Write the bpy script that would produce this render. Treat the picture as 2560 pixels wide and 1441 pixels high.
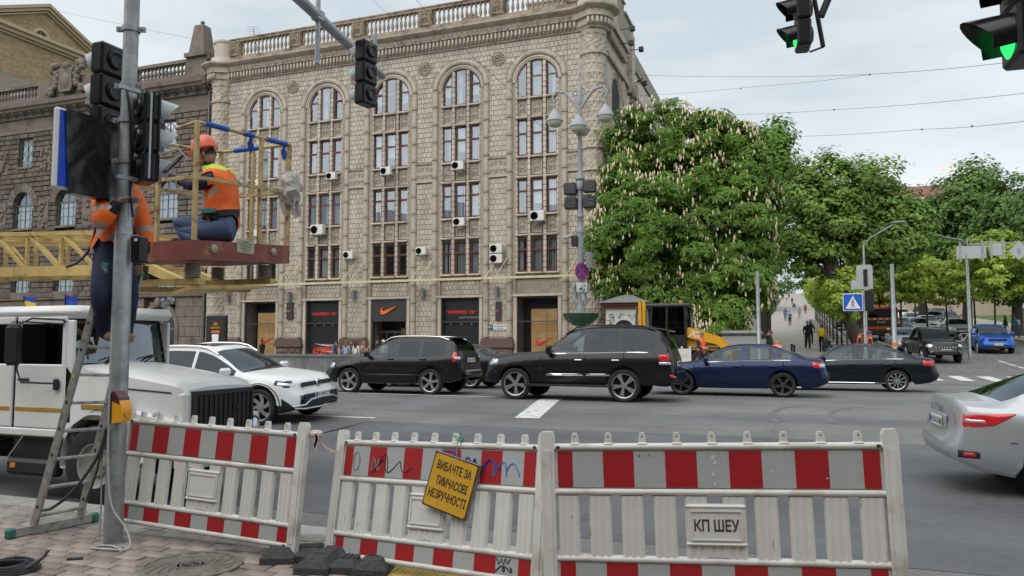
import bpy, math, random
import numpy as np
from mathutils import Vector, Matrix, noise
rnd = random.Random(11)
R = math.radians
sc = bpy.context.scene
for o in list(bpy.data.objects): bpy.data.objects.remove(o)

# ---------------------------------------------------------------- camera, sky, sun, exposure
YAW, PITCH, CAMZ = R(20.3), math.atan((852 - 720.5) / 1900.0), 1.78
cd = bpy.data.cameras.new('camera'); cd.sensor_width = 36; cd.lens = 36 * 1900 / 2560.0
cd.clip_start = 0.1; cd.clip_end = 3000
cam = bpy.data.objects.new('camera', cd); sc.collection.objects.link(cam)
cam.location = (0, 0, CAMZ); cam.rotation_euler = (math.pi / 2 + PITCH, 0, YAW); sc.camera = cam
SUN_EL, SUN_AZ = R(52), R(200)          # azimuth counted clockwise from +Y
w = bpy.data.worlds.new('World'); sc.world = w; w.use_nodes = True
nt = w.node_tree; nt.nodes.clear()
out = nt.nodes.new('ShaderNodeOutputWorld'); bg = nt.nodes.new('ShaderNodeBackground')
sky = nt.nodes.new('ShaderNodeTexSky'); sky.sky_type = 'NISHITA'; sky.sun_disc = False
sky.sun_elevation = SUN_EL; sky.sun_rotation = SUN_AZ; sky.air_density = 1.0; sky.dust_density = 1.0
hs = nt.nodes.new('ShaderNodeHueSaturation'); hs.inputs['Saturation'].default_value = 0.45
tc = nt.nodes.new('ShaderNodeTexCoord'); mp = nt.nodes.new('ShaderNodeMapping'); mp.inputs['Scale'].default_value = (1.2, 1.2, 4.5)
nz = nt.nodes.new('ShaderNodeTexNoise'); nz.inputs['Scale'].default_value = 2.1; nz.inputs['Detail'].default_value = 5; nz.inputs['Roughness'].default_value = .5
cr = nt.nodes.new('ShaderNodeValToRGB'); cr.color_ramp.elements[0].position = .34; cr.color_ramp.elements[1].position = .68
cr.color_ramp.elements[0].color = (4.1, 4.65, 5.05, 1); cr.color_ramp.elements[1].color = (6.0, 6.35, 6.55, 1)
mx = nt.nodes.new('ShaderNodeMix'); mx.data_type = 'RGBA'; mx.inputs[0].default_value = 0.86
L = nt.links.new
L(sky.outputs[0], hs.inputs['Color']); L(tc.outputs['Generated'], mp.inputs[0]); L(mp.outputs[0], nz.inputs['Vector'])
L(nz.outputs[0], cr.inputs[0]); L(hs.outputs[0], mx.inputs[6]); L(cr.outputs[0], mx.inputs[7]); L(mx.outputs[2], bg.inputs[0])
bg.inputs[1].default_value = 0.088; L(bg.outputs[0], out.inputs[0])
sl = bpy.data.lights.new('sun', 'SUN'); sl.energy = 1.5; sl.angle = R(85); sl.color = (1, .965, .91)
so = bpy.data.objects.new('sun', sl); sc.collection.objects.link(so)
so.rotation_euler = Vector((-math.sin(SUN_AZ) * math.cos(SUN_EL), -math.cos(SUN_AZ) * math.cos(SUN_EL), -math.sin(SUN_EL))).to_track_quat('-Z', 'Y').to_euler()
sc.view_settings.view_transform = 'Standard'; sc.view_settings.look = 'None'
sc.view_settings.exposure = 0.86; sc.view_settings.gamma = 1.0; sc.view_settings.use_curve_mapping = False
sc.render.engine = 'CYCLES'
sc.cycles.max_bounces = 6; sc.cycles.diffuse_bounces = 2; sc.cycles.glossy_bounces = 3; sc.cycles.transparent_max_bounces = 16
sc.cycles.transmission_bounces = 4; sc.cycles.caustics_reflective = False; sc.cycles.caustics_refractive = False

# ---------------------------------------------------------------- helpers
C = sc.collection
def ray(x, y):
    a = (x - 1280) / 1900.0; b = -(y - 720.5) / 1900.0
    fy = math.cos(PITCH) - b * math.sin(PITCH); uz = math.sin(PITCH) + b * math.cos(PITCH)
    return Vector((a * math.cos(YAW) - fy * math.sin(YAW), a * math.sin(YAW) + fy * math.cos(YAW), uz))
def at_n(x, y, n): r = ray(x, y); k = n / r.y; return Vector((r.x * k, n, CAMZ + r.z * k))
def at_t(x, y, t): r = ray(x, y); k = t / r.x; return Vector((t, r.y * k, CAMZ + r.z * k))
def at_z(x, y, z): r = ray(x, y); k = (z - CAMZ) / r.z; return Vector((r.x * k, r.y * k, z))
def at_d(x, y, d): r = ray(x, y); return Vector((r.x * d, r.y * d, CAMZ + r.z * d))

MATS = {}
def mat(name, col, rough=.6, metal=0., var=.12, scale=3., bump=0., bscale=40., isl=0., orand=0., coat=0., spec=.5, col2=None, c2scale=1.2, c2amt=.5, emit=0., trans=0., streak=0.):
    """procedural surface: base colour with noise variation, optional second colour in patches, island/object variation, bump"""
    if name in MATS: return MATS[name]
    m = bpy.data.materials.new(name); m.use_nodes = True; n = m.node_tree.nodes; l = m.node_tree.links.new
    p = n['Principled BSDF']; p.inputs['Roughness'].default_value = rough; p.inputs['Metallic'].default_value = metal
    p.inputs['Specular IOR Level'].default_value = spec
    if coat: p.inputs['Coat Weight'].default_value = coat; p.inputs['Coat Roughness'].default_value = .04
    t = n.new('ShaderNodeTexCoord')
    cur = None
    base = n.new('ShaderNodeRGB'); base.outputs[0].default_value = (*col, 1); cur = base.outputs[0]
    if col2:
        a = n.new('ShaderNodeTexNoise'); a.inputs['Scale'].default_value = c2scale; a.inputs['Detail'].default_value = 6; a.inputs['Roughness'].default_value = .62
        l(t.outputs['Object'], a.inputs['Vector'])
        r = n.new('ShaderNodeMapRange'); r.inputs[1].default_value = .62 - .3 * c2amt; r.inputs[2].default_value = .78 - .3 * c2amt
        l(a.outputs[0], r.inputs[0]); x = n.new('ShaderNodeMix'); x.data_type = 'RGBA'
        l(r.outputs[0], x.inputs[0]); l(cur, x.inputs[6]); x.inputs[7].default_value = (*col2, 1); cur = x.outputs[2]
    val = None
    def addv(sock, amt):
        nonlocal val
        r = n.new('ShaderNodeMapRange'); r.inputs[1].default_value = 0 if amt[2] else .25; r.inputs[2].default_value = 1 if amt[2] else .75
        r.inputs[3].default_value = amt[0]; r.inputs[4].default_value = amt[1]; l(sock, r.inputs[0])
        if val is None: val = r.outputs[0]
        else:
            q = n.new('ShaderNodeMath'); q.operation = 'MULTIPLY'; l(val, q.inputs[0]); l(r.outputs[0], q.inputs[1]); val = q.outputs[0]
    if var:
        a = n.new('ShaderNodeTexNoise'); a.inputs['Scale'].default_value = scale; a.inputs['Detail'].default_value = 5; l(t.outputs['Object'], a.inputs['Vector'])
        addv(a.outputs[0], (1 - var, 1 + var, 0))
    if streak:
        mp_ = n.new('ShaderNodeMapping'); mp_.inputs['Scale'].default_value = (1.6,1.6,.1); l(t.outputs['Object'], mp_.inputs[0]); a = n.new('ShaderNodeTexNoise'); a.inputs['Scale'].default_value = 1.3; a.inputs['Detail'].default_value = 6; l(mp_.outputs[0], a.inputs['Vector'])
        addv(a.outputs[0], (1-streak, 1+streak*.5, 0))
    if isl:
        g = n.new('ShaderNodeNewGeometry'); addv(g.outputs['Random Per Island'], (1 - isl, 1 + isl, 1))
    if orand:
        g = n.new('ShaderNodeObjectInfo'); addv(g.outputs['Random'], (1 - orand, 1 + orand, 1))
    if val is not None:
        x = n.new('ShaderNodeVectorMath'); x.operation = 'SCALE'; l(cur, x.inputs[0]); l(val, x.inputs['Scale']); cur = x.outputs[0]
    l(cur, p.inputs['Base Color'])
    if bump:
        a = n.new('ShaderNodeTexNoise'); a.inputs['Scale'].default_value = bscale; a.inputs['Detail'].default_value = 4; l(t.outputs['Object'], a.inputs['Vector'])
        b = n.new('ShaderNodeBump'); b.inputs['Strength'].default_value = bump; b.inputs['Distance'].default_value = .02
        l(a.outputs[0], b.inputs['Height']); l(b.outputs[0], p.inputs['Normal'])
    if emit: p.inputs['Emission Color'].default_value = (*col, 1); p.inputs['Emission Strength'].default_value = emit
    if trans:
        tr = n.new('ShaderNodeBsdfTranslucent'); l(cur, tr.inputs[0]); ms = n.new('ShaderNodeMixShader'); ms.inputs[0].default_value = trans
        l(p.outputs[0], ms.inputs[1]); l(tr.outputs[0], ms.inputs[2]); l(ms.outputs[0], n['Material Output'].inputs[0])
    MATS[name] = m; return m
def glass(name, tint=(.8, .85, .85), refl=1.0, ior=1.5, rough=.0, dens=0.):
    if name in MATS: return MATS[name]
    m = bpy.data.materials.new(name); m.use_nodes = True; n = m.node_tree.nodes; l = m.node_tree.links.new
    n.remove(n['Principled BSDF'])
    tr = n.new('ShaderNodeBsdfTransparent'); tr.inputs[0].default_value = (*tint, 1)
    gl = n.new('ShaderNodeBsdfGlossy'); gl.inputs['Roughness'].default_value = rough; gl.inputs[0].default_value = (refl*.78, refl*.89, refl, 1)  # reflection colour tinted blue, standing in for mirrored blue sky
    lw = n.new('ShaderNodeLayerWeight'); lw.inputs[0].default_value = .5; r0 = ((ior-1)/(ior+1))**2*1.8      # two faces of a pane
    p5 = n.new('ShaderNodeMath'); p5.operation = 'POWER'; l(lw.outputs['Facing'], p5.inputs[0]); p5.inputs[1].default_value = 4.2
    f = n.new('ShaderNodeMapRange'); f.inputs[3].default_value = r0; f.inputs[4].default_value = 1.; l(p5.outputs[0], f.inputs[0])
    x = n.new('ShaderNodeMixShader'); l(f.outputs[0], x.inputs[0]); l(tr.outputs[0], x.inputs[1]); l(gl.outputs[0], x.inputs[2])
    l(x.outputs[0], n['Material Output'].inputs[0]); MATS[name] = m; return m

class MB:
    """collects shapes; obj() links them as one mesh object"""
    def __init__(s): s.v = []; s.f = []; s.mi = []; s.k = 0; s.M = None
    def add(s, vs, fs):
        b = len(s.v)
        if s.M is not None: vs = [s.M @ Vector(v) for v in vs]
        s.v.extend([tuple(v) for v in vs]); s.f.extend([tuple(b + i for i in f) for f in fs]); s.mi.extend([s.k] * len(fs)); return s
    def box(s, x0, x1, y0, y1, z0, z1):
        return s.add([(x0,y0,z0),(x1,y0,z0),(x1,y1,z0),(x0,y1,z0),(x0,y0,z1),(x1,y0,z1),(x1,y1,z1),(x0,y1,z1)],
            [(0,3,2,1),(4,5,6,7),(0,1,5,4),(1,2,6,5),(2,3,7,6),(3,0,4,7)])
    def cbox(s, c, d, Mx=None, bev=0.):
        hx, hy, hz = d[0]/2, d[1]/2, d[2]/2
        if bev:
            vs = []; fs = []
            b = min(bev, hx*.95, hy*.95, hz*.95)
            for sx in (-1,1):
                for sy in (-1,1):
                    for sz in (-1,1):
                        vs += [(sx*hx, sy*(hy-b), sz*(hz-b)), (sx*(hx-b), sy*hy, sz*(hz-b)), (sx*(hx-b), sy*(hy-b), sz*hz)]
            ix = lambda a,b_,c_,k: (((a>0)*2+(b_>0))*2+(c_>0))*3+k
            for a in (-1,1):
                q = [ix(a,-1,-1,0), ix(a,1,-1,0), ix(a,1,1,0), ix(a,-1,1,0)]; fs.append(q if a>0 else q[::-1])
                q = [ix(-1,a,-1,1), ix(1,a,-1,1), ix(1,a,1,1), ix(-1,a,1,1)]; fs.append(q[::-1] if a>0 else q)
                q = [ix(-1,-1,a,2), ix(1,-1,a,2), ix(1,1,a,2), ix(-1,1,a,2)]; fs.append(q if a>0 else q[::-1])
            for a in (-1,1):
                for b_ in (-1,1):
                    q = [ix(a,b_,-1,0), ix(a,b_,-1,1), ix(a,b_,1,1), ix(a,b_,1,0)]; fs.append(q if a*b_>0 else q[::-1])
                    q = [ix(a,-1,b_,2), ix(a,-1,b_,0), ix(a,1,b_,0), ix(a,1,b_,2)]; fs.append(q[::-1] if a*b_<0 else q)
                    q = [ix(-1,a,b_,1), ix(-1,a,b_,2), ix(1,a,b_,2), ix(1,a,b_,1)]; fs.append(q[::-1] if a*b_<0 else q)
                    for c_ in (-1,1): 
                        q = [ix(a,b_,c_,0), ix(a,b_,c_,1), ix(a,b_,c_,2)]; fs.append(q if a*b_*c_>0 else q[::-1])
        else:
            vs = [(-hx,-hy,-hz),(hx,-hy,-hz),(hx,hy,-hz),(-hx,hy,-hz),(-hx,-hy,hz),(hx,-hy,hz),(hx,hy,hz),(-hx,hy,hz)]
            fs = [(0,3,2,1),(4,5,6,7),(0,1,5,4),(1,2,6,5),(2,3,7,6),(3,0,4,7)]
        c = Vector(c); Mx = Mx or Matrix.Identity(3)
        return s.add([c + Mx @ Vector(v) for v in vs], fs)
    def bar(s, p0, p1, w, h=None, up=(0,0,1), bev=0.):
        p0, p1 = Vector(p0), Vector(p1); d = p1 - p0; ln = d.length; x = d.normalized(); u = Vector(up)
        if abs(x.dot(u)) > .98: u = Vector((0,1,0))
        y = u.cross(x).normalized(); z = x.cross(y)
        return s.cbox((p0+p1)/2, (ln, w, h or w), Matrix((x,y,z)).transposed(), bev)
    def cyl(s, p0, p1, r0, r1=None, n=8, cap=True):
        p0, p1 = Vector(p0), Vector(p1); r1 = r0 if r1 is None else r1; x = (p1-p0).normalized()
        u = Vector((0,0,1)) if abs(x.z) < .9 else Vector((1,0,0)); a = x.cross(u).normalized(); b = x.cross(a)
        vs = []
        for p, r in ((p0,r0),(p1,r1)):
            for i in range(n):
                t = 2*math.pi*i/n; vs.append(p + (a*math.cos(t)+b*math.sin(t))*r)
        fs = [(i,(i+1)%n,n+(i+1)%n,n+i) for i in range(n)]
        if cap: fs += [tuple(range(n-1,-1,-1)), tuple(range(n,2*n))]
        return s.add(vs, fs)
    def tube(s, pts, r, n=6, cap=True, closed=False):
        pts = [Vector(p) for p in pts]; N = len(pts); rs = r if isinstance(r,(list,tuple)) else [r]*N; vs = []; prev = None
        for i, p in enumerate(pts):
            d = ((pts[(i+1)%N]-pts[i-1]) if closed else (pts[min(i+1,N-1)]-pts[max(i-1,0)])).normalized()
            if prev is None:
                u = Vector((0,0,1)) if abs(d.z) < .9 else Vector((1,0,0)); a = d.cross(u).normalized()
            else: a = (prev - d*prev.dot(d)).normalized()
            prev = a; b = d.cross(a)
            for k in range(n):
                t = 2*math.pi*k/n; vs.append(p + (a*math.cos(t)+b*math.sin(t))*rs[i])
        fs = []
        for i in range(N if closed else N-1):
            j = (i+1)%N
            for k in range(n): fs.append((i*n+k, j*n+k, j*n+(k+1)%n, i*n+(k+1)%n)[::-1])
        if cap and not closed: fs += [tuple(range(n)), tuple(range((N-1)*n+n-1,(N-1)*n-1,-1))]
        return s.add(vs, fs)
    def lathe(s, prof, n=16, c=(0,0,0), Mx=None, a0=0., a1=2*math.pi, caps=True):
        c = Vector(c); Mx = Mx or Matrix.Identity(3); full = a1-a0 > 6.28; m = n if full else n+1; vs = []
        for r, z in prof:
            for i in range(m):
                t = a0+(a1-a0)*i/n; vs.append(c + Mx @ Vector((r*math.cos(t), r*math.sin(t), z)))
        fs = []
        for j in range(len(prof)-1):
            for i in range(n):
                k = (i+1)%m if full else i+1; fs.append((j*m+i, j*m+k, (j+1)*m+k, (j+1)*m+i))
        if caps and full:
            if prof[0][0] > 1e-4: fs.append(tuple(range(m-1,-1,-1)))
            if prof[-1][0] > 1e-4: fs.append(tuple(range((len(prof)-1)*m, len(prof)*m)))
        return s.add(vs, fs)
    def prism(s, poly, d0, d1, ax='y', Mx=None, c=(0,0,0)):
        """polygon (a,b) extruded along an axis; ax y: (a,d,b)  ax z: (a,b,d)  ax x: (d,a,b)"""
        f = {'y': lambda a,b,d:(a,d,b), 'z': lambda a,b,d:(a,b,d), 'x': lambda a,b,d:(d,a,b)}[ax]; n = len(poly)
        vs = [f(a,b,d0) for a,b in poly] + [f(a,b,d1) for a,b in poly]
        if Mx is not None: vs = [Vector(c) + Mx @ Vector(v) for v in vs]
        elif c != (0,0,0): vs = [Vector(c) + Vector(v) for v in vs]
        fs = [tuple(range(n)), tuple(range(2*n-1,n-1,-1))] + [(i,n+i,n+(i+1)%n,(i+1)%n) for i in range(n)]
        return s.add(vs, fs)
    def ball(s, c, r, n=10, m=6, Mx=None):
        r = r if isinstance(r,(tuple,list)) else (r,r,r); vs = [(0,0,-r[2])]; c = Vector(c)
        for j in range(1,m):
            p = -math.pi/2+math.pi*j/m
            for i in range(n): t = 2*math.pi*i/n; vs.append((r[0]*math.cos(p)*math.cos(t), r[1]*math.cos(p)*math.sin(t), r[2]*math.sin(p)))
        vs.append((0,0,r[2])); fs = [(0,1+(i+1)%n,1+i) for i in range(n)]
        for j in range(m-2):
            for i in range(n): fs.append((1+j*n+i,1+j*n+(i+1)%n,1+(j+1)*n+(i+1)%n,1+(j+1)*n+i))
        e = len(vs)-1; fs += [(e,1+(m-2)*n+i,1+(m-2)*n+(i+1)%n) for i in range(n)]
        if Mx is not None: vs = [Mx @ Vector(v) for v in vs]
        return s.add([c+Vector(v) for v in vs], fs)
    def grid(s, pts, close_u=False):
        """pts[i][j] quads"""
        nu = len(pts); nv = len(pts[0]); vs = [p for row in pts for p in row]
        fs = [(i*nv+j, ((i+1)%nu)*nv+j, ((i+1)%nu)*nv+j+1, i*nv+j+1) for i in range(nu if close_u else nu-1) for j in range(nv-1)]
        return s.add(vs, fs)
    def mesh(s, name, mats, smooth=35):
        me = bpy.data.meshes.new(name); me.from_pydata(s.v, [], s.f)
        for m in (mats if isinstance(mats,(list,tuple)) else [mats]): me.materials.append(m)
        if any(s.mi): me.polygons.foreach_set('material_index', s.mi)
        if smooth: me.shade_smooth(); me.set_sharp_from_angle(angle=R(smooth))
        me.update(); return me
    def obj(s, name, mats, parent=None, smooth=35, rel=False):
        """rel: the vertices are world coordinates, make them relative to an unrotated parent chain"""
        if rel and parent is not None:
            o = Vector((0,0,0)); q = parent
            while q: o += Vector(q.location); q = q.parent
            s.v = [(x-o.x,y-o.y,z-o.z) for x,y,z in s.v]
        ob = bpy.data.objects.new(name, s.mesh(name, mats, smooth)); C.objects.link(ob)
        if parent is not None: ob.parent = parent
        return ob
def np_obj(name, v, f4, mats, parent=None, mi=None, smooth=False):
    """fast mesh from numpy arrays: v (N,3), f4 (M,3|4)"""
    me = bpy.data.meshes.new(name); v = np.asarray(v, np.float32); f4 = np.asarray(f4, np.int32); k = f4.shape[1]
    me.vertices.add(len(v)); me.vertices.foreach_set('co', v.ravel()); me.loops.add(f4.size); me.loops.foreach_set('vertex_index', f4.ravel())
    me.polygons.add(len(f4)); me.polygons.foreach_set('loop_start', np.arange(0, f4.size, k, dtype=np.int32))
    for m in (mats if isinstance(mats,(list,tuple)) else [mats]): me.materials.append(m)
    if mi is not None: me.polygons.foreach_set('material_index', np.asarray(mi, np.int32))
    me.polygons.foreach_set('use_smooth', np.full(len(f4), bool(smooth)))
    me.update(calc_edges=True); ob = bpy.data.objects.new(name, me); C.objects.link(ob)
    if parent is not None: ob.parent = parent
    return ob
def tag(o, label=None, cat=None, group=None, kind=None):
    if label: o['label'] = label
    if cat: o['category'] = cat
    if group: o['group'] = group
    if kind: o['kind'] = kind
    return o
def T(name, label, cat, loc=(0,0,0), rz=0., group=None):
    o = bpy.data.objects.new(name, None); C.objects.link(o); o.location = loc; o.rotation_euler = (0,0,rz); o.empty_display_size = .1
    return tag(o, label, cat, group)
def inst(name, me, parent=None, loc=(0,0,0), rot=(0,0,0), scale=(1,1,1)):
    o = bpy.data.objects.new(name, me); C.objects.link(o); o.location = loc; o.rotation_euler = rot; o.scale = scale
    if parent is not None: o.parent = parent
    return o
def copy_tree(o, parent=None):
    c = o.copy(); C.objects.link(c); c.parent = parent
    for ch in o.children: copy_tree(ch, c)
    return c
def text_mesh(s, size, depth=.004, bold=0., align='CENTER', shear=0., sx=1.0, fit=None):
    cu = bpy.data.curves.new('t', 'FONT'); cu.body = s; cu.size = size; cu.extrude = depth; cu.align_x = align; cu.align_y = 'CENTER'; cu.offset = bold; cu.shear = shear; cu.resolution_u = 3
    ob = bpy.data.objects.new('t', cu); C.objects.link(ob); dg = bpy.context.evaluated_depsgraph_get()
    me = bpy.data.meshes.new_from_object(ob.evaluated_get(dg)); bpy.data.objects.remove(ob); bpy.data.curves.remove(cu)
    if fit: xs_ = [v.co.x for v in me.vertices]; sx = fit/(max(xs_)-min(xs_))
    if sx != 1:
        for v in me.vertices: v.co.x *= sx
    return me
def text_obj(name, s, size, m, parent, Mw, **k):
    """lettering lying in the local XY plane, placed by matrix Mw"""
    me = text_mesh(s, size, **k); me.name = name; me.materials.clear(); me.materials.append(m); me.transform(Mw)
    o = bpy.data.objects.new(name, me); C.objects.link(o)
    if parent is not None: o.parent = parent
    return o
def MF(x, y, z, o=(0,0,0)):
    """matrix from three axis vectors and an origin"""
    m = Matrix((x, y, z)).transposed().to_4x4(); m.translation = Vector(o); return m
FR = MF((1,0,0),(0,0,1),(0,-1,0))        # lettering upright on a wall that faces -Y
def lerp(a, b, t): return a + (b-a)*t
def interp(x, pts):
    if x <= pts[0][0]: return pts[0][1]
    for (a,b),(c,d) in zip(pts, pts[1:]):
        if x <= c: return b + (d-b)*(x-a)/(c-a) if c > a else d
    return pts[-1][1]
def smooth_interp(x, pts):
    """monotone-ish cubic through points"""
    n = len(pts)
    if x <= pts[0][0]: return pts[0][1]
    if x >= pts[-1][0]: return pts[-1][1]
    for i in range(n-1):
        if x <= pts[i+1][0]:
            x0,y0 = pts[i]; x1,y1 = pts[i+1]; h = x1-x0; t = (x-x0)/h
            def sl(j):
                if j <= 0 or j >= n-1: 
                    k = min(max(j,0), n-2); k = 0 if j <= 0 else n-2
                    return (pts[k+1][1]-pts[k][1])/(pts[k+1][0]-pts[k][0])
                a = (pts[j][1]-pts[j-1][1])/(pts[j][0]-pts[j-1][0]); b = (pts[j+1][1]-pts[j][1])/(pts[j+1][0]-pts[j][0])
                return 0 if a*b <= 0 else 2*a*b/(a+b)
            m0, m1 = sl(i), sl(i+1)
            return (2*t**3-3*t*t+1)*y0 + (t**3-2*t*t+t)*h*m0 + (-2*t**3+3*t*t)*y1 + (t**3-t*t)*h*m1
# height of the ground across (n) and along (t) the boulevard
def uphill(n): return 0 if n < 29 else (.0018*(n-29)**2 if n < 44 else .405 + .054*(n-44) + .00006*(n-44)**2)
def gz(t, n):
    if n < 6.2: return 0.
    c = interp(n, [(6.2,-.17),(7,-.17),(13.4,.0),(18.5,.26),(22,.24),(27,.2),(31,.12),(36,.0),(43,-.1),(400,-.1)])
    k = min(1, max(0, (t+9.6)/1.6)); k = k*k*(3-2*k)
    return c*(1-k) + k*(interp(n, [(6.2,-.17),(7,-.17),(13.4,.0),(18.5,.26),(22,.24),(29,.2),(400,.2)]) + uphill(n))
# ---------------------------------------------------------------- ground, roads, pavements
def sheet(name, ts, ns, zf, m, smooth=True):
    v = np.array([(t, n, zf(t, n)) for n in ns for t in ts]); k = len(ts)
    i = np.arange((len(ns)-1)*(k-1)); r = i//(k-1); c = i%(k-1); a = r*k+c
    return tag(np_obj(name, v, np.stack([a, a+1, a+k+1, a+k], 1), m, smooth=smooth), kind='structure')
fr = lambda a, b, s: list(np.arange(a, b+1e-6, s))
M_ground = mat('bare_ground', (.13,.12,.105), .95, var=.2, scale=.4)
sheet('ground', [-2500,-600,-200,-100,-60,-40,-20,-11,-10,-9,-8,-7,0,10,20,40,80,200,600,2500], [-600,-100,-20,5,6.1,6.7,13,18,22,29,31,36,43,60,80,110,150,200,280,400,700,2500],
      lambda t, n: gz(t, min(n, 320)) - .25 - (.35 if n < 6 else 0), M_ground)
# asphalt with tyre-polished lanes, patches and cracks
def asphalt(name, c1, c2, patch=None):
    m = bpy.data.materials.new(name); m.use_nodes = True; N = m.node_tree.nodes; l = m.node_tree.links.new; p = N['Principled BSDF']
    t = N.new('ShaderNodeTexCoord')
    def nz(sc_, det, vec=None):
        a = N.new('ShaderNodeTexNoise'); a.inputs['Scale'].default_value = sc_; a.inputs['Detail'].default_value = det; l(vec or t.outputs['Object'], a.inputs['Vector']); return a.outputs[0]
    def rng(s, a, b, c, d):
        r = N.new('ShaderNodeMapRange'); r.inputs[1].default_value=a; r.inputs[2].default_value=b; r.inputs[3].default_value=c; r.inputs[4].default_value=d; l(s, r.inputs[0]); return r.outputs[0]
    def mul(a, b):
        q = N.new('ShaderNodeMath'); q.operation='MULTIPLY'; l(a,q.inputs[0]); l(b,q.inputs[1]); return q.outputs[0]
    mp = N.new('ShaderNodeMapping'); mp.inputs['Scale'].default_value = (.05,.55,1); l(t.outputs['Object'], mp.inputs[0])
    x = N.new('ShaderNodeMix'); x.data_type='RGBA'; x.inputs[6].default_value=(*c1,1); x.inputs[7].default_value=(*c2,1)
    l(rng(nz(1.6,5,mp.outputs[0]),.36,.64,0,1), x.inputs[0])
    v = mul(mul(rng(nz(.6,4),.3,.7,.8,1.15), rng(nz(130,2),.3,.7,.62,1.4)), rng(nz(9,5),.35,.7,.93,1.07))
    w2 = N.new('ShaderNodeTexVoronoi'); w2.feature='DISTANCE_TO_EDGE'; w2.inputs['Scale'].default_value=.17
    wv = N.new('ShaderNodeVectorMath'); wv.operation='ADD'; nn = N.new('ShaderNodeTexNoise'); nn.inputs['Scale'].default_value=.9; nn.inputs['Detail'].default_value=5; l(t.outputs['Object'], nn.inputs['Vector'])
    l(t.outputs['Object'], wv.inputs[0]); l(nn.outputs[1], wv.inputs[1]); l(wv.outputs[0], w2.inputs['Vector'])
    v = mul(v, rng(w2.outputs['Distance'], .0, .004, .7, 1))
    s = N.new('ShaderNodeVectorMath'); s.operation='SCALE'; l(x.outputs[2], s.inputs[0]); l(v, s.inputs['Scale']); l(s.outputs[0], p.inputs['Base Color'])
    l(rng(nz(2.2,3,mp.outputs[0]),.3,.7,.62,.86), p.inputs['Roughness'])
    b = N.new('ShaderNodeBump'); b.inputs['Strength'].default_value=.5; b.inputs['Distance'].default_value=.01; l(nz(90,3), b.inputs['Height']); l(b.outputs[0], p.inputs['Normal'])
    return m
M_asph = asphalt('worn_asphalt', (.125,.127,.131), (.19,.187,.18)); M_dark = asphalt('fresh_asphalt', (.1,.103,.112), (.122,.125,.132))
ns = [6.35,6.6,7,8,9.5,11,12.4,13.4,14.5,16,17.2,18.5,19.5,20.5,22,24,27,29,31]
sheet('boulevard_road', fr(-140,-12,8)+fr(-11,-6,.5)+fr(-4,100,8), ns, gz, M_asph)
# darker relaid lane nearest to the kerb
sheet('asphalt_patch', [-8.6+.0]+fr(-8,60,4), [7.4,9,11,13.4,14.4], lambda t, n: gz(t, n)+.004, M_dark)
bd = MB(); bd.add([(-8.6,14.4,gz(-8.6,14.4)+.005),(-8.6,10.5,gz(-8,10.5)+.005),(-11.2,14.4,gz(-11,14.4)+.005)],[(0,2,1)])
tag(bd.obj('asphalt_patch', M_dark), kind='structure')
M_cob = mat('street_setts', (.15,.148,.145), .75, var=.18, scale=1.2, isl=.2, orand=.2)
sheet('side_street_road', [4.3,6,8,10,12,15.2], [31]+fr(32,60,2)+fr(64,120,4)+fr(130,330,10), lambda t,n: gz(t,n)+.006, mat('side_street_asphalt', (.15,.148,.145), .8, var=.25, scale=3, bump=.6, bscale=9))
# kerbs as single stones
M_kerb = mat('granite_kerb', (.34,.335,.32), .8, var=.16, scale=6, bump=.25, bscale=60, orand=.1)
def kerb(name, p0, p1, step, w_, zf, h=.16):
    r = bpy.data.objects.new(name, None); C.objects.link(r); r['kind'] = 'structure'
    p0, p1 = Vector(p0), Vector(p1); n = max(1, round((p1-p0).length/step)); d = (p1-p0)/n; ux = d.normalized(); uy = Vector((-ux.y, ux.x))
    for i in range(n):
        a = p0+d*(i+.006); b = p0+d*(i+.994); q = MB(); z0, z1 = zf(a.x,a.y), zf(b.x,b.y); b2 = .02
        pr = [(-w_/2,-h-.1),(w_/2,-h-.1),(w_/2,-b2),(w_/2-b2,0),(-w_/2+b2,0),(-w_/2,-b2)]
        vs = [(P.x+uy.x*y, P.y+uy.y*y, z+zz) for P, z in ((a,z0),(b,z1)) for y, zz in pr]
        q.add(vs, [tuple(range(6)), tuple(range(11,5,-1))]+[(k,6+k,6+(k+1)%6,(k+1)%6) for k in range(6)]); q.obj('kerb_stone', M_kerb, r, 0)
    return r
kerb('kerb', (-14,6.2), (8,6.2), 1.0, .3, lambda t,n: 0.)
kerb('kerb', (-60,31.1), (-9,31.1), 3.0, .25, lambda t,n: gz(t,31.1)+.14)
kerb('kerb', (4.15,32.5), (4.15,64.5), 2.0, .22, lambda t,n: gz(t,n)+.13)
kerb('kerb', (15.3,33), (15.3,73), 2.0, .22, lambda t,n: gz(t,n)+.13)
kerb('kerb', (-9,31.1), (4.1,31.1), 2.0, .25, lambda t,n: gz(t,31.1)+.12)
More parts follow.
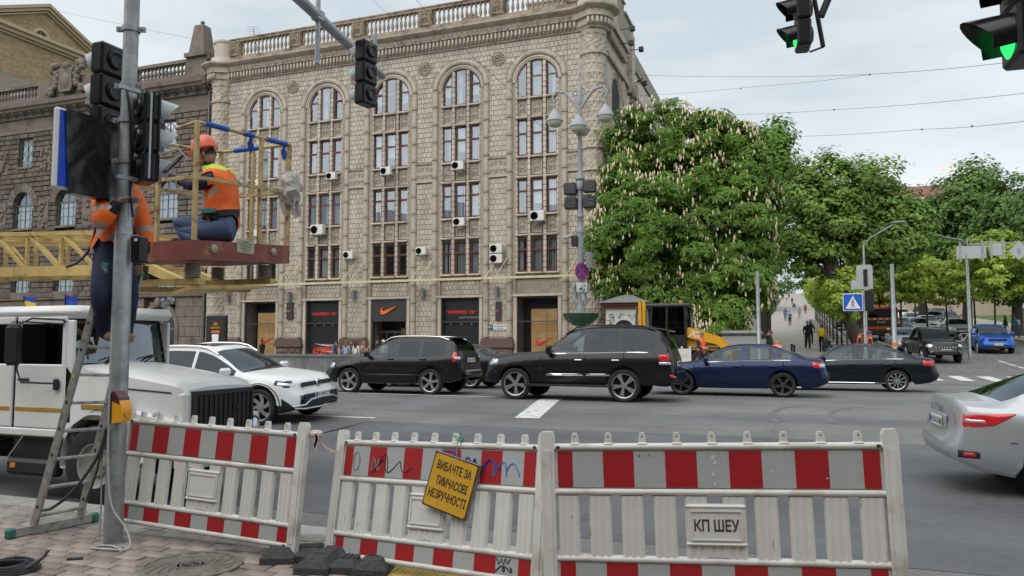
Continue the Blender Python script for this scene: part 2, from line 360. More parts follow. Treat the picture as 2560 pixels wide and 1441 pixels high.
# painted lines
M_paint = mat('road_paint', (.62,.62,.6), .7, var=.12, scale=4, col2=(.2,.2,.2), c2scale=5, c2amt=.25)
def stripe(name, quad, off=.008):
    q = MB(); n = 14; (a,b,c,d) = [Vector(p) for p in quad]; rows = []
    for i in range(n+1):
        p, r_ = a.lerp(b, i/n), d.lerp(c, i/n); rows.append([(p.x,p.y,gz(p.x,p.y)+off),(r_.x,r_.y,gz(r_.x,r_.y)+off)])
    q.grid(rows); o = q.obj(name, M_paint, smooth=0); return tag(o, kind='structure')
stripe('stop_line_marking', ((-6.3,19.5),(-5.7,15.55),(-5.15,15.6),(-5.75,19.55)))
for n_, t0, t1, w_ in ((19.15,-60,-6.4,.16),(14.75,-45,-8.7,.13),(24.6,-50,-6.5,.12),(27.9,-60,-20,.12)):
    stripe('lane_marking', ((t0,n_),(t1,n_),(t1,n_+w_),(t0,n_+w_)))
stripe('lane_marking', ((9.9,37.5),(9.9,46),(10.05,46),(10.05,37.5)), .02)
for i in range(10): stripe('crosswalk_marking', ((4.9+i*1.05,33.2),(4.9+i*1.05,36.2),(5.4+i*1.05,36.2),(5.4+i*1.05,33.2)), .02)
# tyre marks
M_skid = mat('tyre_rubber_mark', (.125,.125,.128), .75, var=.2, scale=2, col2=(.15,.15,.15), c2scale=1.5, c2amt=.6)
for cx, cy, r_, a0, a1 in ((3.2,17.2,3.6,2.5,3.4),(4.6,17.0,3.9,2.5,3.3)):
    q = MB(); rows = []
    for i in range(17):
        a = lerp(a0,a1,i/16); rows.append([(cx+math.cos(a)*rr, cy+math.sin(a)*rr, gz(cx+math.cos(a)*rr, cy+math.sin(a)*rr)+.005) for rr in (r_, r_+.14)])
    q.grid(rows); tag(q.obj('tyre_mark', M_skid, smooth=0), kind='structure')
# near pavement: single pavers where the photo shows them
M_sand = mat('jointing_sand', (.19,.165,.13), .95, var=.2, scale=8)
sheet('sidewalk', [-16,-8,0,8], [-6,3,6.05], lambda t,n: -.018, M_sand)
side = [o for o in C.objects if o.name == 'sidewalk'][0]
M_pav = mat('red_brown_paver', (.25,.195,.17), .85, var=.22, scale=5, bump=.35, bscale=45, orand=.24, isl=.24, col2=(.3,.265,.225), c2scale=1.3, c2amt=.55)
M_pavg = mat('grey_paver', (.27,.255,.225), .85, var=.2, scale=5, bump=.35, bscale=45, orand=.2, isl=.2, col2=(.2,.19,.165), c2scale=1.7, c2amt=.4)
def paver_mesh(a, b, m): return MB().cbox((0,0,-.03), (a-.012,b-.012,.06), bev=.008).mesh('paver', m, 0)
pm1, pm2 = paver_mesh(.26,.13,M_pav), paver_mesh(.22,.16,M_pavg)
cells = []
rowy = 2.4; j = 0
while rowy < 5.5:
    x = -13 + (.13 if j % 2 else 0)
    while x < 6: cells.append((x+.13, rowy+.065, 0)); x += .26
    rowy += .13; j += 1
rowy = 5.5 + (rowy-5.5); j = 0
while rowy < 5.95:
    x = -13 + (.11 if j % 2 else 0)
    while x < 6: cells.append((x+.11, rowy+.08, 1)); x += .22
    rowy += .16; j += 1
vis = lambda t, n: (lambda X, Y: Y > 1 and -.70*Y < X < .70*Y and (.0-CAMZ)/Y > -.305)(t*math.cos(YAW)+n*math.sin(YAW), -t*math.sin(YAW)+n*math.cos(YAW))
hole = lambda t, n: math.hypot(t+4.55, n-4.92) < .42 or (-3.78 < t < .7 and 5.18 < n < 5.83)
cells = [c for c in cells if not hole(c[0], c[1])]
pr_ = random.Random(3)
seen = sorted([c for c in cells if vis(c[0], c[1])], key=lambda c: math.hypot(c[0], c[1]))
keep = set(seen[:300])
rest = MB()
for c in cells:
    dz = pr_.uniform(-.004,.004); rx, ry = pr_.uniform(-.012,.012), pr_.uniform(-.012,.012); rz = pr_.uniform(-.015,.015)
    if c in keep: inst('paver', pm2 if c[2] else pm1, side, (c[0],c[1],dz), (rx,ry,rz))
    else:
        rest.k = c[2]; rest.cbox((c[0],c[1],dz-.03), (.208,.148,.06) if c[2] else (.248,.118,.06))
tag(rest.obj('paver_field', [M_pav, M_pavg], side, 0), kind='stuff')
# yellow tactile slabs with studs
M_yel = mat('tactile_yellow', (.55,.40,.11), .85, var=.18, scale=7, bump=.3, bscale=70, orand=.08, col2=(.36,.29,.15), c2scale=2.4, c2amt=.3)
q = MB(); q.cbox((0,0,-.025), (.396,.296,.05), bev=.006)
for i in range(8):
    for k in range(6): q.lathe([(.014,0),(.011,.005),(.0,.006)], 6, (-.172+i*.049, -.122+k*.049, 0))
tm = q.mesh('tactile_slab', M_yel, 40)
for i in range(11):
    for k in range(2): inst('tactile_slab', tm, side, (-3.56+i*.4, 5.34+k*.3, pr_.uniform(-.003,.003)), (0,0,pr_.uniform(-.01,.01)))
# cast iron manhole cover with swirling ribs
mh = T('manhole_cover', 'round cast iron manhole cover with swirling ribs set in the paving', 'manhole cover', (-4.55,4.92,0))
M_iron = mat('cast_iron', (.21,.195,.17), .6, metal=.3, var=.3, scale=9, bump=.3, bscale=80)
MB().lathe([(.40,-.03),(.40,.002),(.345,.002),(.345,-.006)], 40).obj('rim', M_iron, mh)
MB().lathe([(.343,-.03),(.343,-.004),(0,-.004)], 40).obj('plate', M_iron, mh)
for a in range(14):
    q = MB(); rows = []
    for i in range(13):
        r_ = .12+.215*i/12; th = a*2*math.pi/14+1.15*(i/12); w_ = .012+.012*i/12
        p = Vector((math.cos(th)*r_, math.sin(th)*r_, 0)); d = Vector((-math.sin(th), math.cos(th), 0))
        rows.append([(p-d*w_)+Vector((0,0,-.004)), (p-d*w_*.6)+Vector((0,0,.004)), (p+d*w_*.6)+Vector((0,0,.004)), (p+d*w_)+Vector((0,0,-.004))])
    q.grid(rows); q.obj('rib', M_iron, mh, 0)
q = MB()
for r_ in (.11,.075): q.lathe([(r_-.008,-.004),(r_-.006,.004),(r_+.006,.004),(r_+.008,-.004)], 30)
for i in range(3): q.cbox((-.035+i*.035,0,.0),(.014,.06,.01))
q.obj('emblem', M_iron, mh, 0)
# far pavements
M_slab = mat('grey_brown_slabs', (.27,.25,.225), .85, var=.15, scale=.9, col2=(.22,.2,.185), c2scale=.5)
M_slab2 = mat('sidewalk_slabs', (.315,.29,.26), .85, var=.12, scale=.9, orand=.1, isl=.1)
sheet('far_sidewalk', fr(-140,-20,10)+fr(-12,-9,1), [31.2,33,36,43.2], lambda t,n: gz(t,n)+.13, M_slab)
sheet('plaza_paving', fr(-9.6,4.0,1.7), fr(31.2,47,2), lambda t,n: gz(t,n)+.11, M_slab)
sw = sheet('uphill_sidewalk', [-3.3,0,2.0,4.05], fr(31.3,60,2)+fr(64,330,10), lambda t,n: gz(t,n)+.125, M_slab2)
# slabs of the uphill sidewalk one by one as far as they can be told apart
q = MB(); rest = MB(); cnt = 0
for i in range(34):
    for k in range(12):
        t0 = -3.2+k*.6; n0 = 36+i*.75+(.37 if k % 2 else 0); z = [gz(t0,n0)+.136, gz(t0,n0+.74)+.136]
        vs = [(t0,n0,z[0]),(t0+.585,n0,z[0]),(t0+.585,n0+.735,z[1]),(t0,n0+.735,z[1])]; vs = vs+[(a,b,c-.03) for a,b,c in vs]
        fs = [(0,1,2,3),(0,4,5,1),(1,5,6,2),(2,6,7,3),(3,7,4,0)]
        if cnt < 300: MB().add(vs, fs).obj('paving_slab', M_slab2, sw, 0)
        else: rest.add(vs, fs)
        cnt += 1
tag(rest.obj('paving_slab_field', M_slab2, sw, 0), kind='stuff')
# granite setts of the side street near the crossing
rd = [o for o in C.objects if o.name == 'side_street_road'][0]
q = MB(); rr = random.Random(9)
nn = 37.; 
while nn < 62:
    t_ = 4.5 + rr.random()*.1
    while t_ < 15:
        L_ = rr.uniform(.15,.24); z = gz(t_,nn)+.012+rr.uniform(-.006,.008)
        vs = [(t_+.01,nn+.01,z),(t_+L_-.01,nn+.01,z),(t_+L_-.01,nn+.15,z+.008),(t_+.01,nn+.15,z+.008)]
        q.add([(a,b,c-.02) for a,b,c in vs]+[(a+(.02 if k in (0,3) else -.02),b,c+.006) for k,(a,b,c) in enumerate(vs)], [(4,5,6,7),(0,1,5,4),(1,2,6,5),(3,0,4,7)]); t_ += L_
    nn += .17
tag(q.obj('sett_field', M_cob, rd, 0), kind='stuff')
sheet('right_sidewalk', [15.45,18,22,30], [31]+fr(33,60,3)+fr(66,330,12), lambda t,n: gz(t,n)+.125, M_slab2)
sheet('park_lawn', [22,30,45,90], fr(40,90,10)+[120,200,330], lambda t,n: gz(t,n)+.15+max(0,(t-22))*.02, mat('lawn', (.06,.13,.02), .95, var=.3, scale=2))
# ---------------------------------------------------------------- main office building
FN = 43.0; BAYS = [-34.38,-29.36,-24.34,-19.34,-14.30]; TL, TR = -38.2, -10.85
M_tile = mat('cream_ceramic_tile', (.505,.44,.365), .48, var=.1, scale=2.2, isl=.13, orand=.13, col2=(.41,.355,.295), c2scale=.55, c2amt=.42, bump=.12, bscale=25, streak=.22)
M_carve = mat('carved_terracotta', (.45,.39,.315), .6, var=.16, scale=5, col2=(.29,.235,.175), c2scale=2.2, c2amt=.4, streak=.2)
M_joint = mat('sooty_joint', (.34,.29,.23), .9, var=.2, scale=3)
M_wframe = mat('mahogany_frame', (.13,.032,.02), .45, var=.15, scale=6)
M_glass = glass('window_glass', (.8,.84,.86), .9, 1.95)
M_room = mat('dark_room', (.035,.035,.038), .9, var=.3, scale=1.5)
M_curt = mat('white_blind', (.5,.53,.54), .8, var=.1, scale=2, orand=.3)
M_gran = mat('red_granite', (.135,.088,.072), .75, var=.28, scale=7, orand=.2, isl=.2, bump=.8, bscale=9)
M_granp = mat('polished_granite', (.12,.078,.066), .45, var=.22, scale=12)
M_roof = mat('roof_sheet', (.2,.205,.2), .6, var=.15)
B = T('office_building', 'five-bay beige tiled corner building with arched top windows and roof balustrade', 'building', (-24.4,43,-.1))
def arcpts(r, a0, a1, n, c=(0,0)): return [(c[0]+r*math.cos(lerp(a0,a1,i/n)), c[1]+r*math.sin(lerp(a0,a1,i/n))) for i in range(n+1)]
ROWS = [(5.93,7.98,7.28),(9.46,11.53,10.85),(13.02,15.24,14.4),(16.67,17.6,17.94)]      # bottom, top, transom
PANELS = [(8.30,9.22),(11.84,12.78),(15.42,16.46)]
AR = 1.30; AZ = 17.6
q = MB()
edges = [TL+.2] + [e for c in BAYS for e in (c-1.37, c+1.37)] + [TR]
for a, b in zip(edges[::2], edges[1::2]): q.box(a, b, FN, FN+1.6, -.1, AZ)
for a, b in zip([TL+.2]+[c+2.51 for c in BAYS[:-1]]+[BAYS[-1]+2.51], [BAYS[0]-2.51]+[c-2.51 for c in BAYS[1:]]+[TR]): q.box(a, b, FN, FN+1.6, AZ, 21.0)
for c in BAYS:
    inner = arcpts(1.37, math.pi, 0, 20, (c,AZ)); outer = [(c-2.51, AZ)]
    for i in range(1,20):
        a = math.pi*(1-i/20); outer.append((c+max(-2.51,min(2.51,3.9*math.cos(a)/max(.2,math.sin(a))*.9)), 21.0) if abs(math.cos(a)/max(.05,math.sin(a)))*3.4 < 2.51 else (c+math.copysign(2.51, math.cos(a)), AZ+min(3.4, 2.51*math.tan(a) if math.cos(a)>0 else -2.51*math.tan(a))))
    outer.append((c+2.51, AZ))
    q.grid([[(x,FN,z) for x,z in outer],[(x,FN,z) for x,z in inner],[(x,FN+.4,z) for x,z in inner]])
    zs = [-.1,.6,4.40,5.80] ; q.box(c-1.37,c+1.37,FN+.12,FN+1.5,4.38,5.78); q.box(c-1.37,c+1.37,FN+.1,FN+1.5,-.1,.6)
    for (a,b) in ((7.98,9.46),(11.53,13.02),(15.24,16.67)): q.box(c-1.37,c+1.37,FN+.16,FN+.5,a+.02,b-.02)
q.obj('wall', M_joint, B, 0, rel=True)
q = MB(); q.box(TL,TR,FN+1.6,FN+14,-.1,21.4); q.obj('core', M_joint, B, 0, rel=True)
q = MB()
for c in BAYS:
    q.add([(c-1.37,FN+1.55,5.8),(c+1.37,FN+1.55,5.8),(c+1.37,FN+1.55,19.1),(c-1.37,FN+1.55,19.1)],[(0,1,2,3)])
q.obj('interior', M_room, B, 0, rel=True)
# ceramic tiles
tw, th = .286, .325
cells = []
def fill(a, b, z0, z1, test=None):
    n = max(1, round((b-a)/tw)); wv = (b-a)/n; m = max(1, round((z1-z0)/th)); hv = (z1-z0)/m
    for j in range(m):
        off = wv/2 if j % 2 else 0
        xs = [a+off*0+i*wv for i in range(n)]
        if j % 2: segs = [(a,a+wv/2)]+[(a+wv/2+i*wv, a+wv/2+(i+1)*wv) for i in range(n-1)]+[(b-wv/2,b)]
        else: segs = [(a+i*wv, a+(i+1)*wv) for i in range(n)]
        for s0, s1 in segs:
            cz = z0+(j+.5)*hv
            if test is None or test((s0+s1)/2, cz): cells.append((s0,s1,z0+j*hv,z0+(j+1)*hv))
piers = [(TL+.75, BAYS[0]-1.95)] + [(BAYS[i]+1.95, BAYS[i+1]-1.95) for i in range(4)] + [(BAYS[4]+1.95, TR-.62)]
for a, b in piers:
    fill(a, b, 1.98, 11.72); fill(a, b, 13.1, 17.6)
    fill(a-.0, b+.0, 17.6, 20.18)
for c in BAYS:
    fill(c-1.95, c+1.95, 17.6, 20.18, lambda x,z,c=c: math.hypot(x-c, z-AZ) > 2.02)
    fill(c-1.25, c+1.25, 4.62, 5.5)
tr_ = random.Random(5)
cells.sort(key=lambda k: -k[0])
tmesh = {}
rest = MB()
sizes = {}
tiles_o = 0
for a, b, z0, z1 in cells:
    g = .006; x0, x1, y0, y1 = a+g, b-g, z0+g+.012, z1-g
    d = .03+tr_.uniform(-.006,.006); fnn = FN+ (.12 if 4.6 < z0 < 5.5 and any(abs((a+b)/2-c)<1.27 for c in BAYS) else 0)
    vs = [(x0,fnn,y0),(x1,fnn,y0),(x1,fnn,y1),(x0,fnn,y1),(x0+.014,fnn-d,y0+.02),(x1-.014,fnn-d,y0+.02),(x1-.014,fnn-d,y1-.014),(x0+.014,fnn-d,y1-.014)]
    fs = [(4,5,6,7),(0,1,5,4),(1,2,6,5),(2,3,7,6),(3,0,4,7)]
    if tiles_o < 300 and abs(b-a-tw) < .05 and z0 < 19:
        k = (round(b-a,2), round(z1-z0,2))
        if k not in tmesh:
            cx, cz = (a+b)/2, (z0+z1)/2; tmesh[k] = MB().add([(x-cx,y-FN,z-cz) for x,y,z in vs], fs).mesh('tile', M_tile, 0)
        inst('tile', tmesh[k], B, ((a+b)/2+24.4, fnn-43, (z0+z1)/2+.1)); tiles_o += 1
    else: rest.add(vs, fs)
tag(rest.obj('tile_field', M_tile, B, 0, rel=True), kind='stuff')
# twisted rope shafts and arches
def rope_seg(h=1.02, r=.155, lobes=4, tw_=2.6):
    q = MB(); rows = []
    for j in range(13):
        z = h*j/12; row = []
        for i in range(13):
            a = math.pi+math.pi*i/12; k = r*(1+.16*math.cos(lobes*2*a+tw_*2*math.pi*z/h)); row.append((k*math.cos(a)*1.12, k*math.sin(a)*.8, z))
        rows.append(row)
    q.grid(rows)
    q.lathe([(.15,h),(.2,h+.02),(.2,h+.06),(.165,h+.08),(.19,h+.1),(.19,h+.13),(.15,h+.14)], 14, a0=math.pi, a1=2*math.pi)
    return q.mesh('rope_shaft', M_carve, 50)
rs = rope_seg()
arch = MB(); rows = []
for j in range(61):
    A = math.pi*j/60; row = []
    for i in range(11):
        a = math.pi*i/10; k = .165*(1+.16*math.cos(8*a+A*30)); rr_ = 1.76+k*math.cos(a)*1.05; row.append((rr_*math.cos(A), -k*math.sin(a)*.8, rr_*math.sin(A)))
    rows.append(row)
arch.grid(rows); arch_m = arch.mesh('rope_arch', M_carve, 50)
mold = MB(); rows = []
for j in range(33):
    A = math.pi*j/32; rows.append([(r*math.cos(A), d, r*math.sin(A)) for r, d in ((1.56,0),(1.56,-.06),(1.48,-.08),(1.44,-.02),(1.37,-.02),(1.32,.1),(1.30,.3))])
mold.grid(rows); mold_m = mold.mesh('arch_moulding', M_tile, 40)
def spiral(q, cx, cz, r, turns, sgn, th0, y, tr=.022):
    pts = []; n = 14
    for i in range(n+1):
        t = i/n; a = th0+sgn*turns*2*math.pi*t; rr_ = r*(1-.85*t); pts.append((cx+rr_*math.cos(a), y, cz+rr_*math.sin(a)))
    q.tube(pts, [tr*(1-.4*i/n) for i in range(n+1)], 5)
def carved_panel(w_, h, m=M_carve, name='ornament_panel'):
    q = MB(); y = 0; hw, hh = w_/2, h/2
    q.box(-hw,hw,-.01,.05,-hh,hh); b = .055
    for x0,x1,z0,z1 in ((-hw,-hw+b,-hh,hh),(hw-b,hw,-hh,hh),(-hw+b,hw-b,hh-b,hh),(-hw+b,hw-b,-hh,-hh+b)): q.box(x0,x1,-.055,-.01,z0,z1)
    q.tube([(0,-.03,-hh+b),(.02,-.035,0),(0,-.03,hh-b)], .026, 5); u = min(hw,hh)*.5
    for sx in (-1,1):
        spiral(q, sx*u*.75, hh*.42, u*.62, 1.3, sx, -math.pi/2, -.03); spiral(q, sx*u*.75, -hh*.38, u*.62, 1.3, -sx, math.pi/2, -.03)
        q.ball((sx*u*.5,-.03,0), (.06,.03,.09), 7, 4); q.ball((sx*u*1.1,-.03,hh*.02), (.05,.03,.05), 6, 4); q.ball((sx*u*.35,-.03,hh*.72), (.05,.03,.07), 6, 4)
    return q.mesh(name, m, 50)
pan = carved_panel(.60, .96)
def frieze_mesh(w_, h):
    q = MB(); q.box(-w_/2,w_/2,-.03,.05,-h/2,h/2)
    for z in (-h/2,h/2-.07): q.box(-w_/2,w_/2,-.1,-.03,z,z+.07)
    n = int(w_/.28)
    for i in range(n):
        x = -w_/2+(i+.5)*w_/n
        for k, z in enumerate((h*.2,-h*.18)):
            spiral(q, x, z, .13, 1.2, 1 if (i+k)%2 else -1, i, -.05, .03); q.ball((x+.1,-.05,z+.1), (.04,.03,.05), 6, 4)
    for i in range(int(w_/.09)): q.box(-w_/2+i*.09, -w_/2+i*.09+.05, -.14,-.1, h/2-.05, h/2)
    return q.mesh('carved_frieze', M_carve, 50)
LB = lambda t, z, n=FN: (t+24.4, n-43, z+.1)
for a, b in piers: inst('carved_frieze', frieze_mesh(b-a+.1, 1.22), B, LB((a+b)/2, 12.42, FN-.02))
for c in BAYS:
    for sx in (-1,1):
        for k in range(14):
            z = 1.98+k*1.13
            if z+1.16 <= 17.9: inst('rope_shaft', rs, B, LB(c+sx*1.76, z, FN-.02))
    inst('rope_arch', arch_m, B, LB(c, AZ+.0, FN)); inst('arch_moulding', mold_m, B, LB(c, AZ, FN))
    for p0, p1 in PANELS:
        for x in (-.965,-.015,.95): inst('ornament_panel', pan, B, LB(c+x, (p0+p1)/2, FN+.12))
    q = MB()
    for x, w_ in ((-1.31,.12),(-.515,.2),(.485,.2),(1.31,.12)):
        zt = AZ+math.sqrt(max(0,AR**2-x*x)) if abs(x) < 1.2 else AZ
        k = int((zt-5.8)/.33)
        for i in range(k): z0 = 5.8+(zt-5.8)*i/k; q.cbox((c+x, FN+.1, z0+(zt-5.8)/k/2), (w_, .26, (zt-5.8)/k-.012), bev=.03)
    tag(q.obj('mullion_stones', M_tile, B, 0, rel=True), kind='stuff')
    for z, d in ((5.84,.1),(8.14,.04),(9.36,.1),(11.68,.04),(12.92,.1),(15.34,.04),(16.56,.1)):
        for x in (-.965,-.015,.95):
            q = MB(); q.cbox((c+x, FN+.02, z), (.78,.3,.11), bev=.03); q.obj('sill', M_tile, B, 0, rel=True)
    q = MB(); q.box(c-1.5,c-1.3,FN-.04,FN+.2,.6,4.44); q.box(c+1.3,c+1.5,FN-.04,FN+.2,.6,4.44); q.box(c-1.6,c+1.6,FN-.1,FN+.2,4.44,4.58); q.box(c-1.5,c+1.5,FN-.06,FN+.1,5.52,5.6)
    q.obj('shop_surround', M_tile, B, 0, rel=True)
# windows
def win_rect(w_, h, tz, name='window'):
    q = MB(); hw = w_/2; f = .048
    for x0,x1,z0,z1 in ((-hw,-hw+f,0,h),(hw-f,hw,0,h),(-hw+f,hw-f,0,f+.03),(-hw+f,hw-f,h-f,h),(-hw+f,hw-f,tz-.035,tz+.035)): q.box(x0,x1,-.05,.03,z0,z1)
    for z0,z1 in ((f+.03,tz-.05),(tz+.05,h-f)):
        for x0,x1,a,b in ((-hw+f,-hw+f+.018,z0,z1),(hw-f-.018,hw-f,z0,z1),(-hw+f,hw-f,z0,z0+.018),(-hw+f,hw-f,z1-.018,z1)): q.box(x0,x1,-.03,.01,a,b)
    return q.mesh(name, M_wframe, 0)
def win_arc(x0, x1, z0, tz, cz):
    q = MB(); f = .05; xs = [lerp(x0,x1,i/8) for i in range(9)]; top = lambda x, r: cz+math.sqrt(max(.01, r*r-x*x))
    o = [(x0,z0),(x1,z0)]+[(x,top(x,AR)) for x in xs[::-1]]; xi = [lerp(x0+f,x1-f,i/8) for i in range(9)]
    i_ = [(x0+f,z0+f),(x1-f,z0+f)]+[(x,top(x,AR-f)) for x in xi[::-1]]
    q.grid([[(a,-.05,b) for a,b in o+o[:1]],[(a,-.05,b) for a,b in i_+i_[:1]],[(a,.03,b) for a,b in i_+i_[:1]]])
    q.box(x0+f,x1-f,-.045,.02,tz-.05,tz+.05); me = q.mesh('window', M_wframe, 0)
    p = MB(); p.add([(a,-.01,b) for a,b in i_],[tuple(range(len(i_)))]); return me, p.mesh('pane', M_glass, 0)
wr = random.Random(21)
def blind_mesh(w_, h, k):
    """k: 0 vertical slats, 1 drawn drape at one side, 2 half roller"""
    q = MB()
    if k == 0:
        n = max(3,int(w_/.085))
        for i in range(n):
            if wr.random() < .86: x = -w_/2+(i+.5)*w_/n; q.add([(x-.03,.0,0),(x+.03,.03,0),(x+.03,.03,h),(x-.03,.0,h)],[(0,1,2,3)])
    elif k == 1:
        n = 10; rows = []
        for i in range(n+1): x = -w_/2+w_*.5*i/n; rows.append([(x,.03*math.sin(i*2.2),0),(x,.03*math.sin(i*2.2),h)])
        q.grid(rows)
    else: q.box(-w_/2,w_/2,.0,.01,h*.3,h)
    return q.mesh('curtain', M_curt, 0)
WX = ((-.965,.59),(-.015,.68),(.95,.60))
cm = {}
for r_i, (z0, z1, tz) in enumerate(ROWS):
    for c in BAYS:
        for x, w_ in WX:
            if r_i < 3:
                k = ('r', round(w_,2), r_i)
                if k not in cm: cm[k] = win_rect(w_, z1-z0, tz-z0); cm[k+('p',)] = MB().add([(-w_/2+.05,-.01,.05),(w_/2-.05,-.01,.05),(w_/2-.05,-.01,z1-z0-.05),(-w_/2+.05,-.01,z1-z0-.05)],[(0,1,2,3)]).mesh('pane', M_glass, 0)
                o = inst('window', cm[k], B, LB(c+x, z0, FN+.17)); pz = cm[k+('p',)]; h = z1-z0
                inst('pane', pz, o, (0,0,0), (wr.uniform(-.012,.012), 0, wr.uniform(-.02,.02)))
            else:
                k = ('a', x)
                if k not in cm: cm[k] = win_arc(x-w_/2, x+w_/2, z0, tz, AZ)
                o = inst('window', cm[k][0], B, LB(c, 0, FN+.17)); inst('pane', cm[k][1], o, (0,0,0), (wr.uniform(-.004,.004),0,0)); h = 2.0
            kind = wr.choice([0,0,0,1,2,0,3]) if r_i != 3 else wr.choice([1,2,2,3,0])
            if kind < 3:
                kk = ('c', kind, r_i, round(w_,2))
                if kk not in cm: cm[kk] = blind_mesh(w_-.1, h-.1 if r_i < 3 else 1.9, kind)
                inst('curtain', cm[kk], o, (0 if r_i < 3 else x, .14, .05 if r_i < 3 else z0+.03), (0,0,0), (1 if wr.random() < .5 else -1,1,1))
# rosettes
rz = MB(); 
for i in range(14):
    a = 2*math.pi*i/14; rz.ball((.36*math.cos(a),-.06,.36*math.sin(a)), (.12,.07,.06), 7, 5, Matrix.Rotation(-a,3,'Y')); 
    a += .22; rz.ball((.2*math.cos(a),-.1,.2*math.sin(a)), (.1,.06,.045), 6, 4, Matrix.Rotation(-a,3,'Y'))
rz.lathe([(.5,0),(.5,.05),(.44,.08),(.4,.03),(0,.03)], 24, Mx=Matrix.Rotation(math.pi/2,3,'X')); rz.ball((0,-.13,0),(.08,.06,.08),8,5); rzm = rz.mesh('rosette', M_carve, 50)
for i in range(4): inst('rosette', rzm, B, LB((BAYS[i]+BAYS[i+1])/2-.05*(3-i), 19.3, FN-.03))
# cornice: moulding profiles run along the front and wrap round the corner columns
PROF = [(0,20.2),(-.1,20.22),(-.12,20.34),(-.22,20.38),(-.24,20.78),(-.42,20.82),(-.44,21.18),(-.62,21.24),(-.78,21.36),(-.8,21.48),(-.1,21.52),(.3,21.52)]
def run(prof, path):
    """profile (offset outward, z) along a path of (x, y, nx, ny)"""
    q = MB(); q.grid([[(x+nx*-o, y+ny*-o, z) for o, z in prof] for x,y,nx,ny in path]); return q
cl, crr = (TL+.0, FN+.35), (TR, FN+.35)
path = []
for i in range(13): a = math.pi*1.0+ (math.pi*.5)*i/12+.0; path.append((cl[0]+.82*math.cos(a)*1.0, cl[1]+.82*math.sin(a), math.cos(a), math.sin(a)))
path = [p for p in path]
path += [(TL+.86,FN,0,-1),(TR-.86,FN,0,-1)]
for i in range(17): a = math.pi*1.5+(math.pi*.62)*i/16; path.append((crr[0]+.82*math.cos(a), crr[1]+.82*math.sin(a), math.cos(a), math.sin(a)))
run(PROF, [(x,y,nx,ny) for x,y,nx,ny in path]).obj('cornice', M_carve, B, 40, rel=True)
q = MB(); x = TL+.95
while x < TR-.95: q.cbox((x,FN-.33,20.57),(.13,.22,.36), bev=.03); q.ball((x+.13,FN-.17,20.36),(.06,.06,.06),6,4); x += .265
for cc, a0, a1 in ((cl,math.pi*1.02,math.pi*1.5),(crr,math.pi*1.5,math.pi*2.08)):
    for i in range(9): a = lerp(a0,a1,i/8); q.cbox((cc[0]+1.13*math.cos(a), cc[1]+1.13*math.sin(a), 20.57),(.22,.13,.36), Matrix.Rotation(a,3,'Z'), bev=.03)
tag(q.obj('dentils', M_tile, B, 40, rel=True), kind='stuff')
q = MB(); x = TL+1.0; i = 0
while x < TR-1: spiral(q, x, 21.0, .15, 1.4, 1 if i % 2 else -1, 0, FN-.45, .03); q.ball((x+.16,FN-.45,21.0),(.045,.03,.09),6,4); x += .33; i += 1
tag(q.obj('scroll_frieze', M_carve, B, 50, rel=True), kind='stuff')
# corner columns with carved drums
def column(cx, cy, r0=.74):
    q = MB(); rows = []; z = 1.9; N = 44
    zs = np.arange(1.9, 20.25, .058)
    for z in zs:
        row = []; u = (z-1.9) % .58/.58
        for i in range(N+1):
            a = math.pi*.72+ (math.pi*1.62)*i/N; r = r0
            if z > 19.9: r += .05
            elif z > 18.95: r += .045*math.sin(a*9+math.sin(z*7)*2)*math.sin(z*14)
            elif 18.72 < z <= 18.95: r += .1
            elif 11.7 < z < 13.1: r += (.1 if abs(z-11.75) < .06 or abs(z-13.05) < .06 else .03*math.sin(a*11+math.cos(z*8)*2)*math.cos(z*9))
            elif u < .12: r += .025
            elif u < .2: r -= .035
            else: r += .03*math.sin(a*14)*math.sin((u-.2)/.8*2*math.pi)+.012*math.cos(a*28)
            row.append((cx+r*math.cos(a), cy+r*math.sin(a), z))
        rows.append(row)
    q.grid(rows); return q.obj('corner_column', M_carve, B, 28, rel=True)
column(*cl, .84); column(*crr)
for cc in (cl, crr):
    MB().lathe([(.98,-.1),(.98,1.4),(.9,1.5),(.95,1.75),(.9,1.9)], 28, (cc[0],cc[1],0)).obj('column_base', M_gran, B, 40, rel=True)
    MB().lathe([(1.0,21.5),(1.0,22.0),(.78,22.0),(.78,23.1),(.86,23.15),(.86,23.3),(.7,23.35),(0,23.36)], 28, (cc[0],cc[1],0)).obj('corner_pedestal', M_tile, B, 40, rel=True)
# roof balustrade
M_bal = mat('weathered_balustrade', (.33,.26,.185), .8, var=.25, scale=3, col2=(.13,.11,.085), c2scale=1.4, c2amt=.5)
BY = FN+.1
q = MB(); q.box(TL+.9,TR-.9,BY-.25,BY+.2,21.52,22.02); q.obj('balustrade_base', M_bal, B, 0, rel=True)
q = MB(); q.box(TL+.7,TR-.7,BY-.2,BY+.2,23.1,23.26); q.box(TL+.7,TR-.7,BY-.25,BY+.25,23.26,23.34); q.obj('handrail', M_bal, B, 0, rel=True)
bal = MB().lathe([(.1,0),(.1,.08),(.05,.12),(.055,.2),(.105,.36),(.1,.48),(.05,.72),(.045,.8),(.075,.86),(.06,.9),(.1,.98),(.1,1.08)], 10).mesh('baluster', M_bal, 40)
peds = [TL+1.2] + [ (BAYS[i]+BAYS[i+1])/2+dx for i in range(4) for dx in (-.0,)] + [TR-1.15]
peds = sorted(peds + [BAYS[0]+.0, BAYS[2], BAYS[4]] if False else peds)
pd = carved_panel(.72, 1.0, M_bal, 'pedestal_panel')
for p in peds:
    q = MB(); q.box(p-.44,p+.44,BY-.28,BY+.26,22.0,23.12); o = q.obj('pedestal', M_bal, B, 0, rel=True); inst('pedestal_panel', pd, B, LB(p, 22.56, BY-.3))
